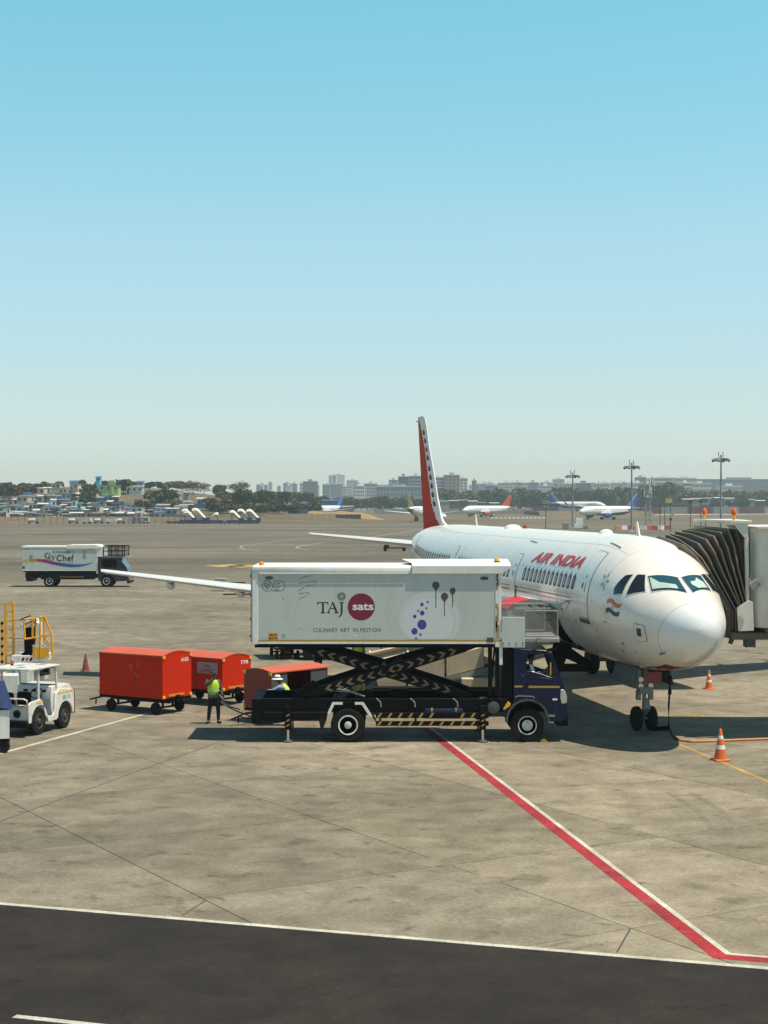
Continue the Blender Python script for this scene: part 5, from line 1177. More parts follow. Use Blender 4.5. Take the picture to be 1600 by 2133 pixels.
# ---------------------------------------------------------------- ground service equipment
ORG = paint('cart_orange', (0.58, 0.022, 0.002), 0.65, spec=0.15, var=.16, grime=.22, scale=1.5)
ORGROOF = paint('cart_roof', (0.52, 0.10, 0.045), 0.55, var=.12, grime=.2, scale=1.5)
DRED = paint('cart_dark_red', (0.26, 0.028, 0.015), 0.5, var=.15, grime=.15)
CURT = paint('curtain_slate', (0.07, 0.09, 0.10), 0.6)
def small_wheel(parent, x, y, r=.2, w=.1, m_=DGREY):
    t = MB().lathe([(r * .5, -w / 2), (r * .85, -w / 2), (r, -w / 3), (r, w / 3), (r * .85, w / 2), (r * .5, w / 2)], (x, y, r), 'y', 22).build('tyre', RUBBER, parent)
    MB().lathe([(0, -w * .45), (r * .3, -w * .5), (r * .5, -w * .3), (r * .5, w * .3), (r * .3, w * .5), (0, w * .45)], (x, y, r), 'y', 16).build('rim', m_, t)
    return t
def cart(label, corner, ang, L_, Wd, zb, zt, arch=.16, open_side=False, body=ORG, roof=ORGROOF, number=None, board=False, group='covered baggage carts', bar=True):
    """local x along the cart (0 = near right end, -L = the other end), y across; corner = near bottom corner of the body"""
    c = thing('baggage_cart', label, 'baggage cart', (corner[0], corner[1], 0), ang, group)
    prof = [(0, zb), (Wd, zb), (Wd, zt)] + [(Wd * (1 - k / 8), zt + arch * math.sin(PI * k / 8)) for k in range(1, 8)] + [(0, zt)]
    for X_ in (-.03, -L_): MB().prism(prof, X_, X_ + .03, 'yz').build('end_wall', body, c, bev=.004)
    if not open_side:
        half = L_ * .42
        MB().box((-L_ + .031, 0.0, zb), (-half - .004, .03, zt)).build('side_door', body, c, bev=.004); MB().box((-half + .004, 0.0, zb), (-.031, .03, zt)).build('side_door', body, c, bev=.004)
        MB().box((-half - .05, -.012, zb + .5), (-half - .03, -.001, zb + .7)).build('door_latch', DGREY, c)
    else:
        MB().box((-L_ + .031, .02, zb), (-L_ * .72, .035, zt - .02)).build('curtain', CURT, c); MB().box((-L_ * .30, .02, zb), (-.031, .035, zt - .02)).build('curtain', CURT, c)
    MB().box((-L_ + .031, Wd - .03, zb), (-.031, Wd, zt)).build('side_wall', body, c)
    rf = MB(); nn = 9
    for X_ in (-L_ - .012, .012):
        for k in range(nn): rf.v.append((X_, -.012 + (Wd + .024) * k / 8, zt + .006 + (arch + .004) * math.sin(PI * k / 8)))
        for k in range(nn): rf.v.append((X_, -.012 + (Wd + .024) * k / 8, zt + .045 + (arch + .004) * math.sin(PI * k / 8)))
    for k in range(8):
        rf.f += [(k, k + 1, 18 + k + 1, 18 + k), (9 + k, 27 + k, 27 + k + 1, 9 + k + 1), (k, 9 + k, 10 + k, k + 1), (18 + k, 18 + k + 1, 28 + k, 27 + k)]
    rf.f += [(0, 18, 27, 9), (8, 17, 35, 26)]; rf.mi = [0] * len(rf.f)
    rf.build('roof', roof, c, smooth=40)
    MB().box((-L_, 0, zb - .09), (0, Wd, zb - .003)).box((-L_ + .1, Wd * .3, zb - .2), (-.1, Wd * .36, zb - .093)).box((-L_ + .1, Wd * .64, zb - .2), (-.1, Wd * .7, zb - .093)).build('chassis', BLACKM, c, bev=.006)
    for X_ in (-L_ + .42, -.42):
        for y_ in (.14, Wd - .14): small_wheel(c, X_, y_, .20, .12)
        MB().cyl((X_, .14, .2), (X_, Wd - .14, .2), .035).bar((X_, Wd * .33, .2), (X_, Wd * .33, zb - .1), .06).bar((X_, Wd * .67, .2), (X_, Wd * .67, zb - .1), .06).build('axle', BLACKM, c)
    for X_ in (-L_ - .012, .012):
        for y_ in (.05, Wd - .05):
            for zz in (zt - .02, zb + .05): MB().cbox((X_, y_, zz), (.05, .12, .10)).build('corner_bumper', YELLOW, c, bev=.008)
    if bar: MB().tube([(-L_ + .05, Wd * .35, zb - .12), (-L_ - .55, Wd * .5, .36)], .03).tube([(-L_ + .05, Wd * .65, zb - .12), (-L_ - .55, Wd * .5, .36)], .03).tube([(-L_ - .5, Wd * .5, .37), (-L_ - 1.15, Wd * .5, .22)], .03).tube([(-L_ - .85, Wd * .5, .30), (-L_ - .86, Wd * .5, .08)], .025).build('tow_bar', BLACKM, c)
    MB().tube([(0, Wd * .35, zb - .1), (.25, Wd * .5, zb - .14), (.4, Wd * .5, zb - .14)], .03).cbox((.03, Wd * .5, zb - .02), (.06, .16, .2)).build('hitch', BLACKM, c)
    if number: place2d(fit2d(text_mesh(number, 1, .02), .95, zt - .22, 1.35, zt - .09), lambda x, y: (.0035, x, y)).build('cart_number', paint('print_white', (.8, .78, .76), .4), c, smooth=0, recalc=False)
    if board:
        b_ = MB().box((-L_ * .43, -.008, zt - .52), (-L_ * .08, -.001, zt - .12)).build('notice_board', paint('board_pink', (.42, .33, .33), .5, var=.1), c)
        tb = MB(); P_ = lambda x, y: (x, -.0105, y)
        cx = -L_ * .255
        place2d(poly2d([(cx - .16, zt - .30), (cx - .02, zt - .19), (cx + .16, zt - .30), (cx + .08, zt - .30), (cx - .02, zt - .235), (cx - .09, zt - .30)]), P_, 0, tb)
        for yy, hw in ((.37, .36), (.415, .30), (.46, .38)): place2d(line2d([(cx - hw, zt - yy), (cx + hw, zt - yy)], .018), P_, 0, tb)
        tb.build('notice_print', DRED, b_, smooth=0, recalc=False)
    return c
cart('orange covered baggage cart, leftmost of the carts, its long side in shade', (-7.43, 55.2), R(-33), 2.85, 1.5, .55, 1.96, .13, number='AI-025', bar=True)
cart('orange baggage cart with notice board and number 778 behind the leftmost cart', (-5.66, 57.6), R(-37), 2.8, 1.5, .55, 1.64, .14, number='778', board=True, bar=False)
# scratches on the first cart
c3 = cart('dark red baggage cart with open curtains beside the man in a white hat', (-3.62 + 1.74 - 0.0, 53.0 + 1.93), R(48), 2.6, 1.3, .45, 1.63, .10, open_side=True, body=DRED, roof=ORGROOF, bar=True)
cart('dark red baggage cart far behind the raised box, below its left corner', (-4.95, 74.8), R(-78), 2.6, 1.25, .55, 1.72, .05, body=DRED, roof=DRED, bar=False)
cart('red baggage cart with white posters parked beyond the scissor lift', (-.8, 82.0), R(-8), 2.4, 1.4, .5, 1.85, .1, body=REDP, roof=ORGROOF, bar=False, board=True)
for c_ in [o for o in bpy.data.objects if o.name.startswith('baggage_cart')]:
    cr = random.Random(len(c_.name) + int(c_.location.x * 10)); Lc = 2.7
    for k in range(5):
        a, b_ = cr.uniform(.2, 1.1), cr.uniform(.75, 1.5); MB().box((.0008, a, b_), (.004, a + cr.uniform(.03, .18), b_ + cr.uniform(.008, .03))).build('scuff', paint('scuff_dark', (.12, .03, .02), .7), c_)
    MB().box((.001, .3, .60), (.02, 1.1, .68)).build('end_kick_plate', paint('kick_yellow', (.55, .25, .03), .6, var=.3, scale=8, grime=.4), c_)
# scratches
c1 = [o for o in bpy.data.objects if o.get('label', '').startswith('orange covered baggage cart, leftmost')][0]
sc = MB()
for (x, y, dx, dy) in ((-1.45, 1.62, .05, .02), (-1.40, 1.58, .01, -.05), (-1.1, 1.70, .01, -.09), (-1.43, 1.45, .03, .01), (-1.2, 1.36, -.03, -.04), (-1.12, 1.30, .02, -.04)):
    place2d(line2d([(x, y), (x + dx, y + dy)], .025), lambda a, b_: (a, -.003, b_), 0, sc)
sc.build('paint_chips', paint('chip_pale', (.5, .4, .36), .6), c1, smooth=0, recalc=False)
# ---- baggage tractor
TW = paint('tractor_white', (0.72, 0.70, 0.65), 0.38, var=.06, grime=.42, scale=1.6, coat=.2)
phi = R(72); pr = Vector((-10.72, 50.65))
ca_, sa_ = math.cos(phi), math.sin(phi)
org = (pr.x - (ca_ * -.80 - sa_ * -.56), pr.y - (sa_ * -.80 + ca_ * -.56))
tug = thing('baggage_tractor', 'white open baggage tractor with a canopy and orange stripes at the left', 'tractor', (org[0], org[1], 0), phi)
def sideprof(pts, y0, y1, name, m_, bev=.012, holes=()): return MB().prism(pts, y0, y1, 'xz', holes=holes).build(name, m_, tug, bev=bev)
def wheelcut(x, r_, z=.42, a0=0, a1=180, n=9): return [(x + r_ * math.cos(R(a0 + (a1 - a0) * k / (n - 1))), max(.30, z + r_ * math.sin(R(a0 + (a1 - a0) * k / (n - 1))))) for k in range(n)]
for sy, y0, y1 in ((-1, -.70, -.64), (1, .64, .70)):
    pr_ = [(-1.45, .42), (-1.45, 1.0), (-1.35, 1.06), (-.78, 1.10), (-.62, 1.02), (-.45, .55), (.0, .50), (.12, .62), (.20, 1.18), (.45, 1.30), (1.28, 1.20), (1.36, 1.10), (1.36, .50), (1.28, .42)]
    pr_ = pr_ + wheelcut(.80, .47, .40, 0, 180) + [(.25, .34), (-.28, .34)] + wheelcut(-.80, .50, .42, 0, 180)
    sideprof(pr_, y0, y1, 'side_panel', TW)
    MB().box((-1.02, y0 - .004 if sy < 0 else y1 + .001, .97), (-.70, y0 - .001 if sy < 0 else y1 + .004, 1.03)).build('orange_stripe', YELLOW, tug)
    MB().box((.30, y0 - .004 if sy < 0 else y1 + .001, 1.13), (1.30, y0 - .001 if sy < 0 else y1 + .004, 1.18)).build('orange_stripe', YELLOW, tug)
    MB().box((-.42, y0 + .02, .36), (.12, y0 + .3 if sy < 0 else y1 - .02, .42)).build('step', DGREY, tug)
pts = [(.24, 1.16), (.42, 1.38), (.95, 1.42), (1.25, 1.37), (1.35, 1.22), (1.35, 1.15)]
mbx = MB().prism(pts + [(.3, 1.10)], -.635, .635, 'xz').build('bonnet', TW, tug, bev=.05, seg=3)
MB().box((1.30, -.635, .45), (1.355, .635, 1.14)).build('front_panel', TW, tug, bev=.02)
MB().box((1.365, -.66, .40), (1.50, .66, 1.12)).build('front_bumper', BLACKM, tug, bev=.03)
MB().box((-1.44, -.635, .50), (-1.38, .635, .98)).build('rear_panel', TW, tug, bev=.02)
MB().box((-1.60, -.69, .30), (-1.40, .69, .50)).build('rear_bumper', BLACKM, tug, bev=.03)
gr = MB().lathe([(0, 0), (.12, 0), (.13, .02), (.0, .021)], (-1.462, -.28, .70), 'x', 20).build('rear_grille', DGREY, tug)
for k in range(5): MB().box((-1.48, -.37 + .045 * k - .004, .62), (-1.463, -.355 + .045 * k, .78)).build('grille_bar', BLACKM, gr)
MB().lathe([(0, -.03), (.07, -.02), (.09, .0), (.09, .03)], (-1.46, .15, .72), 'x', 16).build('tail_lamp', WHITE, tug)
MB().tube([(-1.42, -.62, .92), (-1.44, -.62, 1.12), (-1.5, -.55, 1.17), (-1.55, .62, 1.17), (-1.42, .62, .95)], .025).build('rear_rail', TW, tug)
MB().box((-1.50, -.6, .93), (-1.40, .6, .97)).build('rear_ledge', paint('ledge_tan', (.45, .33, .2), .6), tug)
MB().box((-1.38, -.63, .52), (-.5, .63, .72)).box((-.5, -.63, .36), (.22, .63, .41)).build('floor', DGREY, tug)
MB().box((-1.0, -.52, .73), (-.55, -.05, .86)).box((-1.08, -.52, .86), (-.97, -.05, 1.34)).build('seat', BLACKM, tug, bev=.04, seg=2)
MB().box((-1.0, .08, .73), (-.55, .52, .86)).box((-1.08, .08, .86), (-.97, .52, 1.30)).build('seat', BLACKM, tug, bev=.04, seg=2)
MB().prism([(.12, .42), (.02, 1.0), (.10, 1.40), (.30, 1.42), (.42, 1.36), (.26, .5)], -.62, .62, 'xz').build('dashboard', TW, tug, bev=.02)
for y_ in (-.35, 0, .3): MB().cbox((.06, y_, 1.25), (.03, .14, .07), (0, R(10), 0)).build('gauge', BLACKM, tug)
s_ = MB().tube([(-.28, -.28, 1.22), (.06, -.28, 1.05)], .02)
s_.tube([(-.28 + .11 * math.cos(a), -.28 + .19 * math.sin(a), 1.22 + .15 * math.cos(a)) for a in [2 * PI * k / 16 for k in range(17)]], .016); s_.build('steering_wheel', BLACKM, tug)
for X_, zb_ in ((-.80, 1.08), (.34, 1.30)):
    for y_ in (-.64, .64):
        MB().bar((X_, y_, zb_), (X_ - (.10 if X_ > 0 else 0), y_, 2.02), .065).build('canopy_post', TW, tug, bev=.01)
MB().box((-1.5, -.75, 2.02), (.36, .75, 2.08)).build('canopy', TW, tug, bev=.02, seg=2)
for (a_, b_) in ((-1.2, -.3), (-.6, .1), (-.1, -.4)): MB().box((a_, b_, 2.081), (a_ + .35, b_ + .25, 2.086)).build('canopy_patch', MGREY, tug)
bb = MB().cyl((-.5, .45, 2.08), (-.5, .45, 2.12), .05).build('beacon_base', BLACKM, tug)
MB().lathe([(.05, .0), (.05, .12), (.02, .16), (0, .16)], (-.5, .45, 2.121), 'z', 14).build('beacon_lens', paint('beacon_rust', (.45, .10, .02), .3), bb)
ws = MB().bar((.34, -.60, 1.42), (.34, .60, 1.42), .04).bar((.25, -.60, 1.98), (.25, .60, 1.98), .04).build('windscreen_frame', BLACKM, tug)
MB().add([(.335, -.6, 1.44), (.335, .6, 1.44), (.255, .6, 1.96), (.255, -.6, 1.96)], [(0, 1, 2, 3)]).build('windscreen', CLEARG, tug)
stk = MB().box((.62, -.7055, .93), (.82, -.7015, 1.06)).build('sticker', paint('sticker_cyan', (.12, .45, .52), .5), tug)
tk2 = place2d(ring2d(1.0, 1.0, .035, .055, 16), lambda x, y: (x, -.7035, y)).build('sticker', DRED, tug, smooth=0, recalc=False)
for X_, r_ in ((-.80, .42), (.80, .40)):
    for y_, o_ in ((-.57, -1), (.57, 1)):
        wheel(tug, X_, y_, r_, .22, o_, DGREY, DGREY, .55)
# ---- trolley with blue tarpaulin at the left edge
tl = thing('covered_trolley', 'white panelled trolley under a blue tarpaulin, cut by the left edge', 'trolley', (-10.67 - (1.22 * math.cos(R(13)) + .75 * math.sin(R(13))), 46.85 - (1.22 * math.sin(R(13)) - .75 * math.cos(R(13))), 0), R(13))
MB().box((-1.4, -.75, .42), (1.22, -.70, 1.24)).build('side_panel', TW, tl, bev=.01); MB().box((-1.4, .70, .42), (1.22, .75, 1.24)).build('side_panel', TW, tl, bev=.01)
MB().box((1.17, -.699, .42), (1.22, .699, 1.24)).build('end_panel', TW, tl, bev=.01); MB().box((-1.4, -.699, .36), (1.2, .699, .42)).build('bed', BLACKM, tl)
def tarp(i, j):
    u, v = i / 14, j / 12; x = -1.45 + 2.72 * u; y = -.80 + 1.6 * v
    z = 1.95 + .10 * math.sin(u * 9) * math.cos(v * 5) - (.0 if .06 < v < .94 and u < .95 else .74)
    if u > .95: x += .03
    return (x, y, z)
MB().grid(tarp, 15, 13).build('tarpaulin', paint('tarp_blue', (.012, .03, .12), .6, var=.3, scale=3, grime=.15, grime_col=(.2, .2, .25)), tl, smooth=60)
for X_ in (-1.0, 1.05):
    for y_ in (-.62, .62): small_wheel(tl, X_, y_, .19, .12)
    MB().cyl((X_, -.62, .19), (X_, .62, .19), .035).bar((X_, 0, .19), (X_, 0, .37), .08).build('axle', BLACKM, tl)
# ---- yellow high loader with ladder and operator platform
YL = paint('loader_yellow', (0.78, 0.36, 0.015), 0.45, var=.12, grime=.15)
LD = thing('cargo_loader', 'yellow and white cargo loader with tall ladder behind the white tractor', 'loader', (-13.5, 58, 0))
def lp(px, py, Y=58.0): p = W(px, py, Y); return (p.x + 13.5, p.y - 58.0, p.z)
lad = MB()
for px_ in (12, 28): a, b_ = lp(px_, 1440), lp(px_, 1255); lad.bar(a, b_, .085)
lado = lad.build('ladder_rail', YL, LD, bev=.008)
for k in range(11):
    py = 1257 + 18 * k; a, b_ = lp(12, py), lp(28, py); MB().bar(a, b_, .06).build('rung', YL, lado)
for k in range(9):
    py = 1262 + 18 * k; a = lp(12, py); MB().cbox((a[0] - .034, a[1], a[2]), (.006, .05, .12), (R(30), 0, 0)).build('hazard_stripe', BLACKM, lado)
post = MB().bar(lp(5, 1440, 59), lp(5, 1292, 59), .09).build('striped_post', YL, LD)
for k in range(8):
    a = lp(5, 1298 + 16 * k, 59); MB().cbox((a[0] + .002, a[1] - .047, a[2]), (.092, .006, .10), (0, R(35), 0)).build('hazard_stripe', BLACKM, post)
MB().box(lp(32, 1377)[:1] + (-.6, lp(0, 1377)[2]), lp(100, 0)[:1] + (.7, lp(0, 1362)[2])).build('stand_floor', TW, LD, bev=.02)
z_f = lp(0, 1362)[2]
for k in range(6): MB().cbox((lp(56 + 8 * k, 0)[0], -.602, lp(0, 1370)[2]), (.07, .006, .12), (0, R(30), 0)).build('hazard_stripe', REDP if k % 2 else BLACKM, LD)
MB().box(lp(76, 0)[:1] + (-.62, lp(0, 1366)[2]), lp(109, 0)[:1] + (-.57, lp(0, 1346)[2])).build('yellow_panel', YL, LD); MB().box(lp(76, 0)[:1] + (-.615, lp(0, 1345)[2]), lp(109, 0)[:1] + (-.57, lp(0, 1340)[2])).build('white_panel', TW, LD); MB().box(lp(76, 0)[:1] + (-.61, lp(0, 1374)[2]), lp(106, 0)[:1] + (-.55, lp(0, 1367)[2])).build('skirt', TW, LD)
MB().prism([(lp(54, 0)[0], z_f), (lp(74, 0)[0], z_f), (lp(76, 0)[0], lp(0, 1305)[2]), (lp(52, 0)[0], lp(0, 1308)[2])], -.25, .25, 'xz').build('console', BLACKM, LD, bev=.03)
MB().prism([(lp(76, 0)[0] + .01, z_f), (lp(88, 0)[0], z_f), (lp(86, 0)[0], lp(0, 1298)[2]), (lp(77, 0)[0] + .01, lp(0, 1292)[2])], -.25, .25, 'xz').build('console_back', TW, LD, bev=.02)
MB().prism([(lp(40, 0)[0], lp(0, 1305)[2]), (lp(62, 0)[0], lp(0, 1305)[2]), (lp(80, 0)[0], lp(0, 1290)[2]), (lp(66, 0)[0], lp(0, 1287)[2])], -.3, .3, 'xz').build('control_panel', TW, LD, bev=.02)
for k in range(4): MB().cbox((lp(58 + 5 * k, 0)[0], -.302, lp(0, 1298 - 2 * k)[2]), (.05, .006, .06)).build('control_gauge', BLACKM, LD)
c_ = Vector(lp(52, 1287)); MB().tube([c_ + Vector((.19 * math.cos(a), .19 * math.sin(a), .08 * math.cos(a))) for a in [2 * PI * k / 20 for k in range(21)]], .018).tube([c_, c_ + Vector((.12, 0, -.25))], .02).build('steering_wheel', BLACKM, LD)
MB().prism([(lp(50, 0)[0], z_f), (lp(72, 0)[0], z_f), (lp(72, 0)[0], lp(0, 1340)[2]), (lp(64, 0)[0], lp(0, 1350)[2]), (lp(52, 0)[0], lp(0, 1358)[2])], -.5, -.3, 'xz').build('seat', BLACKM, LD, bev=.03)
for pts in ([(74, 1374), (74, 1288), (84, 1285), (84, 1374)], [(84, 1285), (93, 1284), (108, 1322), (109, 1366)], [(92, 1284), (91, 1340)], [(75, 1328), (90, 1324), (108, 1322)], [(50, 1330), (52, 1331), (73, 1328)], [(50, 1290), (52, 1331)], [(52, 1290), (74, 1288)], [(68, 1288), (68, 1328)], [(92, 1325), (104, 1340)]):
    MB().tube([lp(x, y, 57.4) for x, y in pts], .036, 6).build('guard_rail', YL, LD)
for py in (1292, 1331): MB().tube([lp(28, py), lp(52, py - 1, 57.6)], .014, 6).build('thin_rail', DGREY, LD)
MB().box((-5, -1.2, .55), (.9, 1.4, 1.2)).build('body', TW, LD, bev=.03); MB().box((-5, -1.25, 1.22), (.1, 1.4, 1.36)).build('roller_deck', MGREY, LD, bev=.02)
MB().bar((1.2, 0, 1.0), (1.2, 0, z_f - .2), .2).bar((.8, 0, .9), (1.3, 0, 1.0), .2).build('stand_column', DGREY, LD)
for X_ in (-4, -.4):
    for y_ in (-1.05, 1.25): small_wheel(LD, X_, y_, .35, .25)
# ---- belt loader at the open hold
BL = thing('belt_loader', 'beige belt loader with sloping side panels behind the scissor lift', 'belt loader', (1.2, 56.2, 0))
BEI = paint('loader_beige', (0.56, 0.47, 0.33), 0.5, var=.12, grime=.3, scale=1.2)
def bp(px, py, Y=55.6): p = W(px, py, Y); return (p.x - 1.2, p.z)
for y_, sg in ((-.62, 1), (.58, -1)):
    for (xa, ya, ta), (xb, yb, tb) in (((770, 1404, 1362), (846, 1388, 1345)), ((850, 1387, 1344), (926, 1368, 1328)), ((930, 1367, 1327), (1008, 1348, 1312))):
        P_ = [bp(xa, ta), bp(xb, tb), bp(xb, yb), bp(xa, ya)]; mb = MB()
        mb.v = [(P_[0][0], y_ + .75 * sg, P_[0][1]), (P_[1][0], y_ + .75 * sg, P_[1][1]), (P_[2][0], y_, P_[2][1]), (P_[3][0], y_, P_[3][1])]; mb.v += [(x, y + .03 * sg, z - .02) for x, y, z in mb.v]
        mb.f = [(0, 1, 2, 3), (7, 6, 5, 4), (0, 4, 5, 1), (1, 5, 6, 2), (2, 6, 7, 3), (3, 7, 4, 0)]; mb.mi = [0] * 6; mb.build('top_panel', BEI, BL)
        yc, yd = (1444 - (xa - 790) * .25, 1444 - (xb - 790) * .25)
        MB().prism([bp(max(xa, 782), ya + 1), bp(xb, yb + 1), bp(xb, yd), bp(max(xa, 790), min(yc, 1442))], y_, y_ + .04, 'xz').build('side_guard', BEI, BL, bev=.006)
        MB().bar((bp(xa, 0)[0], y_ + .75 * sg, bp(xa, ta - 2)[1]), (bp(xa, 0)[0], y_ - .02, bp(xa, ya)[1]), .05).build('guard_post', WHITE, BL)
    MB().bar((bp(790, 1447)[0], y_, bp(790, 1447)[1]), (bp(1150, 1362)[0], y_, bp(1150, 1362)[1]), .08, .12).build('boom_rail', MGREY, BL); MB().bar((bp(840, 1442)[0], y_ - .03, bp(840, 1442)[1]), (bp(1000, 1403)[0], y_ - .03, bp(1000, 1403)[1]), .03, .03).build('bright_rail', STEEL, BL)
MB().add([(bp(790, 1443)[0], -.56, bp(790, 1443)[1]), (bp(1170, 1352)[0], -.56, bp(1170, 1352)[1]), (bp(1170, 1352)[0], .56, bp(1170, 1352)[1]), (bp(790, 1443)[0], .56, bp(790, 1443)[1])], [(0, 1, 2, 3)]).build('belt', RUBBER, BL)
MB().box((-1.6, -.9, .45), (2.8, .9, .95)).build('chassis', BLACKM, BL, bev=.03); MB().box((1.4, -.95, .95), (2.6, -.3, 1.25)).build('driver_bay', BEI, BL, bev=.03)
MB().prism([bp(1148, 1400), bp(1160, 1345), bp(1215, 1335), bp(1222, 1342), bp(1190, 1350), bp(1240, 1385), bp(1225, 1392), bp(1180, 1372), bp(1168, 1402)], -.6, -.5, 'xz').build('boom_head', BLACKM, BL, bev=.01)
MB().prism([bp(1148, 1400), bp(1160, 1345), bp(1215, 1335), bp(1222, 1342), bp(1190, 1350), bp(1168, 1402)], .5, .6, 'xz').build('boom_head', BLACKM, BL, bev=.01)
MB().cyl((bp(1215, 1339)[0], -.6, bp(0, 1339)[1]), (bp(1215, 1339)[0], .6, bp(0, 1339)[1]), .06).build('head_roller', RUBBER, BL); MB().box((bp(1165, 0)[0], -.5, bp(0, 1400)[1]), (bp(1230, 0)[0], .4, bp(0, 1388)[1])).build('bumper_beam', BLACKM, BL)
MB().cbox((bp(900, 0)[0], -.98, bp(0, 1423)[1]), (.5, .03, .07), (0, R(-10), 0)).build('red_reflector', REDP, BL)
q = bp(1008, 1376); MB().lathe([(.06, 0), (.06, .08), (.03, .12), (0, .12)], (q[0], -.55, q[1]), 'z', 12).build('beacon_lens', paint('beacon_orange', (.75, .10, .02), .2), BL)
for X_ in (-1.0, 2.2):
    for y_ in (-.8, .8): small_wheel(BL, X_, y_, .33, .22)
# ---- cones
def cone(label, px, py, h_, dark=False):
    p = G(px, py); c = thing('traffic_cone', label, 'traffic cone', p, rnd.uniform(0, 1), 'orange traffic cones')
    om = paint('cone_faded', (.22, .045, .03), .55, var=.2) if dark else paint('cone_orange', (.66, .13, .015), .5, var=.12, grime=.15, scale=4)  # dark: same orange with the wing's shade put into the colour
    k = h_ / .75
    MB().cbox((0, 0, .02 * k), (.36 * k, .36 * k, .04 * k)).build('base', om, c, bev=.01)
    zs = [0.04, .27, .36, .50, .58, .72]; rs = [.15 - .128 * (z - .04) / .71 for z in zs]
    for i in range(5):
        MB().lathe([(rs[i] * k, zs[i] * k), (rs[i + 1] * k, zs[i + 1] * k)] + ([(0, (zs[i + 1] + .03) * k)] if i == 4 else []), (0, 0, 0), 'z', 20).build('reflective_band' if i in (1, 3) else 'body', (paint('cone_white', (.72, .71, .68), .4) if not dark else paint('cone_grey', (.2, .1, .09), .5)) if i in (1, 3) else om, c)  # the dark cone's white bands carry that shade in their colour too
cone('dark orange cone standing in the wing shadow at the left', 178.5, 1398, .77, True)
cone('small bright orange cone with white bands beyond the nose wheel', 1477, 1435, .74)
cone('bright orange cone with white bands on the yellow line, nearest cone', 1501, 1584, .90)
# ---- power cable and hose
pl = [W(1396, 1408, 49.4), W(1395, 1440, 49.3), W(1393, 1470, 49.25), W(1392, 1500, 49.2)]
cab_p = [pl[0], pl[1], pl[2], G(1393, 1516, .18), G(1400, 1531, .05), G(1414, 1541, .04), G(1440, 1544, .04), G(1480, 1543.5, .04), G(1540, 1541, .04), G(1620, 1538, .04), G(1720, 1535, .04)]
cb = thing('ground_power_cable', 'black and orange power cable hanging from the airliner nose and trailing to the right', 'cable', G(1414, 1541))
MB().tube(cab_p[:6], .03, 8).build('black_cable', BLACKM, cb, org=cb.location); MB().tube(cab_p[5:], .035, 8).build('orange_sleeve', paint('sleeve_orange', (.55, .24, .08), .6, var=.25, scale=6), cb, org=cb.location)
MB().tube([pl[0], pl[1] * .4 + pl[0] * .6], .06, 10).tube([W(1395.5, 1436, 49.3), W(1395, 1447, 49.3)], .055, 10).build('plug', BLACKM, cb, org=cb.location)
ck = MB().prism([(-.12, .002), (.12, .002), (.12, .05), (.0, .13)], -.25, .25, 'xz').build('wheel_chock', BLACKM, None, bev=.006); p = G(1376, 1521); ck.location = (p.x, p.y, 0); ck.rotation_euler = (0, 0, YAW + PI / 2); tag(ck, 'dark chock against the airliner nose wheel', 'wheel chock')
# little dolly far under the wing and pieces lying on the ground
dl = thing('tow_dolly', 'grey box dolly with small wheels standing far behind the wing tip', 'dolly', G(475, 1231))
MB().box((-1.0, -.6, .35), (-.15, .6, 1.05)).build('box', MGREY, dl, bev=.03); MB().box((-1.9, -.08, .62), (1.4, .08, .72)).build('frame', BLACKM, dl)
for X_ in (.45, .95): small_wheel(dl, X_, -.4, .26, .15); small_wheel(dl, X_, .4, .26, .15)
dl2 = thing('tow_dolly', 'low black dolly standing far out behind the tailplane', 'dolly', G(815, 1148))
MB().box((-1.2, -.5, .4), (2.2, .5, .55)).build('frame', BLACKM, dl2); MB().box((-1.1, -.4, .56), (-.3, .4, .95)).build('box', BLACKM, dl2, bev=.05)
for X_ in (-.9, 1.9): small_wheel(dl2, X_, -.4, .26, .15); small_wheel(dl2, X_, .4, .26, .15)
bag = thing('luggage_bag', 'red bag lying on the ground by dark trouser legs under the box corner', 'bag', G(603, 1372))
MB().cbox((-.15, 0, .25), (.5, .3, .42), (0, R(25), 0)).build('bag_body', paint('bag_red', (.35, .02, .03), .6), bag, bev=.08, seg=3); MB().tube([(-.3, 0, .45), (-.15, 0, .6), (.02, 0, .48)], .018).build('handle', BLACKM, bag)
tr = thing('low_trolley', 'low black trolley on the ground to the right of the red bag', 'trolley', G(628, 1370))
MB().box((-.4, -.3, .12), (.9, .3, .2)).build('deck', BLACKM, tr, bev=.02); MB().cbox((.35, 0, .27), (.5, .4, .13)).build('load', DGREY, tr, bev=.04)
for X_ in (-.25, .75): small_wheel(tr, X_, -.25, .09, .06); small_wheel(tr, X_, .25, .09, .06)
TG = thing('baggage_tractor', 'dark baggage tractor with a green flank seen under the box beyond the scissor lift', 'tractor', G(676, 1373))
MB().box((-1.0, -.6, .45), (1.0, .6, 1.1)).build('body', paint('tug_green', (.16, .28, .06), .5), TG, bev=.05); MB().prism([(-.2, 1.1), (.9, 1.1), (.8, 1.7), (.1, 1.7)], -.55, .55, 'xz').build('cab', DGREY, TG, bev=.03)
for X_ in (-.65, .65):
    for y_ in (-.6, .6): small_wheel(TG, X_, y_, .33, .2)
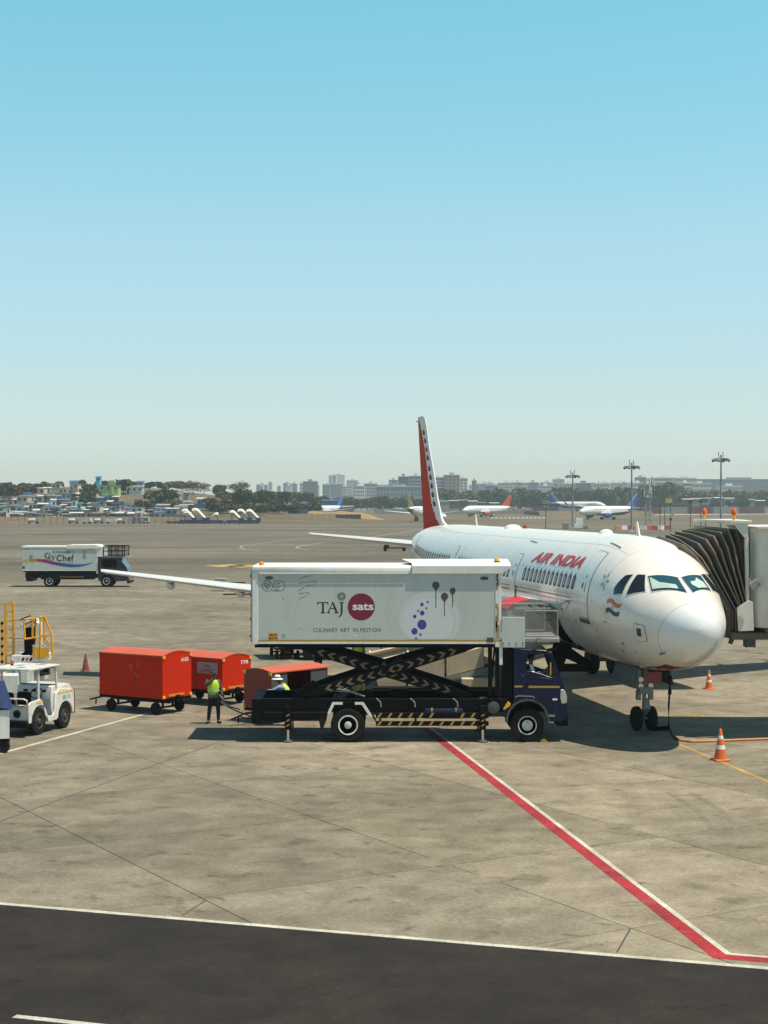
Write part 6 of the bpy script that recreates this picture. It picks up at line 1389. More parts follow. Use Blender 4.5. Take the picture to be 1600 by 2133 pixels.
# ---------------------------------------------------------------- people
def skinmesh(name, J, E, mat_, parent, sub=1):
    """J: name -> (x, y, z, radius); E: pairs. One continuous skinned surface."""
    names = list(J); idx = {k: i for i, k in enumerate(names)}
    me = bpy.data.meshes.new(name); me.from_pydata([J[k][:3] for k in names], [(idx[a], idx[b_]) for a, b_ in E], [])
    ob = bpy.data.objects.new(name, me); C.objects.link(ob)
    ob.modifiers.new('Skin', 'SKIN').use_smooth_shade = True
    for i, k in enumerate(names):
        r_ = J[k][3]; v = me.skin_vertices[0].data[i]; v.radius = r_ if isinstance(r_, tuple) else (r_, r_); v.use_root = (i == 0)
    s_ = ob.modifiers.new('Sub', 'SUBSURF'); s_.levels = s_.render_levels = sub
    bpy.context.view_layer.update()
    m2 = bpy.data.meshes.new_from_object(ob.evaluated_get(bpy.context.evaluated_depsgraph_get()))
    bpy.data.objects.remove(ob); bpy.data.meshes.remove(me)
    m2.name = name; m2.materials.clear(); m2.materials.append(mat_)
    m2.polygons.foreach_set('use_smooth', [True] * len(m2.polygons))
    o = bpy.data.objects.new(name, m2); C.objects.link(o); o.parent = parent
    return o
VEST = paint('hi_vis_yellow', (0.50, 0.72, 0.04), 0.6, var=.12, scale=5)
REFL = paint('reflective_tape', (0.62, 0.66, 0.62), 0.3)
TROU = paint('trousers_dark', (0.006, 0.006, 0.008), 0.8); SHOE = paint('shoe_black', (0.012, 0.011, 0.01), 0.5)
HAIRM = paint('hair_black', (0.008, 0.007, 0.007), 0.6)
def person(label, loc, rotz, h=1.68, pose=None, shirt=(0.06, 0.06, 0.06), vest=True, hat=None, name='person', trousers=TROU, sleeve_long=True, look=(0, 0)):
    """faces local +x; left is +y. pose overrides joint positions (for h = 1.70)"""
    k = h / 1.70
    P = dict(pelvis=(0, 0, .92), waist=(0, 0, 1.06), chest=(.01, 0, 1.26), neck0=(0, 0, 1.42), neck=(.015, 0, 1.48), head=(.03, 0, 1.57), crown=(.02, 0, 1.655),
             shL=(0, .185, 1.385), elL=(-.02, .23, 1.10), wrL=(.05, .24, .86), haL=(.07, .24, .78), shR=(0, -.185, 1.385), elR=(-.02, -.23, 1.10), wrR=(.05, -.24, .86), haR=(.07, -.24, .78),
             hipL=(0, .09, .88), knL=(.02, .10, .50), anL=(-.02, .10, .09), toL=(.14, .11, .035), hipR=(0, -.09, .88), knR=(.02, -.10, .50), anR=(-.02, -.10, .09), toR=(.14, -.11, .035))
    P.update(pose or {})
    rad = dict(pelvis=(.15, .11), waist=(.14, .105), chest=(.165, .115), neck0=.075, neck=.055, head=.098, crown=.075, shL=.065, elL=.045, wrL=.032, haL=.034, shR=.065, elR=.045, wrR=.032, haR=.034,
               hipL=.092, knL=.062, anL=.042, toL=.035, hipR=.092, knR=.062, anR=.042, toR=.035)
    J = {n: (*[c * k for c in P[n]], (tuple(v * k for v in rad[n]) if isinstance(rad[n], tuple) else rad[n] * k)) for n in P}
    E = [('pelvis', 'waist'), ('waist', 'chest'), ('chest', 'neck0'), ('neck0', 'neck'), ('neck', 'head'), ('head', 'crown')]
    for s_ in 'LR': E += [('chest', 'sh' + s_), ('sh' + s_, 'el' + s_), ('el' + s_, 'wr' + s_), ('wr' + s_, 'ha' + s_), ('pelvis', 'hip' + s_), ('hip' + s_, 'kn' + s_), ('kn' + s_, 'an' + s_), ('an' + s_, 'to' + s_)]
    root = thing(name, label, 'person', loc, rotz)
    body = skinmesh('body', J, E, SKIN, root)
    # fingers and face belong to the same continuous body mesh
    bm = bmesh.new(); bm.from_mesh(body.data)
    ex = MB()
    for s_, sg in (('L', 1), ('R', -1)):
        w_, a = Vector(J['wr' + s_][:3]), Vector(J['ha' + s_][:3]); d_ = (a - w_).normalized(); sd = d_.cross(Vector((0, 0, 1)));
        if sd.length < .1: sd = d_.cross(Vector((1, 0, 0)))
        sd.normalize(); up = sd.cross(d_)
        for q, (o_, L_) in enumerate(((-.026, .062), (-.009, .072), (.009, .068), (.026, .054))):
            p0 = a + sd * o_ * k; ex.tube([p0, p0 + d_ * L_ * .55 * k, p0 + d_ * L_ * .9 * k - up * .022 * k], [.0095 * k, .009 * k, .007 * k], 6)
        ex.tube([a - d_ * .03 * k, a - sd * .04 * k, a - sd * .05 * k + d_ * .035 * k], [.012 * k, .011 * k, .008 * k], 6)
    hd = Vector(J['head'][:3]); f_ = Vector((math.cos(look[0]), math.sin(look[0]), 0)); l_ = Vector((-f_.y, f_.x, 0))
    ex.cyl(hd + f_ * .085 * k + Vector((0, 0, .02 * k)), hd + f_ * .12 * k - Vector((0, 0, .02 * k)), .008 * k, .018 * k, 8)
    for sg in (1, -1): ex.lathe([(0, -.012 * k), (.028 * k, 0), (0, .012 * k)], hd + l_ * sg * .097 * k, 'y', 8)
    o2 = ex.build('tmp', SKIN, None, smooth=60); bm.from_mesh(o2.data); bm.to_mesh(body.data); bm.free()
    bpy.data.objects.remove(o2); body.data.polygons.foreach_set('use_smooth', [True] * len(body.data.polygons))
    ey = MB()
    for sg in (1, -1): ey.cbox(hd + f_ * .094 * k + l_ * sg * .032 * k + Vector((0, 0, .012 * k)), (.01 * k, .022 * k, .010 * k))
    ey.cbox(hd + f_ * .092 * k - Vector((0, 0, .045 * k)), (.012 * k, .045 * k, .009 * k)); ey.build('face_features', HAIRM, root)
    def sub(keys, grow_, name_, mt, par=root):
        JJ = {n: (*J[n][:3], (tuple(v + grow_ * k for v in J[n][3]) if isinstance(J[n][3], tuple) else J[n][3] + grow_ * k)) for n in keys}
        EE = [e for e in E if e[0] in keys and e[1] in keys]
        return skinmesh(name_, JJ, EE, mt, par)
    sub(['pelvis', 'hipL', 'knL', 'anL', 'hipR', 'knR', 'anR'], .014, 'trousers', trousers)
    keys = ['pelvis', 'waist', 'chest', 'shL', 'elL', 'shR', 'elR'] + (['wrL', 'wrR'] if sleeve_long else [])
    keys = ['chest', 'waist', 'pelvis'] + keys[3:]
    st_m = paint('shirt_%d' % int(shirt[0] * 999 + shirt[2] * 99), shirt, .8, var=.1, scale=6)
    sub(keys, .012, 'shirt', st_m)
    for s_ in 'LR':
        a, t_ = Vector(J['an' + s_][:3]), Vector(J['to' + s_][:3])
        MB().tube([a + (a - t_) * .3 - Vector((0, 0, .045 * k)), a - Vector((0, 0, .04 * k)), t_], [.045 * k, .055 * k, .042 * k], 10).build('shoe', SHOE, root, smooth=60)
    if vest:
        JJ = {n: (*J[n][:3], tuple(v + .034 * k for v in J[n][3])) for n in ('chest', 'waist', 'pelvis')}
        JJ['pelvis'] = (*[J['pelvis'][i] * 1.6 - J['waist'][i] * .6 for i in range(3)], JJ['pelvis'][3]); JJ['neck0'] = (*[J['neck0'][i] * .7 + J['chest'][i] * .3 for i in range(3)], .11 * k)
        for s_ in 'LR': JJ['sh' + s_] = (*J['sh' + s_][:3], .075 * k)
        v_ = skinmesh('vest', JJ, [('chest', 'waist'), ('waist', 'pelvis'), ('chest', 'neck0'), ('chest', 'shL'), ('chest', 'shR')], VEST, root)
        tp = MB()
        for (n0, n1, t) in (('waist', 'chest', .15),):
            c_ = Vector(J[n0][:3]) * (1 - t) + Vector(J[n1][:3]) * t; ax = (Vector(J[n1][:3]) - Vector(J[n0][:3])).normalized(); q = ax.to_track_quat('Z', 'Y')
            pts = []
            for zz in (-.022, .022):
                for i in range(24):
                    a = 2 * PI * i / 24; pts.append(c_ + q @ Vector((.0, 0, zz * k)) + Vector((.156 * math.cos(a) * k, .204 * math.sin(a) * k, 0)))
            tp.add(pts, [(i, (i + 1) % 24, 24 + (i + 1) % 24, 24 + i) for i in range(24)])
        tp.build('reflective_band', REFL, v_, smooth=60)
    top = Vector(J['crown'][:3])
    if hat == 'sun':
        hm = paint('hat_white', (.74, .74, .72), .7)
        hh = MB().lathe([(.19 * k, -.045 * k), (.185 * k, -.035 * k), (.105 * k, -.005 * k), (.10 * k, .06 * k), (.07 * k, .095 * k), (0, .10 * k)], top - Vector((0, 0, .02 * k)), 'z', 24)
        hh.build('sun_hat', hm, root, smooth=60)
        MB().lathe([(.107 * k, .0), (.104 * k, .03 * k)], top - Vector((0, 0, .02 * k)), 'z', 24).build('hat_band', DGREY, root)
    elif hat == 'cap':
        MB().lathe([(.10 * k, -.02 * k), (.10 * k, .02 * k), (.07 * k, .065 * k), (0, .075 * k)], top, 'z', 18).cbox(top + f_ * .13 * k - Vector((0, 0, .01 * k)), (.12 * k, .15 * k, .012 * k), (0, 0, look[0])).build('cap', paint('cap_dark', (.03, .03, .05), .7), root)
    else:
        MB().lathe([(.103 * k, -.06 * k), (.112 * k, -.01 * k), (.098 * k, .04 * k), (.055 * k, .072 * k), (0, .078 * k)], top - f_ * .012 * k, 'z', 18).build('hair', HAIRM, root, smooth=60)
    return root
# ground handler holding a tow bar, seen from the front, one hand at his face
p = G(445, 1507)
person('ground handler in yellow vest standing alone and holding a tow bar', (p.x, p.y, 0), R(-80), 1.68,
       dict(elR=(.10, -.26, 1.24), wrR=(.17, -.10, 1.42), haR=(.16, -.04, 1.50), elL=(.02, .25, 1.10), wrL=(.12, .27, .88), haL=(.17, .29, .82), knL=(.03, .15, .50), anL=(-.02, .16, .09), toL=(.10, .22, .035), knR=(.03, -.13, .50), anR=(-.01, -.17, .09), toR=(.12, -.24, .035)), hat='cap')
hb = thing('tow_bar', 'thin dark tow bar running from the handler hand to the cart behind the truck rear', 'tow bar', G(500, 1490))
MB().tube([W(457, 1459, 52.75), W(478, 1474, 52.7), W(500, 1484, 52.7), W(528, 1494, 52.9)], .022).tube([W(500, 1478, 52.8), W(470, 1469, 52.8)], .02).tube([W(497, 1492, 52.7), W(528, 1499, 52.8)], .02).build('bar', BLACKM, hb, org=hb.location)
MB().tube([W(460, 1462, 52.74), W(474, 1471, 52.7)], .03).build('grip', DGREY, hb, org=hb.location)
# man in the white hat bending and reaching to the left
person('worker in white sun hat and yellow vest reaching left into the open cart', (-3.05, 52.75, 0), R(172), 1.68,
       dict(waist=(.06, 0, 1.06), chest=(.17, 0, 1.23), neck0=(.27, 0, 1.36), neck=(.32, .01, 1.41), head=(.37, .01, 1.48), crown=(.38, .01, 1.565), shL=(.22, .18, 1.30), elL=(.48, .24, 1.15), wrL=(.74, .22, 1.14), haL=(.83, .21, 1.15), shR=(.18, -.18, 1.30), elR=(.20, -.25, 1.03), wrR=(.40, -.22, .92), haR=(.48, -.2, .90)), shirt=(.22, .34, .52), hat='sun')
p = G(747, 1417)
person('worker in yellow vest seen from behind through the gap under the box', (p.x, p.y, 0), R(80), 1.70, shirt=(.10, .12, .14))
p = G(590, 1372)
person('person with dark trousers by the red bag, upper body hidden', (p.x, p.y, 0), R(20), 1.70, dict(knL=(.06, .11, .5), anL=(.10, .12, .09), toL=(.26, .12, .035), knR=(-.02, -.1, .5), anR=(-.18, -.1, .10), toR=(-.03, -.11, .04)), shirt=(.05, .05, .06), vest=False)
p = G(663, 1412)
person('person with dark trousers between the far carts, seen below the raised box', (p.x, p.y, 0), R(-60), 1.66, shirt=(.10, .12, .25), vest=True)
# driver in the cab, seated, elbow on the sill
person('driver in white shirt sitting at the wheel of the navy cab', (tx(1108), 50.25 + YN + .48, tz(1424) - .86), R(0), 1.66,
       dict(knL=(.42, .12, .93), anL=(.52, .12, .52), toL=(.68, .12, .50), knR=(.42, -.12, .93), anR=(.52, -.12, .52), toR=(.68, -.12, .50), elR=(.10, -.30, 1.12), wrR=(.34, -.30, 1.16), haR=(.40, -.24, 1.24), elL=(.12, .24, 1.12), wrL=(.36, .2, 1.16), haL=(.42, .18, 1.2)), shirt=(.70, .70, .68), vest=False)
# coloured hoses hanging from the truck deck
hz_m = [paint('hose_green', (.25, .45, .05), .5), paint('hose_orange', (.6, .2, .03), .5), paint('hose_yellow', (.6, .5, .05), .5)]
for k in range(6): MB().tube([(tx(735 + 4.5 * k), -.6, tz(1426)), (tx(735.5 + 4.5 * k), -.62, tz(1438)), (tx(740 + 3 * k), -.6, tz(1452))], .028, 6).build('coiled_hose', hz_m[k % 3], truck)
# ---------------------------------------------------------------- background aircraft
def jet(label, loc, heading, colors, scale=1.0, winglet=True, text=None, group=None, half_red=False):
    """heading: direction of the nose, degrees from +X. local x aft as in the main airliner (37.6 m long)"""
    r_ = thing('airliner', label, 'airplane', loc, R(heading + 180), group)
    top, belly, finc, eng = colors
    sh = lambda s_: s_ if s_ < 6.5 else 6.5 + (s_ - 6.5) * (44.5 - 6.5) / (37.6 - 6.5)
    mb = MB(); ss = [0.001, .1, .4, .9, 1.6, 2.6, 4, 6.5] + [6.5 + 1.6 * i for i in range(1, 20)] + [37.55]; nph = 24
    for s_ in ss:
        for k in range(nph): q = fpt(sh(s_), 2 * PI * k / nph); mb.v.append((s_, q[1], q[2]))
    for i in range(len(ss) - 1):
        sm = (ss[i] + ss[i + 1]) / 2
        for k in range(nph):
            pd = 360 * (k + .5) / nph; pd = pd - 360 if pd > 180 else pd; pd = 180 - pd if pd > 90 else -180 - pd if pd < -90 else pd
            lim = -78 if sm < 9 else -48 + (sm - 9) * 1.7 if sm < 28 else -16 + (sm - 28) * 14
            if half_red: lim = -95 if sm < 31.5 else -95 + (sm - 31.5) * 36
            mb.f.append((i * nph + k, i * nph + (k + 1) % nph, (i + 1) * nph + (k + 1) % nph, (i + 1) * nph + k)); mb.mi.append(1 if pd < lim else 0)
    mb.build('fuselage', [top, belly], r_, smooth=60)
    wr = MB()
    for i in range(44):
        if 15 < i < 18: continue
        for sg in (1, -1):
            s_ = 7 + i * .55; a = fpt(20, R(10 if sg > 0 else 170), .02); b_ = fpt(20, R(18 if sg > 0 else 162), .02)
            wr.add([(s_, a[1], a[2]), (s_ + .3, a[1], a[2]), (s_ + .3, b_[1], b_[2]), (s_, b_[1], b_[2])], [(0, 1, 2, 3)])
    tag(wr.build('cabin_windows', paint('far_window', (.05, .055, .07), .3), r_, smooth=0, recalc=False), kind='stuff')
    ck_ = MB()
    for pa, pb in ((28, 50), (52, 78), (102, 128), (130, 152)): ck_.add([fpt(1.7 if 50 < pa < 110 else 2.3, R(pa), .02), fpt(1.7 if 50 < pa < 110 else 2.3, R(pb), .02), fpt(2.3 if 50 < pa < 110 else 2.7, R(pb), .02), fpt(2.3 if 50 < pa < 110 else 2.7, R(pa), .02)], [(0, 1, 2, 3)])
    ck_.build('cockpit_windows', GLASS, r_, smooth=0)
    for sg in (1, -1):
        w_ = wing('wing', [(11, .6, 2.7, 7.5, 1), (11.8, 1.95, 2.8, 6.6, 1), (14.3, 6.4, 3.15, 4.2, 1), (19.6, 16.7, 4.25, 1.6, .85)], WINGP, r_, sg)
        if winglet: MB().add([(19.8, 16.7 * sg, 4.25), (21.2, 16.7 * sg, 4.25), (22.4, 17.3 * sg, 6.4), (21.7, 17.3 * sg, 6.4), (19.8, 16.8 * sg, 4.2), (21.2, 16.8 * sg, 4.2), (22.4, 17.38 * sg, 6.4), (21.7, 17.38 * sg, 6.4)], [(0, 1, 2, 3), (4, 7, 6, 5), (0, 4, 5, 1), (2, 6, 7, 3), (0, 3, 7, 4), (1, 5, 6, 2)]).build('winglet', finc, w_)
        MB().lathe([(.85, .15), (1.0, -.02), (1.12, .4), (1.2, 1.2), (1.1, 2.5), (.8, 3.4), (.3, 4.4), (0, 4.5)], (10.2, 5.75 * sg, 1.85), 'x', 18).build('engine', eng, r_); MB().prism([(11.5, 2.9), (14.5, 3.2), (15, 2.6), (12, 2.5)], 5.75 * sg - .12, 5.75 * sg + .12, 'xz').build('pylon', WINGP, r_)
        wing('tailplane', [(31.8, .4, 4.95, 3.7, .9), (35.4, 6.1, 5.5, 1.5, .7)], WINGP, r_, sg)
        g_ = MB().cyl((17.7, 3.8 * sg, 2.5), (17.7, 3.8 * sg, .5), .12).build('main_gear', MGREY, r_); MB().cyl((17.7, 3.8 * sg - .65, .58), (17.7, 3.8 * sg + .65, .58), .58, n=16).build('wheel', RUBBER, g_)
    wing('fin', [(29.0, 0, 5.4, 6.9, 1), (30.0, 0, 6.4, 5.9, .9), (35.4, 0, 11.6, 2.2, .8), (35.8, 0, 11.9, 1.7, .5)], finc, r_, vert=True)
    g_ = MB().cyl((5.07, 0, 2.2), (5.07, 0, .3), .1).build('nose_gear', MGREY, r_); MB().cyl((5.07, -.34, .38), (5.07, .34, .38), .38, n=14).build('wheel', RUBBER, g_)
    if text:
        t_, s0, s1, mt = text
        vf = cut2d(fit2d(text_mesh(t_, 1, .02, .2), s0, 14, s1, 32), 1.0, 5)
        for sg in (1, -1):
            vf2 = vf if sg > 0 else (([(s0 + s1 - x, y) for x, y in vf[0]]), vf[1])
            place2d(vf2, lambda x, y: (lambda q: (x, q[1] * sg, q[2]))(fpt(20, R(y), .03))).build('lettering', mt, r_, smooth=0, recalc=False)
    return r_
FWH = paint('far_white', (.72, .72, .70), .35, var=.03)
INDIGO = paint('far_indigo', (.015, .05, .26), .35, var=.05); LBLUE = paint('far_light_blue', (.10, .30, .45), .4)
FRED = paint('far_red', (.42, .04, .02), .4); GOLDB = paint('far_gold', (.15, .11, .055), .4, var=.8, scale=.5)
def far_fin(j, mat_, pts):
    for sg in (1, -1): MB().add([(s_, sg * (.40 if z < 7 else .30 if z < 9 else .17), z) for s_, z in pts], [tuple(range(len(pts)))]).build('fin_stripe', mat_, [o for o in j.children if o.name.startswith('fin')][0], smooth=0)
p = G(1268, 1081.5); p.z = 0
# nose towards the left, tail right
def place(px, Y): return ((px - 800) / F * Y, Y, 0)
j1 = jet('blue and white airliner nearest on the right, nose to the left', (place(1207, 735)[0], 735, 0), 217, (FWH, INDIGO, INDIGO, INDIGO), text=None, group=None); far_fin(j1, LBLUE, [(30.3, 6.5), (31.6, 6.5), (36.6, 11.7), (35.5, 11.7)])
j2 = jet('blue and white airliner farther off, tail at left and nose to the right', (place(1262, 1030)[0], 1030, 2.4), -22, (FWH, INDIGO, INDIGO, INDIGO), text=('IndiGo', 11.0, 5.2, LBLUE)); far_fin(j2, LBLUE, [(30.3, 6.5), (32.2, 6.5), (37.0, 11.7), (35.5, 11.7)])
j3 = jet('blue and white airliner in the distance left of the tall red tail', (place(648, 985)[0], 985, 0), 240, (FWH, INDIGO, INDIGO, INDIGO)); far_fin(j3, LBLUE, [(30.3, 6.5), (31.2, 6.5), (36.4, 11.7), (35.5, 11.7)])
j4 = jet('white airliner with orange red tail and red engine, nose to the left', (place(964, 870)[0], 870, 0), 222, (FWH, FRED, FRED, FRED), half_red=True)
j5 = jet('white airliner with patterned gold tail half hidden behind the tall red tail', (9.2 + 14.5, 660 + 34.7, 0), 67, (FWH, GOLDB, GOLDB, FWH), half_red=True)
tag(MB().prism([(1000, -.1), (1012, 2.38), (1110, 2.38), (1122, -.1)], 95, 165, 'yz').build('raised_taxiway', DRYG, smooth=0), kind='structure')
# ---------------------------------------------------------------- boundary walls
def wallrun(label, pix0, pix1, Y, hgt, step, mats, name='boundary_wall', th=.25, z=0.0, gap=.03, jag=.04):
    x0_, x1_ = (pix0 - 800) / F * Y, (pix1 - 800) / F * Y
    w_ = thing(name, label, 'wall', (x0_, Y, z)); n_ = max(1, round((x1_ - x0_) / step)); st_ = (x1_ - x0_) / n_
    for k in range(n_):
        m_ = mats[k % len(mats)] if len(mats) > 1 else mats[0]
        dz = rnd.uniform(-jag, jag)
        MB().box((k * st_ + gap, 0, -.05), ((k + 1) * st_ - gap, th, hgt + dz)).build('wall_panel', m_, w_)
    pm = MB()
    for k in range(n_ + 1): pm.box((k * st_ - .09, -.05, -.05), (k * st_ + .09, th + .05, hgt + .05))
    if gap > .02 and step < 6: tag(pm.build('wall_posts', paint('post_tan', (.24, .17, .10), .8), w_), kind='stuff')
    return w_
TAN = paint('wall_tan', (.56, .39, .24), .8, var=.15, grime=.3, scale=.5)
wallrun('long tan panelled boundary wall in front of the shanty houses on the left', -30, 432, 600, 2.4, 2.35, [TAN])
wallrun('shorter tan panelled wall with orange barriers before it, left of the blue tailed airliner', 462, 700, 700, 2.9, 2.5, [paint('wall_tan2', (.56, .41, .25), .8, var=.12, grime=.3, scale=.5)])
wallrun('long boundary wall of maroon and grey sections behind the right hand aircraft', 1110, 1700, 1180, 5.0, 19.0, [paint('wall_maroon', (.10, .035, .045), .8, var=.1), paint('wall_grey', (.24, .24, .24), .8, var=.1)], gap=.0)
wallrun('grey boundary wall in the middle distance behind the orange tailed airliner', 780, 1110, 1150, 3.6, 24, [paint('wall_grey2', (.27, .25, .21), .8, var=.15)], gap=0)
wallrun('blue sheet hoarding on the dry slope above the stair trucks', 370, 462, 690, 2.6, 2.6, [paint('hoarding_blue', (.03, .09, .22), .6, var=.15)], name='hoarding', z=4.7, gap=.01)
wallrun('pair of blue sheets standing on the tan wall left of the blue tailed airliner', 528, 578, 705, 2.3, 2.4, [paint('hoarding_blue', (.03, .09, .22), .6)], name='hoarding', z=2.7, gap=.01)
wallrun('short blue sheet standing on the tan wall below the blue tailed airliner', 600, 642, 705, 2.2, 2.4, [paint('hoarding_blue', (.03, .09, .22), .6)], name='hoarding', z=2.8, gap=.01)
wallrun('row of dark netting panels along the field edge right of the tan wall', 695, 752, 705, 2.6, 2.6, [paint('netting_dark', (.06, .05, .045), .9)], name='fence', z=0, gap=.02)
emb = MB(); EX0, EX1 = (450 - 800) / F * 730, (800 - 800) / F * 730
nn = 40
emb.grid(lambda i, j: (EX0 + (EX1 - EX0) * i / nn, 725 + [0, 3, 8, 22, 30][j], [0, 2.6, 3.6, 3.5, 0][j] * (1 + .10 * math.sin(i * .9)) * min(1, (nn - i) / 6)), nn + 1, 5)
tag(emb.build('embankment', paint('dry_bank', (.27, .18, .085), .95, var=.25, scale=.15), smooth=60), kind='structure')
# ---------------------------------------------------------------- shanty houses on the slope
HC = {'grey concrete': (.26, .25, .22), 'mint green': (.36, .62, .52), 'sky blue': (.30, .46, .56), 'pink plaster': (.58, .43, .38), 'white washed': (.70, .68, .62), 'beige': (.56, .48, .36), 'dark timber': (.05, .048, .045), 'deep blue': (.04, .11, .26), 'turquoise': (.10, .40, .38), 'brown brick': (.22, .14, .09), 'slate blue': (.07, .10, .15), 'bare cement': (.33, .31, .27)}
RC = {'pale sheet roof': (.52, .50, .44), 'rusty sheet roof': (.25, .16, .10), 'grey sheet roof': (.30, .29, .27), 'blue tarpaulin roof': (.05, .14, .34), 'brown sheet roof': (.19, .15, .11), 'white sheet roof': (.60, .58, .53)}
hm_ = {k: paint('house_' + k.replace(' ', '_'), v, .85, var=.12, grime=.3, scale=.35) for k, v in HC.items()}
rm_ = {k: paint(k.replace(' ', '_'), v, .7, var=.15, grime=.35, scale=.4) for k, v in RC.items()}
DARKW = paint('house_opening', (.012, .012, .014), .6)
def house(label, px, Y, wpx, hgt, wall, roof, zb=None, nwin=1, depth=4.0, tilt=.25, over=.5, ang=0.0, rail=False, door=True):
    x = (px - 800) / F * Y; w_ = wpx / F * Y; z = hz(x, Y) - .6 if zb is None else min(zb, hz(x, Y) - .6)
    if zb is not None: hgt += max(0, zb - z)
    h_ = thing('shanty_house', label, 'house', (x, Y, z), ang, 'shanty houses on the slope')
    hg = hgt + .6
    MB().box((-w_ / 2, 0, 0), (w_ / 2, depth, hg)).build('wall', hm_[wall], h_)
    r_ = MB(); o = over
    r_.v = [(-w_ / 2 - o, -o, hg + .03), (w_ / 2 + o, -o, hg + .03), (w_ / 2 + o, depth + o, hg + .03 + tilt * 2), (-w_ / 2 - o, depth + o, hg + .03 + tilt * 2)]
    r_.v += [(a, b_, c_ + .12) for a, b_, c_ in r_.v]; r_.f = [(0, 3, 2, 1), (4, 5, 6, 7), (0, 1, 5, 4), (1, 2, 6, 5), (2, 3, 7, 6), (3, 0, 4, 7)]; r_.mi = [0] * 6
    r_.build('roof', rm_[roof], h_)
    for k in range(nwin):
        xc = -w_ / 2 + w_ * (k + .5 + (.12 if nwin == 1 else 0)) / nwin; ww = min(.45, w_ * .16)
        fr = MB().box((xc - ww - .08, -.05, hg - 1.75), (xc + ww + .08, -.003, hg - .62)).build('window', hm_['bare cement'] if wall != 'bare cement' else hm_['white washed'], h_)
        MB().box((xc - ww, -.062, hg - 1.65), (xc + ww, -.052, hg - .72)).build('pane', DARKW, fr)
    if door and w_ > 3: MB().box((-w_ / 2 + .4, -.05, .5), (-w_ / 2 + 1.2, -.003, min(2.5, hg - .3))).build('door', DARKW, h_)
    return h_
RN = ['front slope row', 'second slope row', 'third slope row', 'fourth slope row', 'fifth slope row', 'sixth slope row', 'seventh slope row', 'crest row']
ORD = ['first', 'second', 'third', 'fourth', 'fifth', 'sixth', 'seventh', 'eighth', 'ninth', 'tenth', 'eleventh', 'twelfth', 'thirteenth', 'fourteenth', 'fifteenth', 'sixteenth', 'seventeenth', 'eighteenth', 'nineteenth', 'twentieth']
ORD += [t_ + ' ' + o_ for t_ in ('twenty', 'thirty', 'forty', 'fifty') for o_ in ORD[:9]]
rowsY = [612, 625, 639, 654, 670, 690, 716, 750]
spans = [(-8, 388), (-8, 385), (-8, 375), (-8, 330), (-8, 240), (-8, 200), (60, 195), (88, 205)]
dark = ['dark timber', 'slate blue', 'grey concrete', 'brown brick', 'bare cement']
lite = ['white washed', 'mint green', 'pink plaster', 'beige', 'sky blue', 'bare cement', 'turquoise', 'grey concrete', 'deep blue']
hr = random.Random(5)
for ri, (Yr, (a, b_)) in enumerate(zip(rowsY, spans)):
    x = a; k = 0
    while x < b_ and k < 50:
        wpx = hr.choice([8, 10, 12, 15, 18, 24]); wc = hr.choice(dark if hr.random() < .34 else lite); rc = hr.choice(list(RC) if hr.random() < .6 else ['pale sheet roof', 'white sheet roof', 'grey sheet roof', 'brown sheet roof'])
        hg = hr.uniform(2.5, 3.7) + (1.8 if hr.random() < .2 else 0)
        house('%s house with %s, %s from left in %s' % (wc, rc, ORD[k], RN[ri]), x + wpx / 2, Yr + hr.uniform(-4, 4), wpx, hg, wc, rc, nwin=1 if wpx < 18 else 2, over=hr.uniform(.1, .55), tilt=hr.uniform(-.1, .3), ang=hr.uniform(-.25, .25), depth=hr.uniform(3, 5))
        x += wpx + hr.uniform(-4, 1); k += 1
# landmark houses
hm_['lime green'] = paint('house_lime', (.36, .50, .20), .8, var=.1, grime=.2, scale=.3); hm_['aqua'] = paint('house_aqua', (.16, .50, .52), .8, var=.1)
g_ = house('lime green villa with dark windows and a small roof turret high on the slope', 226, 742, 40, 4.6, 'lime green', 'grey sheet roof', zb=10.2, nwin=3, depth=8, tilt=.02)
wv = 40 / F * 742
MB().box((-1.2 + 1.5, 1, 5.3), (1.2 + 1.5, 3.4, 7.2)).build('turret', hm_['lime green'], g_); MB().prism([(-.1, 7.2), (3.1, 7.2), (2.3, 8.0), (.7, 8.0)], .7, 3.7, 'xz').build('turret_roof', rm_['pale sheet roof'], g_)
MB().box((wv * .16, -.5, .5), (wv * .3, -.05, 5.1)).build('wall', hm_['lime green'], g_)
house('small aqua house on the bare slope above the blue hoarding', 418, 715, 15, 2.6, 'aqua', 'white sheet roof', zb=6.0, nwin=1)
house('pale turquoise house with two windows to the right of the dark trees', 366, 728, 18, 3.6, 'mint green', 'grey sheet roof', zb=7.2, nwin=2)
house('bare cement hut on the bare slope below the aqua house', 390, 705, 14, 2.0, 'beige', 'grey sheet roof', zb=5.2)
house('bare cement two storey hut right of the pale turquoise house', 388, 725, 11, 4.0, 'bare cement', 'grey sheet roof', zb=7.4)
house('long white house with open balconies behind the lime green villa', 280, 760, 34, 3.4, 'white washed', 'grey sheet roof', zb=11, nwin=3)
house('blue shed with pale roof in front of the hill trees at the crest', 292, 790, 12, 3.4, 'sky blue', 'blue tarpaulin roof', zb=13.6)
house('mint house with blue roof among the crest trees left of the villa', 152, 790, 14, 3.0, 'mint green', 'blue tarpaulin roof', zb=14.2)
house('teal topped house on the crest right above the villa', 204, 800, 9, 4.2, 'aqua', 'blue tarpaulin roof', zb=15.2)
house('dark roofed long shed on the slope left of the blue tailed airliner', 560, 840, 50, 3.0, 'dark timber', 'brown sheet roof', zb=6.5, nwin=2)
house('blue roofed shed behind the blue tailed airliner', 690, 1050, 36, 4.5, 'deep blue', 'blue tarpaulin roof', zb=4, nwin=2)
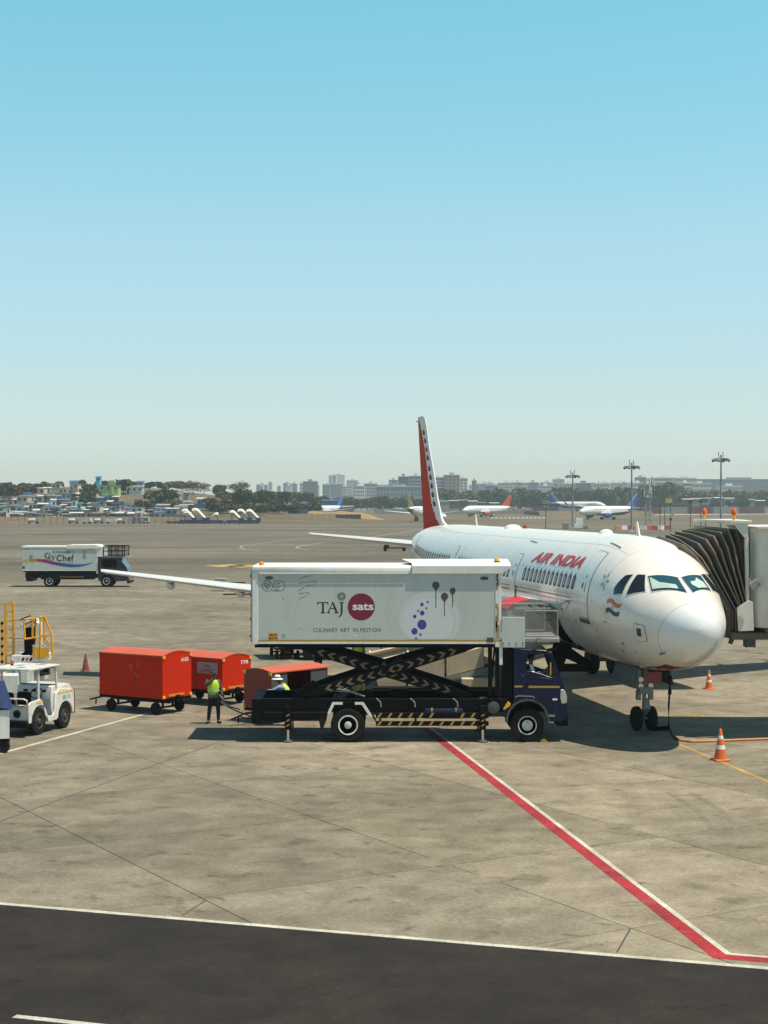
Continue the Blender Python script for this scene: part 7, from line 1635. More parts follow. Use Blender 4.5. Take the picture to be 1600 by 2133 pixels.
house('grey sheet roofed hangar shed right of the blue tailed airliner', 720, 1020, 34, 4.2, 'grey concrete', 'grey sheet roof', zb=0.5, nwin=2)
for k, (px_, wc, rc, py) in enumerate([(906, 'dark timber', 'pale sheet roof', 1052), (926, 'bare cement', 'grey sheet roof', 1050), (946, 'slate blue', 'pale sheet roof', 1049), (966, 'dark timber', 'grey sheet roof', 1048), (985, 'grey concrete', 'white sheet roof', 1050), (1004, 'dark timber', 'brown sheet roof', 1053), (1030, 'slate blue', 'pale sheet roof', 1054), (1432, 'dark timber', 'white sheet roof', 1046), (1452, 'grey concrete', 'pale sheet roof', 1045), (1474, 'slate blue', 'grey sheet roof', 1044), (1498, 'dark timber', 'white sheet roof', 1043), (1520, 'beige', 'pale sheet roof', 1044), (1562, 'grey concrete', 'grey sheet roof', 1047), (1585, 'dark timber', 'white sheet roof', 1049)]):
    house('%s shed with %s behind the %s, %s from left' % (wc, rc, 'right boundary wall' if px_ > 1200 else 'orange tailed airliner', ORD[k if k < 7 else k - 7]), px_, 1230 + 8 * (k % 3), 19, 3.4, wc, rc, zb=H - (py - YH) / F * 1230 - 2.0, nwin=3, over=.4)
# ---------------------------------------------------------------- trees
LEAF = []
for i, (c_, nm) in enumerate((((.095, .100, .036), 'leaf_olive'), ((.058, .074, .030), 'leaf_dark'), ((.125, .105, .050), 'leaf_dry'), ((.13, .10, .06), 'leaf_bare'))): LEAF.append(paint(nm, c_, .85, var=.45, scale=.5, spec=.1))
BARK = paint('bark', (.07, .055, .04), .9)
tr_ = random.Random(3)
def crown_mesh(seed, n=900, flat=1.0, leaf=.55):
    q = random.Random(seed); mb = MB(); lobes = [(q.uniform(-.62, .62), q.uniform(-.62, .62), q.uniform(-.30, .55), q.uniform(.26, .50)) for _ in range(11)] + [(0, 0, 0, .55)]
    for _ in range(n):
        lx, ly, lz, lr = q.choice(lobes)
        u = Vector((q.gauss(0, 1), q.gauss(0, 1), q.gauss(0, 1))).normalized() * lr * q.uniform(.72, 1.08)
        p_ = Vector((lx + u.x, ly + u.y, (lz + u.z * .8) * flat)); s_ = leaf * .16 * q.uniform(.6, 1.5)
        a, b_ = Vector((q.gauss(0, 1), q.gauss(0, 1), q.gauss(0, .6))).normalized(), Vector((q.gauss(0, 1), q.gauss(0, 1), q.gauss(0, .6))).normalized()
        mb.add([p_ - a * s_, p_ + b_ * s_ * .8, p_ + a * s_, p_ - b_ * s_ * .8], [(0, 1, 2, 3)])
    return mb
CR = []
for i in range(6):
    o = crown_mesh(20 + i, 1500, 1.0 if i % 2 else .8, .85).build('crown', LEAF[0], smooth=0, recalc=False); CR.append(o.data); bpy.data.objects.remove(o)
for i in range(2):
    o = crown_mesh(50 + i, 1100, 1.0, .42).build('crown', LEAF[3], smooth=0, recalc=False); CR.append(o.data); bpy.data.objects.remove(o)
CRM = {}
def tree(label, px, pyb, pyt, wpx, Y, tone=0, kind=None, group='background trees'):
    """crown spans wpx, from the ground hidden at pyb up to pyt"""
    if kind == 'hill':        # stand it where the slope shows at that row of the picture
        best = None
        for q_ in range(608, 1000, 4):
            e_ = YH + (H - hz((px - 800) / F * q_, q_)) / q_ * F
            if best is None or abs(e_ - pyb) < best[0]: best = (abs(e_ - pyb), q_)
        Y = best[1]
    x = (px - 800) / F * Y; zt = H - (pyt - YH) / F * Y; zb = H - (pyb - YH) / F * Y; hgt = zt - zb; w_ = wpx / F * Y
    t = thing('tree', label, 'tree', (x, Y, zb), tr_.uniform(0, 6), group)
    th = hgt * .38
    tm = MB().tube([(0, 0, -.5), (.02 * w_, 0, th * .6), (0, .03 * w_, th * 1.2), (-.02 * w_, 0, hgt * .7)], [hgt * .035, hgt * .028, hgt * .02, hgt * .008], 7)
    for k in range(4):
        a = k * 1.6 + 1; tm.tube([(0, .01 * w_, th * (.8 + .1 * k)), (.18 * w_ * math.cos(a), .18 * w_ * math.sin(a), hgt * .62), (.3 * w_ * math.cos(a), .3 * w_ * math.sin(a), hgt * .78)], [hgt * .015, hgt * .01, hgt * .004], 5)
    tm.build('trunk', BARK, t)
    i = tr_.randrange(6) if tone < 3 else 6 + tr_.randrange(2)
    key = (i, tone)
    if key not in CRM: m_ = CR[i].copy(); m_.materials.clear(); m_.materials.append(LEAF[tone]); CRM[key] = m_
    c_ = bpy.data.objects.new('crown', CRM[key]); C.objects.link(c_); c_.parent = t
    c_.location = (0, 0, hgt * (.47 if tone < 3 else .50)); c_.scale = (w_ * .66, w_ * .66, hgt * (.60 if tone < 3 else .56))
    return t
TONE = ['olive green', 'dark green', 'dull dry green', 'bare brown']
def trees(lst, where, Y, jitter=15):
    for k, (px_, pyb, pyt, w_, tone) in enumerate(lst):
        tree('%s tree %s, %s from left' % (TONE[tone], where, ORD[k]), px_, pyb, pyt, w_, Y + tr_.uniform(-jitter, jitter), tone, 'hill' if Y < 900 else None)
trees([(-5, 1042, 1004, 34, 2), (16, 1040, 1001, 40, 2), (40, 1040, 1006, 36, 2), (58, 1038, 1003, 38, 1), (78, 1032, 1003, 22, 2), (100, 1030, 1004, 22, 0), (122, 1026, 1000, 18, 0), (188, 1050, 1002, 24, 1), (182, 1060, 1020, 26, 1), (212, 1018, 999, 28, 0), (258, 1028, 995, 46, 1), (310, 1020, 1001, 40, 0), (325, 1066, 1022, 46, 0), (345, 1064, 1020, 44, 1), (300, 1072, 1040, 34, 1), (362, 1074, 1036, 30, 2), (184, 1078, 1052, 16, 2)], 'on the shanty hillside', 765, 12)
trees([(403, 1030, 998, 36, 3), (425, 1030, 1003, 26, 3), (490, 1030, 1003, 40, 3), (508, 1026, 1000, 24, 3), (468, 1040, 1022, 28, 2), (455, 1036, 1006, 30, 0), (480, 1056, 1028, 34, 2), (505, 1058, 1020, 36, 1), (528, 1056, 1018, 30, 1), (548, 1054, 1016, 30, 1), (566, 1056, 1020, 28, 2), (586, 1056, 1020, 28, 1), (604, 1054, 1021, 26, 2), (622, 1054, 1022, 26, 1), (642, 1050, 1022, 26, 1), (440, 1064, 1034, 30, 2)], 'on the bare slope', 870, 25)
trees([(x, 1062, 1030 + (i * 7) % 9, 28, [1, 0, 1, 2][i % 4]) for i, x in enumerate(range(668, 880, 14))], 'beyond the embankment', 1210, 20)
trees([(x, 1062, 1015 + (i * 5) % 12, 34, [0, 1, 0, 2][i % 4]) for i, x in enumerate(range(930, 1170, 15))], 'behind the orange tailed airliner', 1300, 30)
trees([(x, 1062, 1009 + (i * 7) % 11, 38, [1, 0, 0, 1][i % 4]) for i, x in enumerate(range(1172, 1400, 16))], 'behind the right hand airliners', 1310, 30)
trees([(1374, 1062, 1004, 44, 0), (1392, 1064, 1000, 46, 0), (1408, 1062, 1006, 40, 1), (1380, 1066, 1030, 40, 1), (1405, 1066, 1034, 40, 1)], 'in the clump beside the lattice mast', 1260, 10)
trees([(x, 1064, 1016 + (i * 5) % 10, 36, [0, 1, 2, 0][i % 4]) for i, x in enumerate(range(1432, 1620, 15))], 'behind the maroon and grey wall', 1330, 25)
trees([(1490, 1066, 1040, 24, 1), (1530, 1066, 1038, 26, 1), (1548, 1066, 1034, 30, 1), (1420, 1064, 1045, 26, 2)], 'before the sheds at far right', 1215, 8)
trees([(x, 1072 - (i * 3) % 7, 1044 + (i * 5) % 8, 26, [1, 2, 1, 0][i % 4]) for i, x in enumerate(range(452, 662, 13))], 'in the shrub belt below the slope trees', 850, 10)
trees([(x, 1020, 1000 + (i * 3) % 5, 26, [0, 1, 2, 0][i % 4]) for i, x in enumerate((164, 242, 282, 336, 352, 372, 388))], 'along the hill crest', 880, 10)
trees([(x, 1066 - (i * 4) % 9, 1050 - (i * 4) % 9, 15, [1, 2, 0][i % 3]) for i, x in enumerate((72, 160, 232, 372))], 'small among the slope houses', 700, 10)
# palm on the hill
x = (345 - 800) / F * 748; pm = thing('palm_tree', 'palm tree with a spiky crown standing above the hill trees', 'palm tree', (x, 748, 9.5))
MB().tube([(0, 0, 0), (.2, 0, 3), (.1, 0, 6.2)], [.25, .2, .16], 8).build('trunk', BARK, pm)
for k in range(15):
    a = k * 2.4; e_ = .9 - .11 * (k % 7) * 1.6; L_ = 3.4
    pts = [Vector((.1 + L_ * t * math.cos(a) * math.cos(e_ - 1.2 * t), L_ * t * math.sin(a) * math.cos(e_ - 1.2 * t), 6.2 + L_ * t * math.sin(e_ - .9 * t))) for t in (0, .3, .6, .85, 1)]
    mb = MB(); sd = Vector((-math.sin(a), math.cos(a), 0))
    ws_ = [.1, .5, .55, .35, .05]
    for p_, w_ in zip(pts, ws_): mb.v += [tuple(p_ + sd * w_ - Vector((0, 0, w_ * .5))), tuple(p_ + Vector((0, 0, .05))), tuple(p_ - sd * w_ - Vector((0, 0, w_ * .5)))]
    for i in range(4): mb.f += [(3 * i, 3 * i + 1, 3 * i + 4, 3 * i + 3), (3 * i + 1, 3 * i + 2, 3 * i + 5, 3 * i + 4)]; mb.mi += [0, 0]
    mb.build('frond', LEAF[1], pm, smooth=0, recalc=False)
# ---------------------------------------------------------------- far buildings
BC = {'pale': (.66, .66, .64), 'beige': (.56, .50, .41), 'blue grey': (.22, .27, .30), 'grey': (.40, .41, .40), 'white': (.62, .62, .58), 'pink brown': (.34, .24, .21), 'teal glass': (.10, .24, .27), 'dark slate': (.10, .12, .14), 'maroon': (.16, .06, .07)}
bm_ = {k: paint('building_' + k.replace(' ', '_'), v, .7, var=.08, scale=.05) for k, v in BC.items()}
WIN = paint('far_glazing', (.11, .13, .15), .3); WINP = paint('far_glazing_pale', (.34, .36, .36), .4)
def building(label, pa, pb, pyt, Y, col, pyb=1046, floors=4, cols=6, band=False, dep=25, win=WIN, top=None):
    xa, xb = (pa - 800) / F * Y, (pb - 800) / F * Y; zt = H - (pyt - YH) / F * Y; zb = hz((xa + xb) / 2, Y) - 1
    b_ = thing('far_building', label, 'building', ((xa + xb) / 2, Y, zb)); w_ = xb - xa; hg = zt - zb
    MB().box((-w_ / 2, 0, 0), (w_ / 2, dep, hg)).build('wall', bm_[col], b_); MB().box((-w_ / 2 - .3, -.3, hg + .02), (w_ / 2 + .3, dep + .3, hg + .6)).build('roof_slab', bm_['pale'] if top is None else bm_[top], b_)
    vis = min(hg - 1, (1035 - pyt) / F * Y); fl = vis / floors; mb = MB()
    for f in range(floors):
        z1_ = hg - f * fl - fl * .25; z0_ = z1_ - fl * .5
        for k in range(1 if band else cols):
            cw = w_ / (1 if band else cols); xx = -w_ / 2 + cw * k
            mb.box((xx + cw * (.04 if band else .2), -.12, z0_), (xx + cw * (.96 if band else .8), -.02, z1_))
    tag(mb.build('windows', win, b_, smooth=0), kind='stuff')
    if hg > 12: MB().box((-w_ * .15, dep * .3, hg + .62), (w_ * .12, dep * .6, hg + 2.8)).build('roof_room', bm_[col], b_)
    return b_
BL_ = [('low blue grey block on the hazy skyline, farthest left', 534, 556, 1009, 2300, 'blue grey', 5, 4), ('twin hazy slabs with flat tops left of the dark square block', 590, 604, 1006, 2400, 'blue grey', 6, 3), ('hazy slab beside the twin on the skyline', 606, 618, 1007, 2400, 'blue grey', 6, 3),
 ('dark square office block on the hazy skyline left of the pale towers', 631, 661, 1002, 2000, 'dark slate', 6, 5), ('narrow grey tower leftmost of the pale tower cluster', 685, 690, 990, 3000, 'grey', 10, 2), ('blue grey tower second of the pale tower cluster', 692, 699, 989, 3000, 'blue grey', 10, 2), ('tall pale tower with a stepped top in the cluster', 701, 709, 987, 3000, 'pale', 12, 3), ('tall pale tower rightmost of the cluster', 710, 718, 989, 3000, 'pale', 12, 3),
 ('broad grey base building in front of the pale towers', 672, 718, 1008, 2100, 'blue grey', 4, 8), ('pale building stepping down right of the tower cluster', 722, 746, 1000, 2700, 'grey', 6, 6), ('low white roofed hall on the skyline right of the towers', 736, 760, 1012, 1700, 'white', 3, 5), ('grey block with small windows in the middle skyline', 758, 786, 1007, 1800, 'grey', 4, 6),
 ('white banded low office left of the teal block', 786, 812, 1010, 1650, 'white', 3, 6), ('teal hazy block left of the dark office by the red tail', 810, 829, 999, 2200, 'teal glass', 6, 4), ('dark slate office left of the tall red tail', 830, 852, 992, 1550, 'dark slate', 6, 5), ('grey white office with glass bands just left of the tall red tail', 853, 880, 991, 1560, 'grey', 6, 1),
 ('long low slate terminal with columns left of the tall red tail', 784, 884, 1013, 1480, 'blue grey', 2, 14), ('white and green glass office right of the tall red tail', 898, 926, 994, 1560, 'pale', 6, 1), ('brown apartment tower with stepped white balconies right of the red tail', 926, 958, 989, 1540, 'pink brown', 7, 4), ('stepped white balcony block right of the brown tower', 958, 974, 996, 1550, 'white', 6, 2),
 ('maroon slim tower on the skyline', 985, 993, 1000, 2200, 'maroon', 6, 2), ('pale beige apartment row behind the sheds, left one', 1000, 1030, 1006, 1900, 'beige', 4, 7), ('blue grey apartment block beside the beige row', 1012, 1038, 1009, 1700, 'blue grey', 4, 6), ('long pale apartment row in the centre right skyline', 1040, 1072, 1004, 2000, 'beige', 5, 8), ('grey block with white frame between apartment rows', 1074, 1086, 1003, 1800, 'grey', 5, 3), ('pale tower block with dark slot windows', 1086, 1100, 1004, 1800, 'white', 5, 3), ('blue grey offices behind the far blue tail', 1102, 1122, 1003, 1900, 'blue grey', 5, 5),
 ('white framed apartment block above the far blue tail', 1124, 1152, 1010, 1700, 'white', 4, 6), ('grey slab block left of the first light mast', 1128, 1156, 1003, 2100, 'grey', 5, 7), ('bulky hazy blue building far off on the skyline', 1154, 1176, 996, 3000, 'blue grey', 4, 4), ('beige apartment block directly behind the first light mast', 1176, 1200, 1006, 1750, 'beige', 5, 5), ('dark slate office right of the first light mast', 1200, 1236, 1004, 1800, 'dark slate', 5, 7), ('white office with large dark windows right of the slate office', 1238, 1270, 1005, 1700, 'white', 3, 6), ('low teal building far right of the white office', 1283, 1312, 1008, 2200, 'teal glass', 3, 5),
 ('teal glass office left of the lattice mast', 1328, 1346, 992, 2100, 'teal glass', 5, 4), ('pale block below the teal glass office by the second mast', 1318, 1344, 1004, 1700, 'pale', 3, 6), ('white and blue banded office behind the lattice mast', 1362, 1412, 993, 2100, 'white', 5, 1), ('beige flat topped block above the big tree clump', 1408, 1450, 994, 2000, 'beige', 5, 8), ('beige office with tall column windows right of the big tree clump', 1441, 1482, 1005, 1600, 'beige', 3, 7), ('white stepped office between the tree clump and the beige office', 1420, 1442, 1004, 1580, 'pale', 4, 1), ('long dark slate terminal roof at the far right', 1450, 1640, 996, 2300, 'dark slate', 2, 20), ('low white building before the dark terminal at the far right', 1500, 1546, 1010, 1750, 'white', 2, 9)]
for lb, a, b_, t_, Y, col, fl, cl in BL_: building(lb, a, b_, t_ + (2.5 if a > 990 else 1.0), Y, col, floors=fl, cols=cl, band=cl == 1, win=WINP if 'tall pale tower' in lb else WIN)
sk_ = random.Random(21); ks = 0
for a in list(range(540, 860, 17)) + list(range(905, 1330, 12)):
    w_ = sk_.choice([5, 7, 9, 12]); col = sk_.choice(['pale', 'beige', 'white', 'grey', 'blue grey', 'beige', 'pale', 'pink brown']); a_ = a + sk_.uniform(-4, 4)
    building('small hazy %s block low on the skyline, %s from left' % (col, ORD[ks]), a_, a_ + w_, sk_.uniform(1005, 1017), sk_.uniform(1750, 2600), col, floors=sk_.choice([3, 4, 5]), cols=sk_.choice([2, 3, 4]), dep=15); ks += 1
    if ks >= len(ORD): break
# ---------------------------------------------------------------- masts and poles
def mast(label, px, pyb, pyt):
    Y = F * H / (pyb - YH); x = (px - 800) / F * Y; h_ = H - (pyt - YH) / F * Y
    m_ = thing('light_mast', label, 'light mast', (x, Y, 0), 0, 'high light masts on the apron')
    MB().cyl((0, 0, 0), (0, 0, h_ - .9), .32, .16, 12).build('pole', MGREY, m_)
    MB().lathe([(.15, h_ - 1.2), (1.35, h_ - .95), (1.4, h_ - .8), (.3, h_ - .6), (.22, h_), (0, h_ + .1)], (0, 0, 0), 'z', 16).build('head_ring', MGREY, m_)
    for k in range(8):
        a = k * PI / 4 + .3; l_ = MB().cbox((1.75 * math.cos(a), 1.75 * math.sin(a), h_ - 1.05 - .25 * (k % 2)), (.75, .7, .42), (0, R(25), a)).build('floodlight', MGREY if k % 3 else DGREY, m_)
    for a in (.5, 3.3): MB().cyl((.6 * math.cos(a), .6 * math.sin(a), h_ - .8), (.6 * math.cos(a), .6 * math.sin(a), h_ + .7), .06, .10, 8).build('finial', DGREY, m_)
    MB().box((-.6, -.6, 0), (.6, .6, .5)).build('plinth', CREAM, m_)
mast('light mast standing left, above the airliner door, with boxes at its foot', 1193, 1101, 984)
mast('light mast in the middle, beside the lattice telecom mast', 1316, 1108, 964)
mast('tallest light mast at the right, rising behind the bridge hood', 1502, 1113, 948)
bx = G(1195, 1101)
for k, (dx, dy, w_, h_) in enumerate(((-2.4, -1, 1.8, 1.6), (1.6, 0, 2.0, 3.0), (.4, -2, 1.2, 1.3), (3.4, -1, 1.3, 1.0))):
    q_ = thing('equipment_box', ['grey equipment box left of the first mast foot', 'tall pale equipment box right of the first mast foot', 'small white equipment box before the first mast foot', 'low grey equipment box farthest right of the first mast foot'][k], 'box', (bx.x + dx, bx.y + dy, 0)); MB().box((-w_ / 2, -.6, .1), (w_ / 2, .6, h_)).build('cabinet', WHITE if k in (1, 2) else MGREY, q_, bev=.05); MB().box((-w_ / 2 + .1, -.5, 0), (w_ / 2 - .1, .5, .1)).build('feet', DGREY, q_)
# lattice telecom mast
Y = 520; lt = thing('telecom_mast', 'lattice telecom mast with vertical antenna panels', 'mast', ((1350 - 800) / F * Y, Y, 0)); ht = 15.3
for sx in (-.9, .9):
    for sy in (-.9, .9): MB().bar((sx, sy, 0), (sx * .45, sy * .45, ht), .14).build('leg', MGREY, lt)
br = MB()
for k in range(11):
    t0, t1 = k / 11, (k + 1) / 11; f0, f1 = 1 - .55 * t0, 1 - .55 * t1
    for s_ in (-1, 1): br.bar((-.9 * f0, s_ * .9 * f0, t0 * ht), (.9 * f1, s_ * .9 * f1, t1 * ht), .07).bar((.9 * f0, s_ * .9 * f0, t0 * ht), (-.9 * f1, s_ * .9 * f1, t1 * ht), .07).bar((s_ * .9 * f0, -.9 * f0, t0 * ht), (s_ * .9 * f1, .9 * f1, t1 * ht), .07)
tag(br.build('lattice', MGREY, lt, smooth=0), kind='stuff')
for k in range(9):
    a = k * .7; MB().cbox((1.25 * math.cos(a), 1.25 * math.sin(a), ht - 1.2 - 1.9 * (k % 3)), (.28, .28, 2.3)).build('antenna_panel', paint('antenna_pale', (.55, .55, .52), .5), lt)
for k in range(3): MB().lathe([(.45, 0), (.4, .15), (0, .25)], (-.3 + .5 * k, -1.2, 9.5 + 1.2 * k), 'y', 12).build('dish', paint('antenna_pale', (.55, .55, .52), .5), lt)
for sx in (-1.2, 1.1): MB().cyl((sx, .3, ht - 4), (sx, .3, ht + .8), .05).build('whip', DGREY, lt)
# sign posts
for lb, px_, pb_, pt_, sg_ in (('sign post with two yellow plates left of the bridge hood', 1397, 1108, 1037, 'y'), ('thin pole right of the yellow plated post', 1438, 1106, 1042, 'd'), ('dark pole behind the bridge hood with a lamp box', 1460, 1106, 1040, 'd'), ('pole with white frame right of the lamp box pole', 1470, 1106, 1040, 'w'), ('thin bare pole left of the yellow plated post', 1375, 1106, 1060, None), ('thin forked pole between the lattice mast and the sign post', 1385, 1104, 1055, None), ('short dark pole with a grey board left of the first light mast', 1137, 1101, 1042, 'g')):
    Y = F * H / (pb_ - YH); x = (px_ - 800) / F * Y; h_ = H - (pt_ - YH) / F * Y
    s_ = thing('sign_post', lb, 'pole', (x, Y, 0)); MB().cyl((0, 0, 0), (0, 0, h_), .12, .09, 8).build('post', DGREY, s_)
    if sg_ == 'y': MB().box((-1.3, -.2, h_ - 1.3), (.4, -.14, h_ - .1)).build('plate', paint('plate_yellow', (.5, .42, .12), .5), s_); MB().box((-.3, -.2, h_ * .45), (.9, -.14, h_ * .45 + .9)).build('plate', paint('plate_yellow', (.5, .42, .12), .5), s_); MB().box((-.3, -.2, h_ * .34), (.3, -.14, h_ * .34 + .5)).build('box', BLACKM, s_)
    elif sg_ == 'd': MB().box((-.5, -.25, h_ - .9), (.5, .25, h_)).build('lamp_box', DGREY, s_)
    elif sg_ == 'w': MB().bar((-.9, -.1, h_ - 1.2), (-.9, -.1, h_), .12).bar((.9, -.1, h_ - 1.2), (.9, -.1, h_), .12).bar((-.95, -.1, h_ - 1.2), (.95, -.1, h_ - 1.2), .12).build('frame', WHITE, s_)
    elif sg_ == 'g': MB().box((-1, -.2, h_ - 1.0), (.9, -.14, h_)).build('plate', MGREY, s_)
x, Y = (304 - 800) / F * 604, 598; lp_ = thing('lamp_post', 'thin pale lamp post standing at the tan wall before the hillside trees', 'lamp post', (x, Y, 0)); MB().cyl((0, 0, 0), (0, 0, 11.8), .12, .07, 8).build('post', MGREY, lp_); MB().bar((-.8, 0, 11.8), (.8, 0, 11.9), .14).build('lamp', WHITE, lp_)
# ---------------------------------------------------------------- things along the wall
def utility(label, px, Y, L_, col, kind):
    u = thing({'tank': 'tank_trailer', 'crate': 'equipment_container', 'truck': 'utility_truck'}[kind], label, {'tank': 'trailer', 'crate': 'container', 'truck': 'truck'}[kind], ((px - 800) / F * Y, Y, 0), rnd.uniform(-.1, .1))
    MB().box((-L_ / 2, -.7, .45), (L_ / 2, .7, .6)).build('chassis', DGREY, u)
    if kind == 'tank':
        MB().lathe([(0, -L_ * .42), (.5, -L_ * .4), (.62, -L_ * .3), (.62, L_ * .1), (.45, L_ * .14), (0, L_ * .15)], (0, 0, 1.25), 'x', 14).build('tank', col, u); MB().prism([(L_ * .18, .6), (L_ * .46, .6), (L_ * .44, 1.5), (L_ * .22, 1.7)], -.6, .6, 'xz').build('unit', MGREY, u)
    elif kind == 'crate':
        MB().box((-L_ / 2, -.8, .6), (L_ / 2, .8, 2.5)).build('body', col, u)
        for k in (-.2, .2): MB().box((k * L_ - .4, -.83, .9), (k * L_ + .4, -.803, 2.1)).build('door', DGREY, u)
    else:
        MB().box((-L_ / 2, -.8, .6), (L_ * .2, .8, 1.7)).build('body', col, u); MB().prism([(L_ * .22, .6), (L_ * .5, .6), (L_ * .46, 1.4), (L_ * .38, 2.0), (L_ * .22, 2.0)], -.75, .75, 'xz').build('cab', col, u)
    for k in (-.3, .3):
        w_ = MB()
        MB().cyl((k * L_, -.75, .38), (k * L_, -.5, .38), .38, n=12).build('wheel', RUBBER, u); MB().cyl((k * L_, .5, .38), (k * L_, .75, .38), .38, n=12).build('wheel', RUBBER, u)
GW = paint('gse_white', (.6, .59, .55), .5, grime=.3)
for a in ((('pale tank trailer, leftmost vehicle along the tan wall', 70, 592, 4.5, GW, 'tank')), ('pale tank trailer, second along the tan wall', 153, 592, 4.2, GW, 'tank'), ('small pale utility truck, third along the tan wall', 181, 592, 3.8, GW, 'truck'), ('pale tank trailer, fourth along the tan wall', 206, 592, 3.8, GW, 'tank'), ('pale utility truck, fifth along the tan wall', 232, 592, 4.0, GW, 'truck'), ('pale tank trailer beside the grey container', 252, 590, 3.2, GW, 'tank'), ('grey container with two doors by the tan wall', 285, 594, 4.0, MGREY, 'crate'), ('white box container right of the grey one by the tan wall', 304, 594, 2.3, GW, 'crate')): utility(*a)
GSEB = paint('gse_blue', (.010, .022, .085), .45)
def stair(label, px, Y, flip=1, big=1.0):
    s_ = thing('stair_truck', label, 'stair truck', ((px - 800) / F * Y, Y, 0), 0 if flip > 0 else PI, 'passenger stair trucks by the wall')
    MB().box((-3, -1.1, .5), (3, 1.1, 1.2)).build('chassis', GSEB, s_); MB().box((1.4, -1.1, 1.2), (3.0, 1.1, 2.1)).build('cab', GSEB, s_)
    n_ = 8; mb = MB()
    for X_, Z_ in ((-2.2, 4.9), (-1.2, 5.2), (-.2, 4.9), (2.6, 1.9)):
        for k in range(n_ + 1): a = PI * k / n_; mb.v.append((X_ * big, 1.05 * math.cos(a), Z_ * big - .75 + .95 * math.sin(a)))
    for i in range(3):
        for k in range(n_): mb.f.append((i * 9 + k, i * 9 + k + 1, (i + 1) * 9 + k + 1, (i + 1) * 9 + k)); mb.mi.append(0)
    mb.build('canopy', paint('canopy_cream', (.66, .62, .52), .5), s_, smooth=60)
    MB().prism([(-1.5, 3.2), (-.3, 3.4), (2.6, 1.3), (2.0, 1.2)], -1.0, 1.0, 'xz').build('stairs', MGREY, s_); MB().bar((-1.2, -.9, 1.2), (-1.2, -.9, 3.3), .12).bar((-1.2, .9, 1.2), (-1.2, .9, 3.3), .12).build('support', GSEB, s_)
    for X_ in (-2, 2):
        for y_ in (-1, 1): MB().cyl((X_, y_ * .75, .42), (X_, y_ * 1.1, .42), .42, n=12).build('wheel', RUBBER, s_)
for lb, px_, f_, b_ in (('stair truck with cream canopy, leftmost by the wall', 392, 1, 1.0), ('stair truck with wide cream canopy, second by the wall', 414, 1, 1.05), ('low stair truck, third by the wall', 446, -1, .75), ('stair truck with cream canopy, fourth by the wall', 490, 1, .9), ('stair truck with cream canopy, fifth by the wall', 508, 1, 1.0), ('stair truck with tan canopy, rightmost by the wall', 526, 1, .98)): stair(lb, px_, 596 + rnd.uniform(-3, 3), f_, b_)
dm_ = None
for k in range(20):
    px_ = 349 + 9.6 * k; Y = 585
    if dm_ is None:
        d_ = thing('baggage_dolly', 'x', 'dolly', (0, 0, 0), 0, 'blue flat dollies parked in a line'); MB().box((-.78, -.7, .42), (.78, .7, .52)).build('deck', GSEB, d_); MB().box((-.7, -.6, .53), (.7, .6, .95)).build('cage', GSEB, d_)
        for X_ in (-.5, .5): MB().cyl((X_, -.7, .2), (X_, .7, .2), .2, n=10).build('wheel', RUBBER, d_)
        dm_ = d_
    else: d_ = copy_tree(dm_)
    d_.location = ((px_ - 800) / F * Y, Y, 0); d_['label'] = 'blue flat dolly, %s from left in the line before the stair trucks' % ORD[k]
OB = paint('barrier_orange', (.48, .13, .07), .6); GSEB = paint('gse_blue', (.010, .022, .085), .45); RWB = paint('barrier_white', (.7, .68, .64), .5)
for k, px_ in enumerate((9, 23, 34, 54, 68, 114, 168, 240, 342, 581, 597, 608, 618, 629)):
    Y = 582 if px_ < 400 else 640; b_ = thing('water_barrier', 'orange plastic barrier, %s from left along the foot of the tan walls' % ORD[k], 'barrier', ((px_ - 800) / F * Y, Y, 0), rnd.uniform(-.3, .3), 'orange plastic barriers'); MB().prism([(-.3, 0), (.3, 0), (.12, .6), (-.12, .6)], -.75, .75, 'yz').build('body', OB, b_)
    MB().box((-.6, -.14, .62), (.6, .14, .7)).build('cap', RWB, b_)
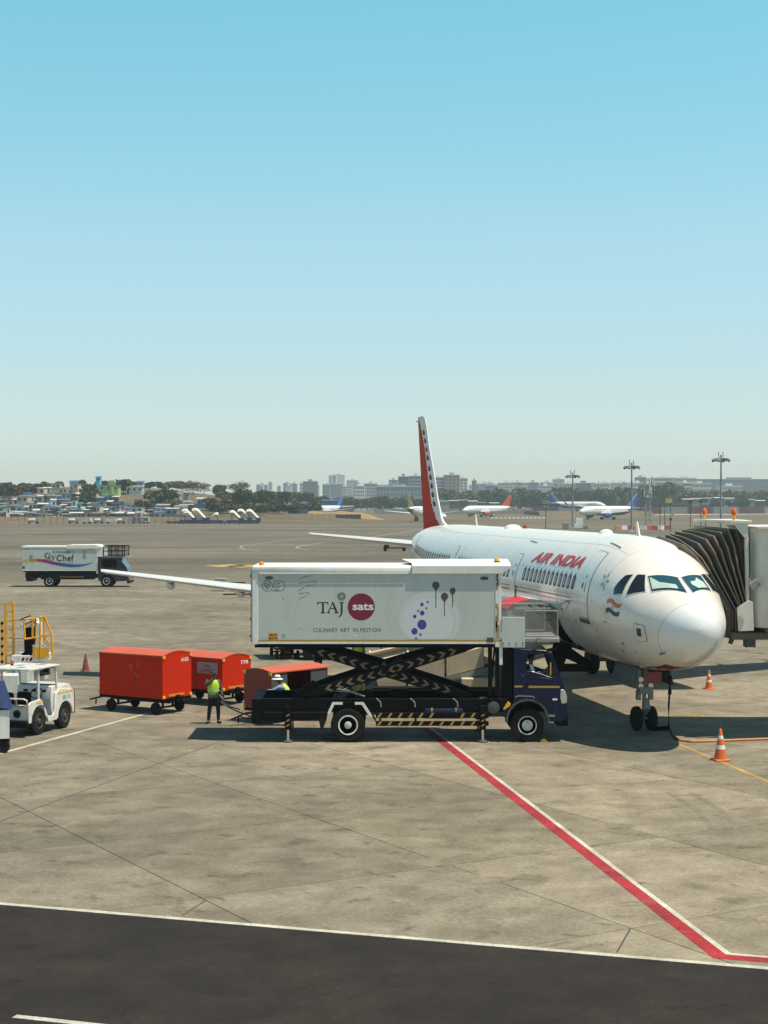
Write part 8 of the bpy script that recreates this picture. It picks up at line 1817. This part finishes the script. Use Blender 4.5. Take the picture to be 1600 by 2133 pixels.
for k, px_ in enumerate((1288, 1300, 1312, 1326, 1340, 1352, 1364, 1378, 1390)):
    Y = 445 + 6 * (k % 3); b_ = thing('water_barrier', 'red or white plastic barrier behind the airliner roof, %s from left' % ORD[k], 'barrier', ((px_ - 800) / F * Y, Y, 0), rnd.uniform(-.5, .5), 'red and white plastic barriers'); MB().prism([(-.35, 0), (.35, 0), (.15, 1.15), (-.15, 1.15)], -.9, .9, 'yz').build('body', [OB, RWB, REDP][k % 3], b_); MB().box((-.4, -.16, 1.16), (.4, .16, 1.3)).build('cap', RWB, b_)
for k in range(13):
    Y = 800; px_ = 1025 + 9 * k; b_ = thing('kerb_block', 'small white block in the dotted field row, %s from left' % ORD[k], 'block', ((px_ - 800) / F * Y, Y, 0), .4, 'white blocks on the field'); MB().prism([(-.8, 0), (.8, 0), (.5, .7), (-.5, .7)], -.4, .4, 'xz').build('body', RWB, b_); MB().box((-.3, -.3, .71), (.3, .3, .8)).build('cap', OB, b_)
# light verge strips and taxiways beyond the apron
for nm, pts, mt in (('taxiway', [(690, 1098), (1700, 1098), (1700, 1086), (690, 1090)], APRON), ('taxiway', [(900, 1082), (1700, 1080), (1700, 1076), (900, 1077)], APRON), ('pale_verge', [(1300, 1073), (1700, 1070.5), (1700, 1069.5), (1300, 1071.5)], paint('verge_pale', (.42, .36, .26), .9))):
    sheet(nm, [G(*p) for p in pts], -.012 if nm == 'taxiway' else -.008, mt)
for pts in ([(780, 1090), (900, 1090.5)], [(940, 1096), (1010, 1097)], [(1020, 1093), (1060, 1093.5)], [(1120, 1070), (1180, 1069)]): lineP('taxi_line', pts, .8, 0.0, WMARK2)
# ---------------------------------------------------------------- the hazy air
HAZE = 0.00017
hz_o = MB().box((-3600, -450, -1.2), (3600, 4800, 110)).build('haze', [], None, smooth=0) if False else None
me = bpy.data.meshes.new('haze'); b_ = MB().box((-3600, -450, -1.3), (3600, 4800, 110)); me.from_pydata(b_.v, [], b_.f)
hm = bpy.data.materials.new('haze'); hm.use_nodes = True; nt = hm.node_tree
nt.nodes.remove(nt.nodes['Principled BSDF']); pv = nt.nodes.new('ShaderNodeVolumePrincipled')
pv.inputs['Color'].default_value = (0.74, 0.89, 0.97, 1); pv.inputs['Density'].default_value = HAZE; pv.inputs['Anisotropy'].default_value = 0.2
nt.links.new(pv.outputs[0], nt.nodes['Material Output'].inputs['Volume']); me.materials.append(hm)
ho = bpy.data.objects.new('haze', me); C.objects.link(ho); tag(ho, kind='stuff')
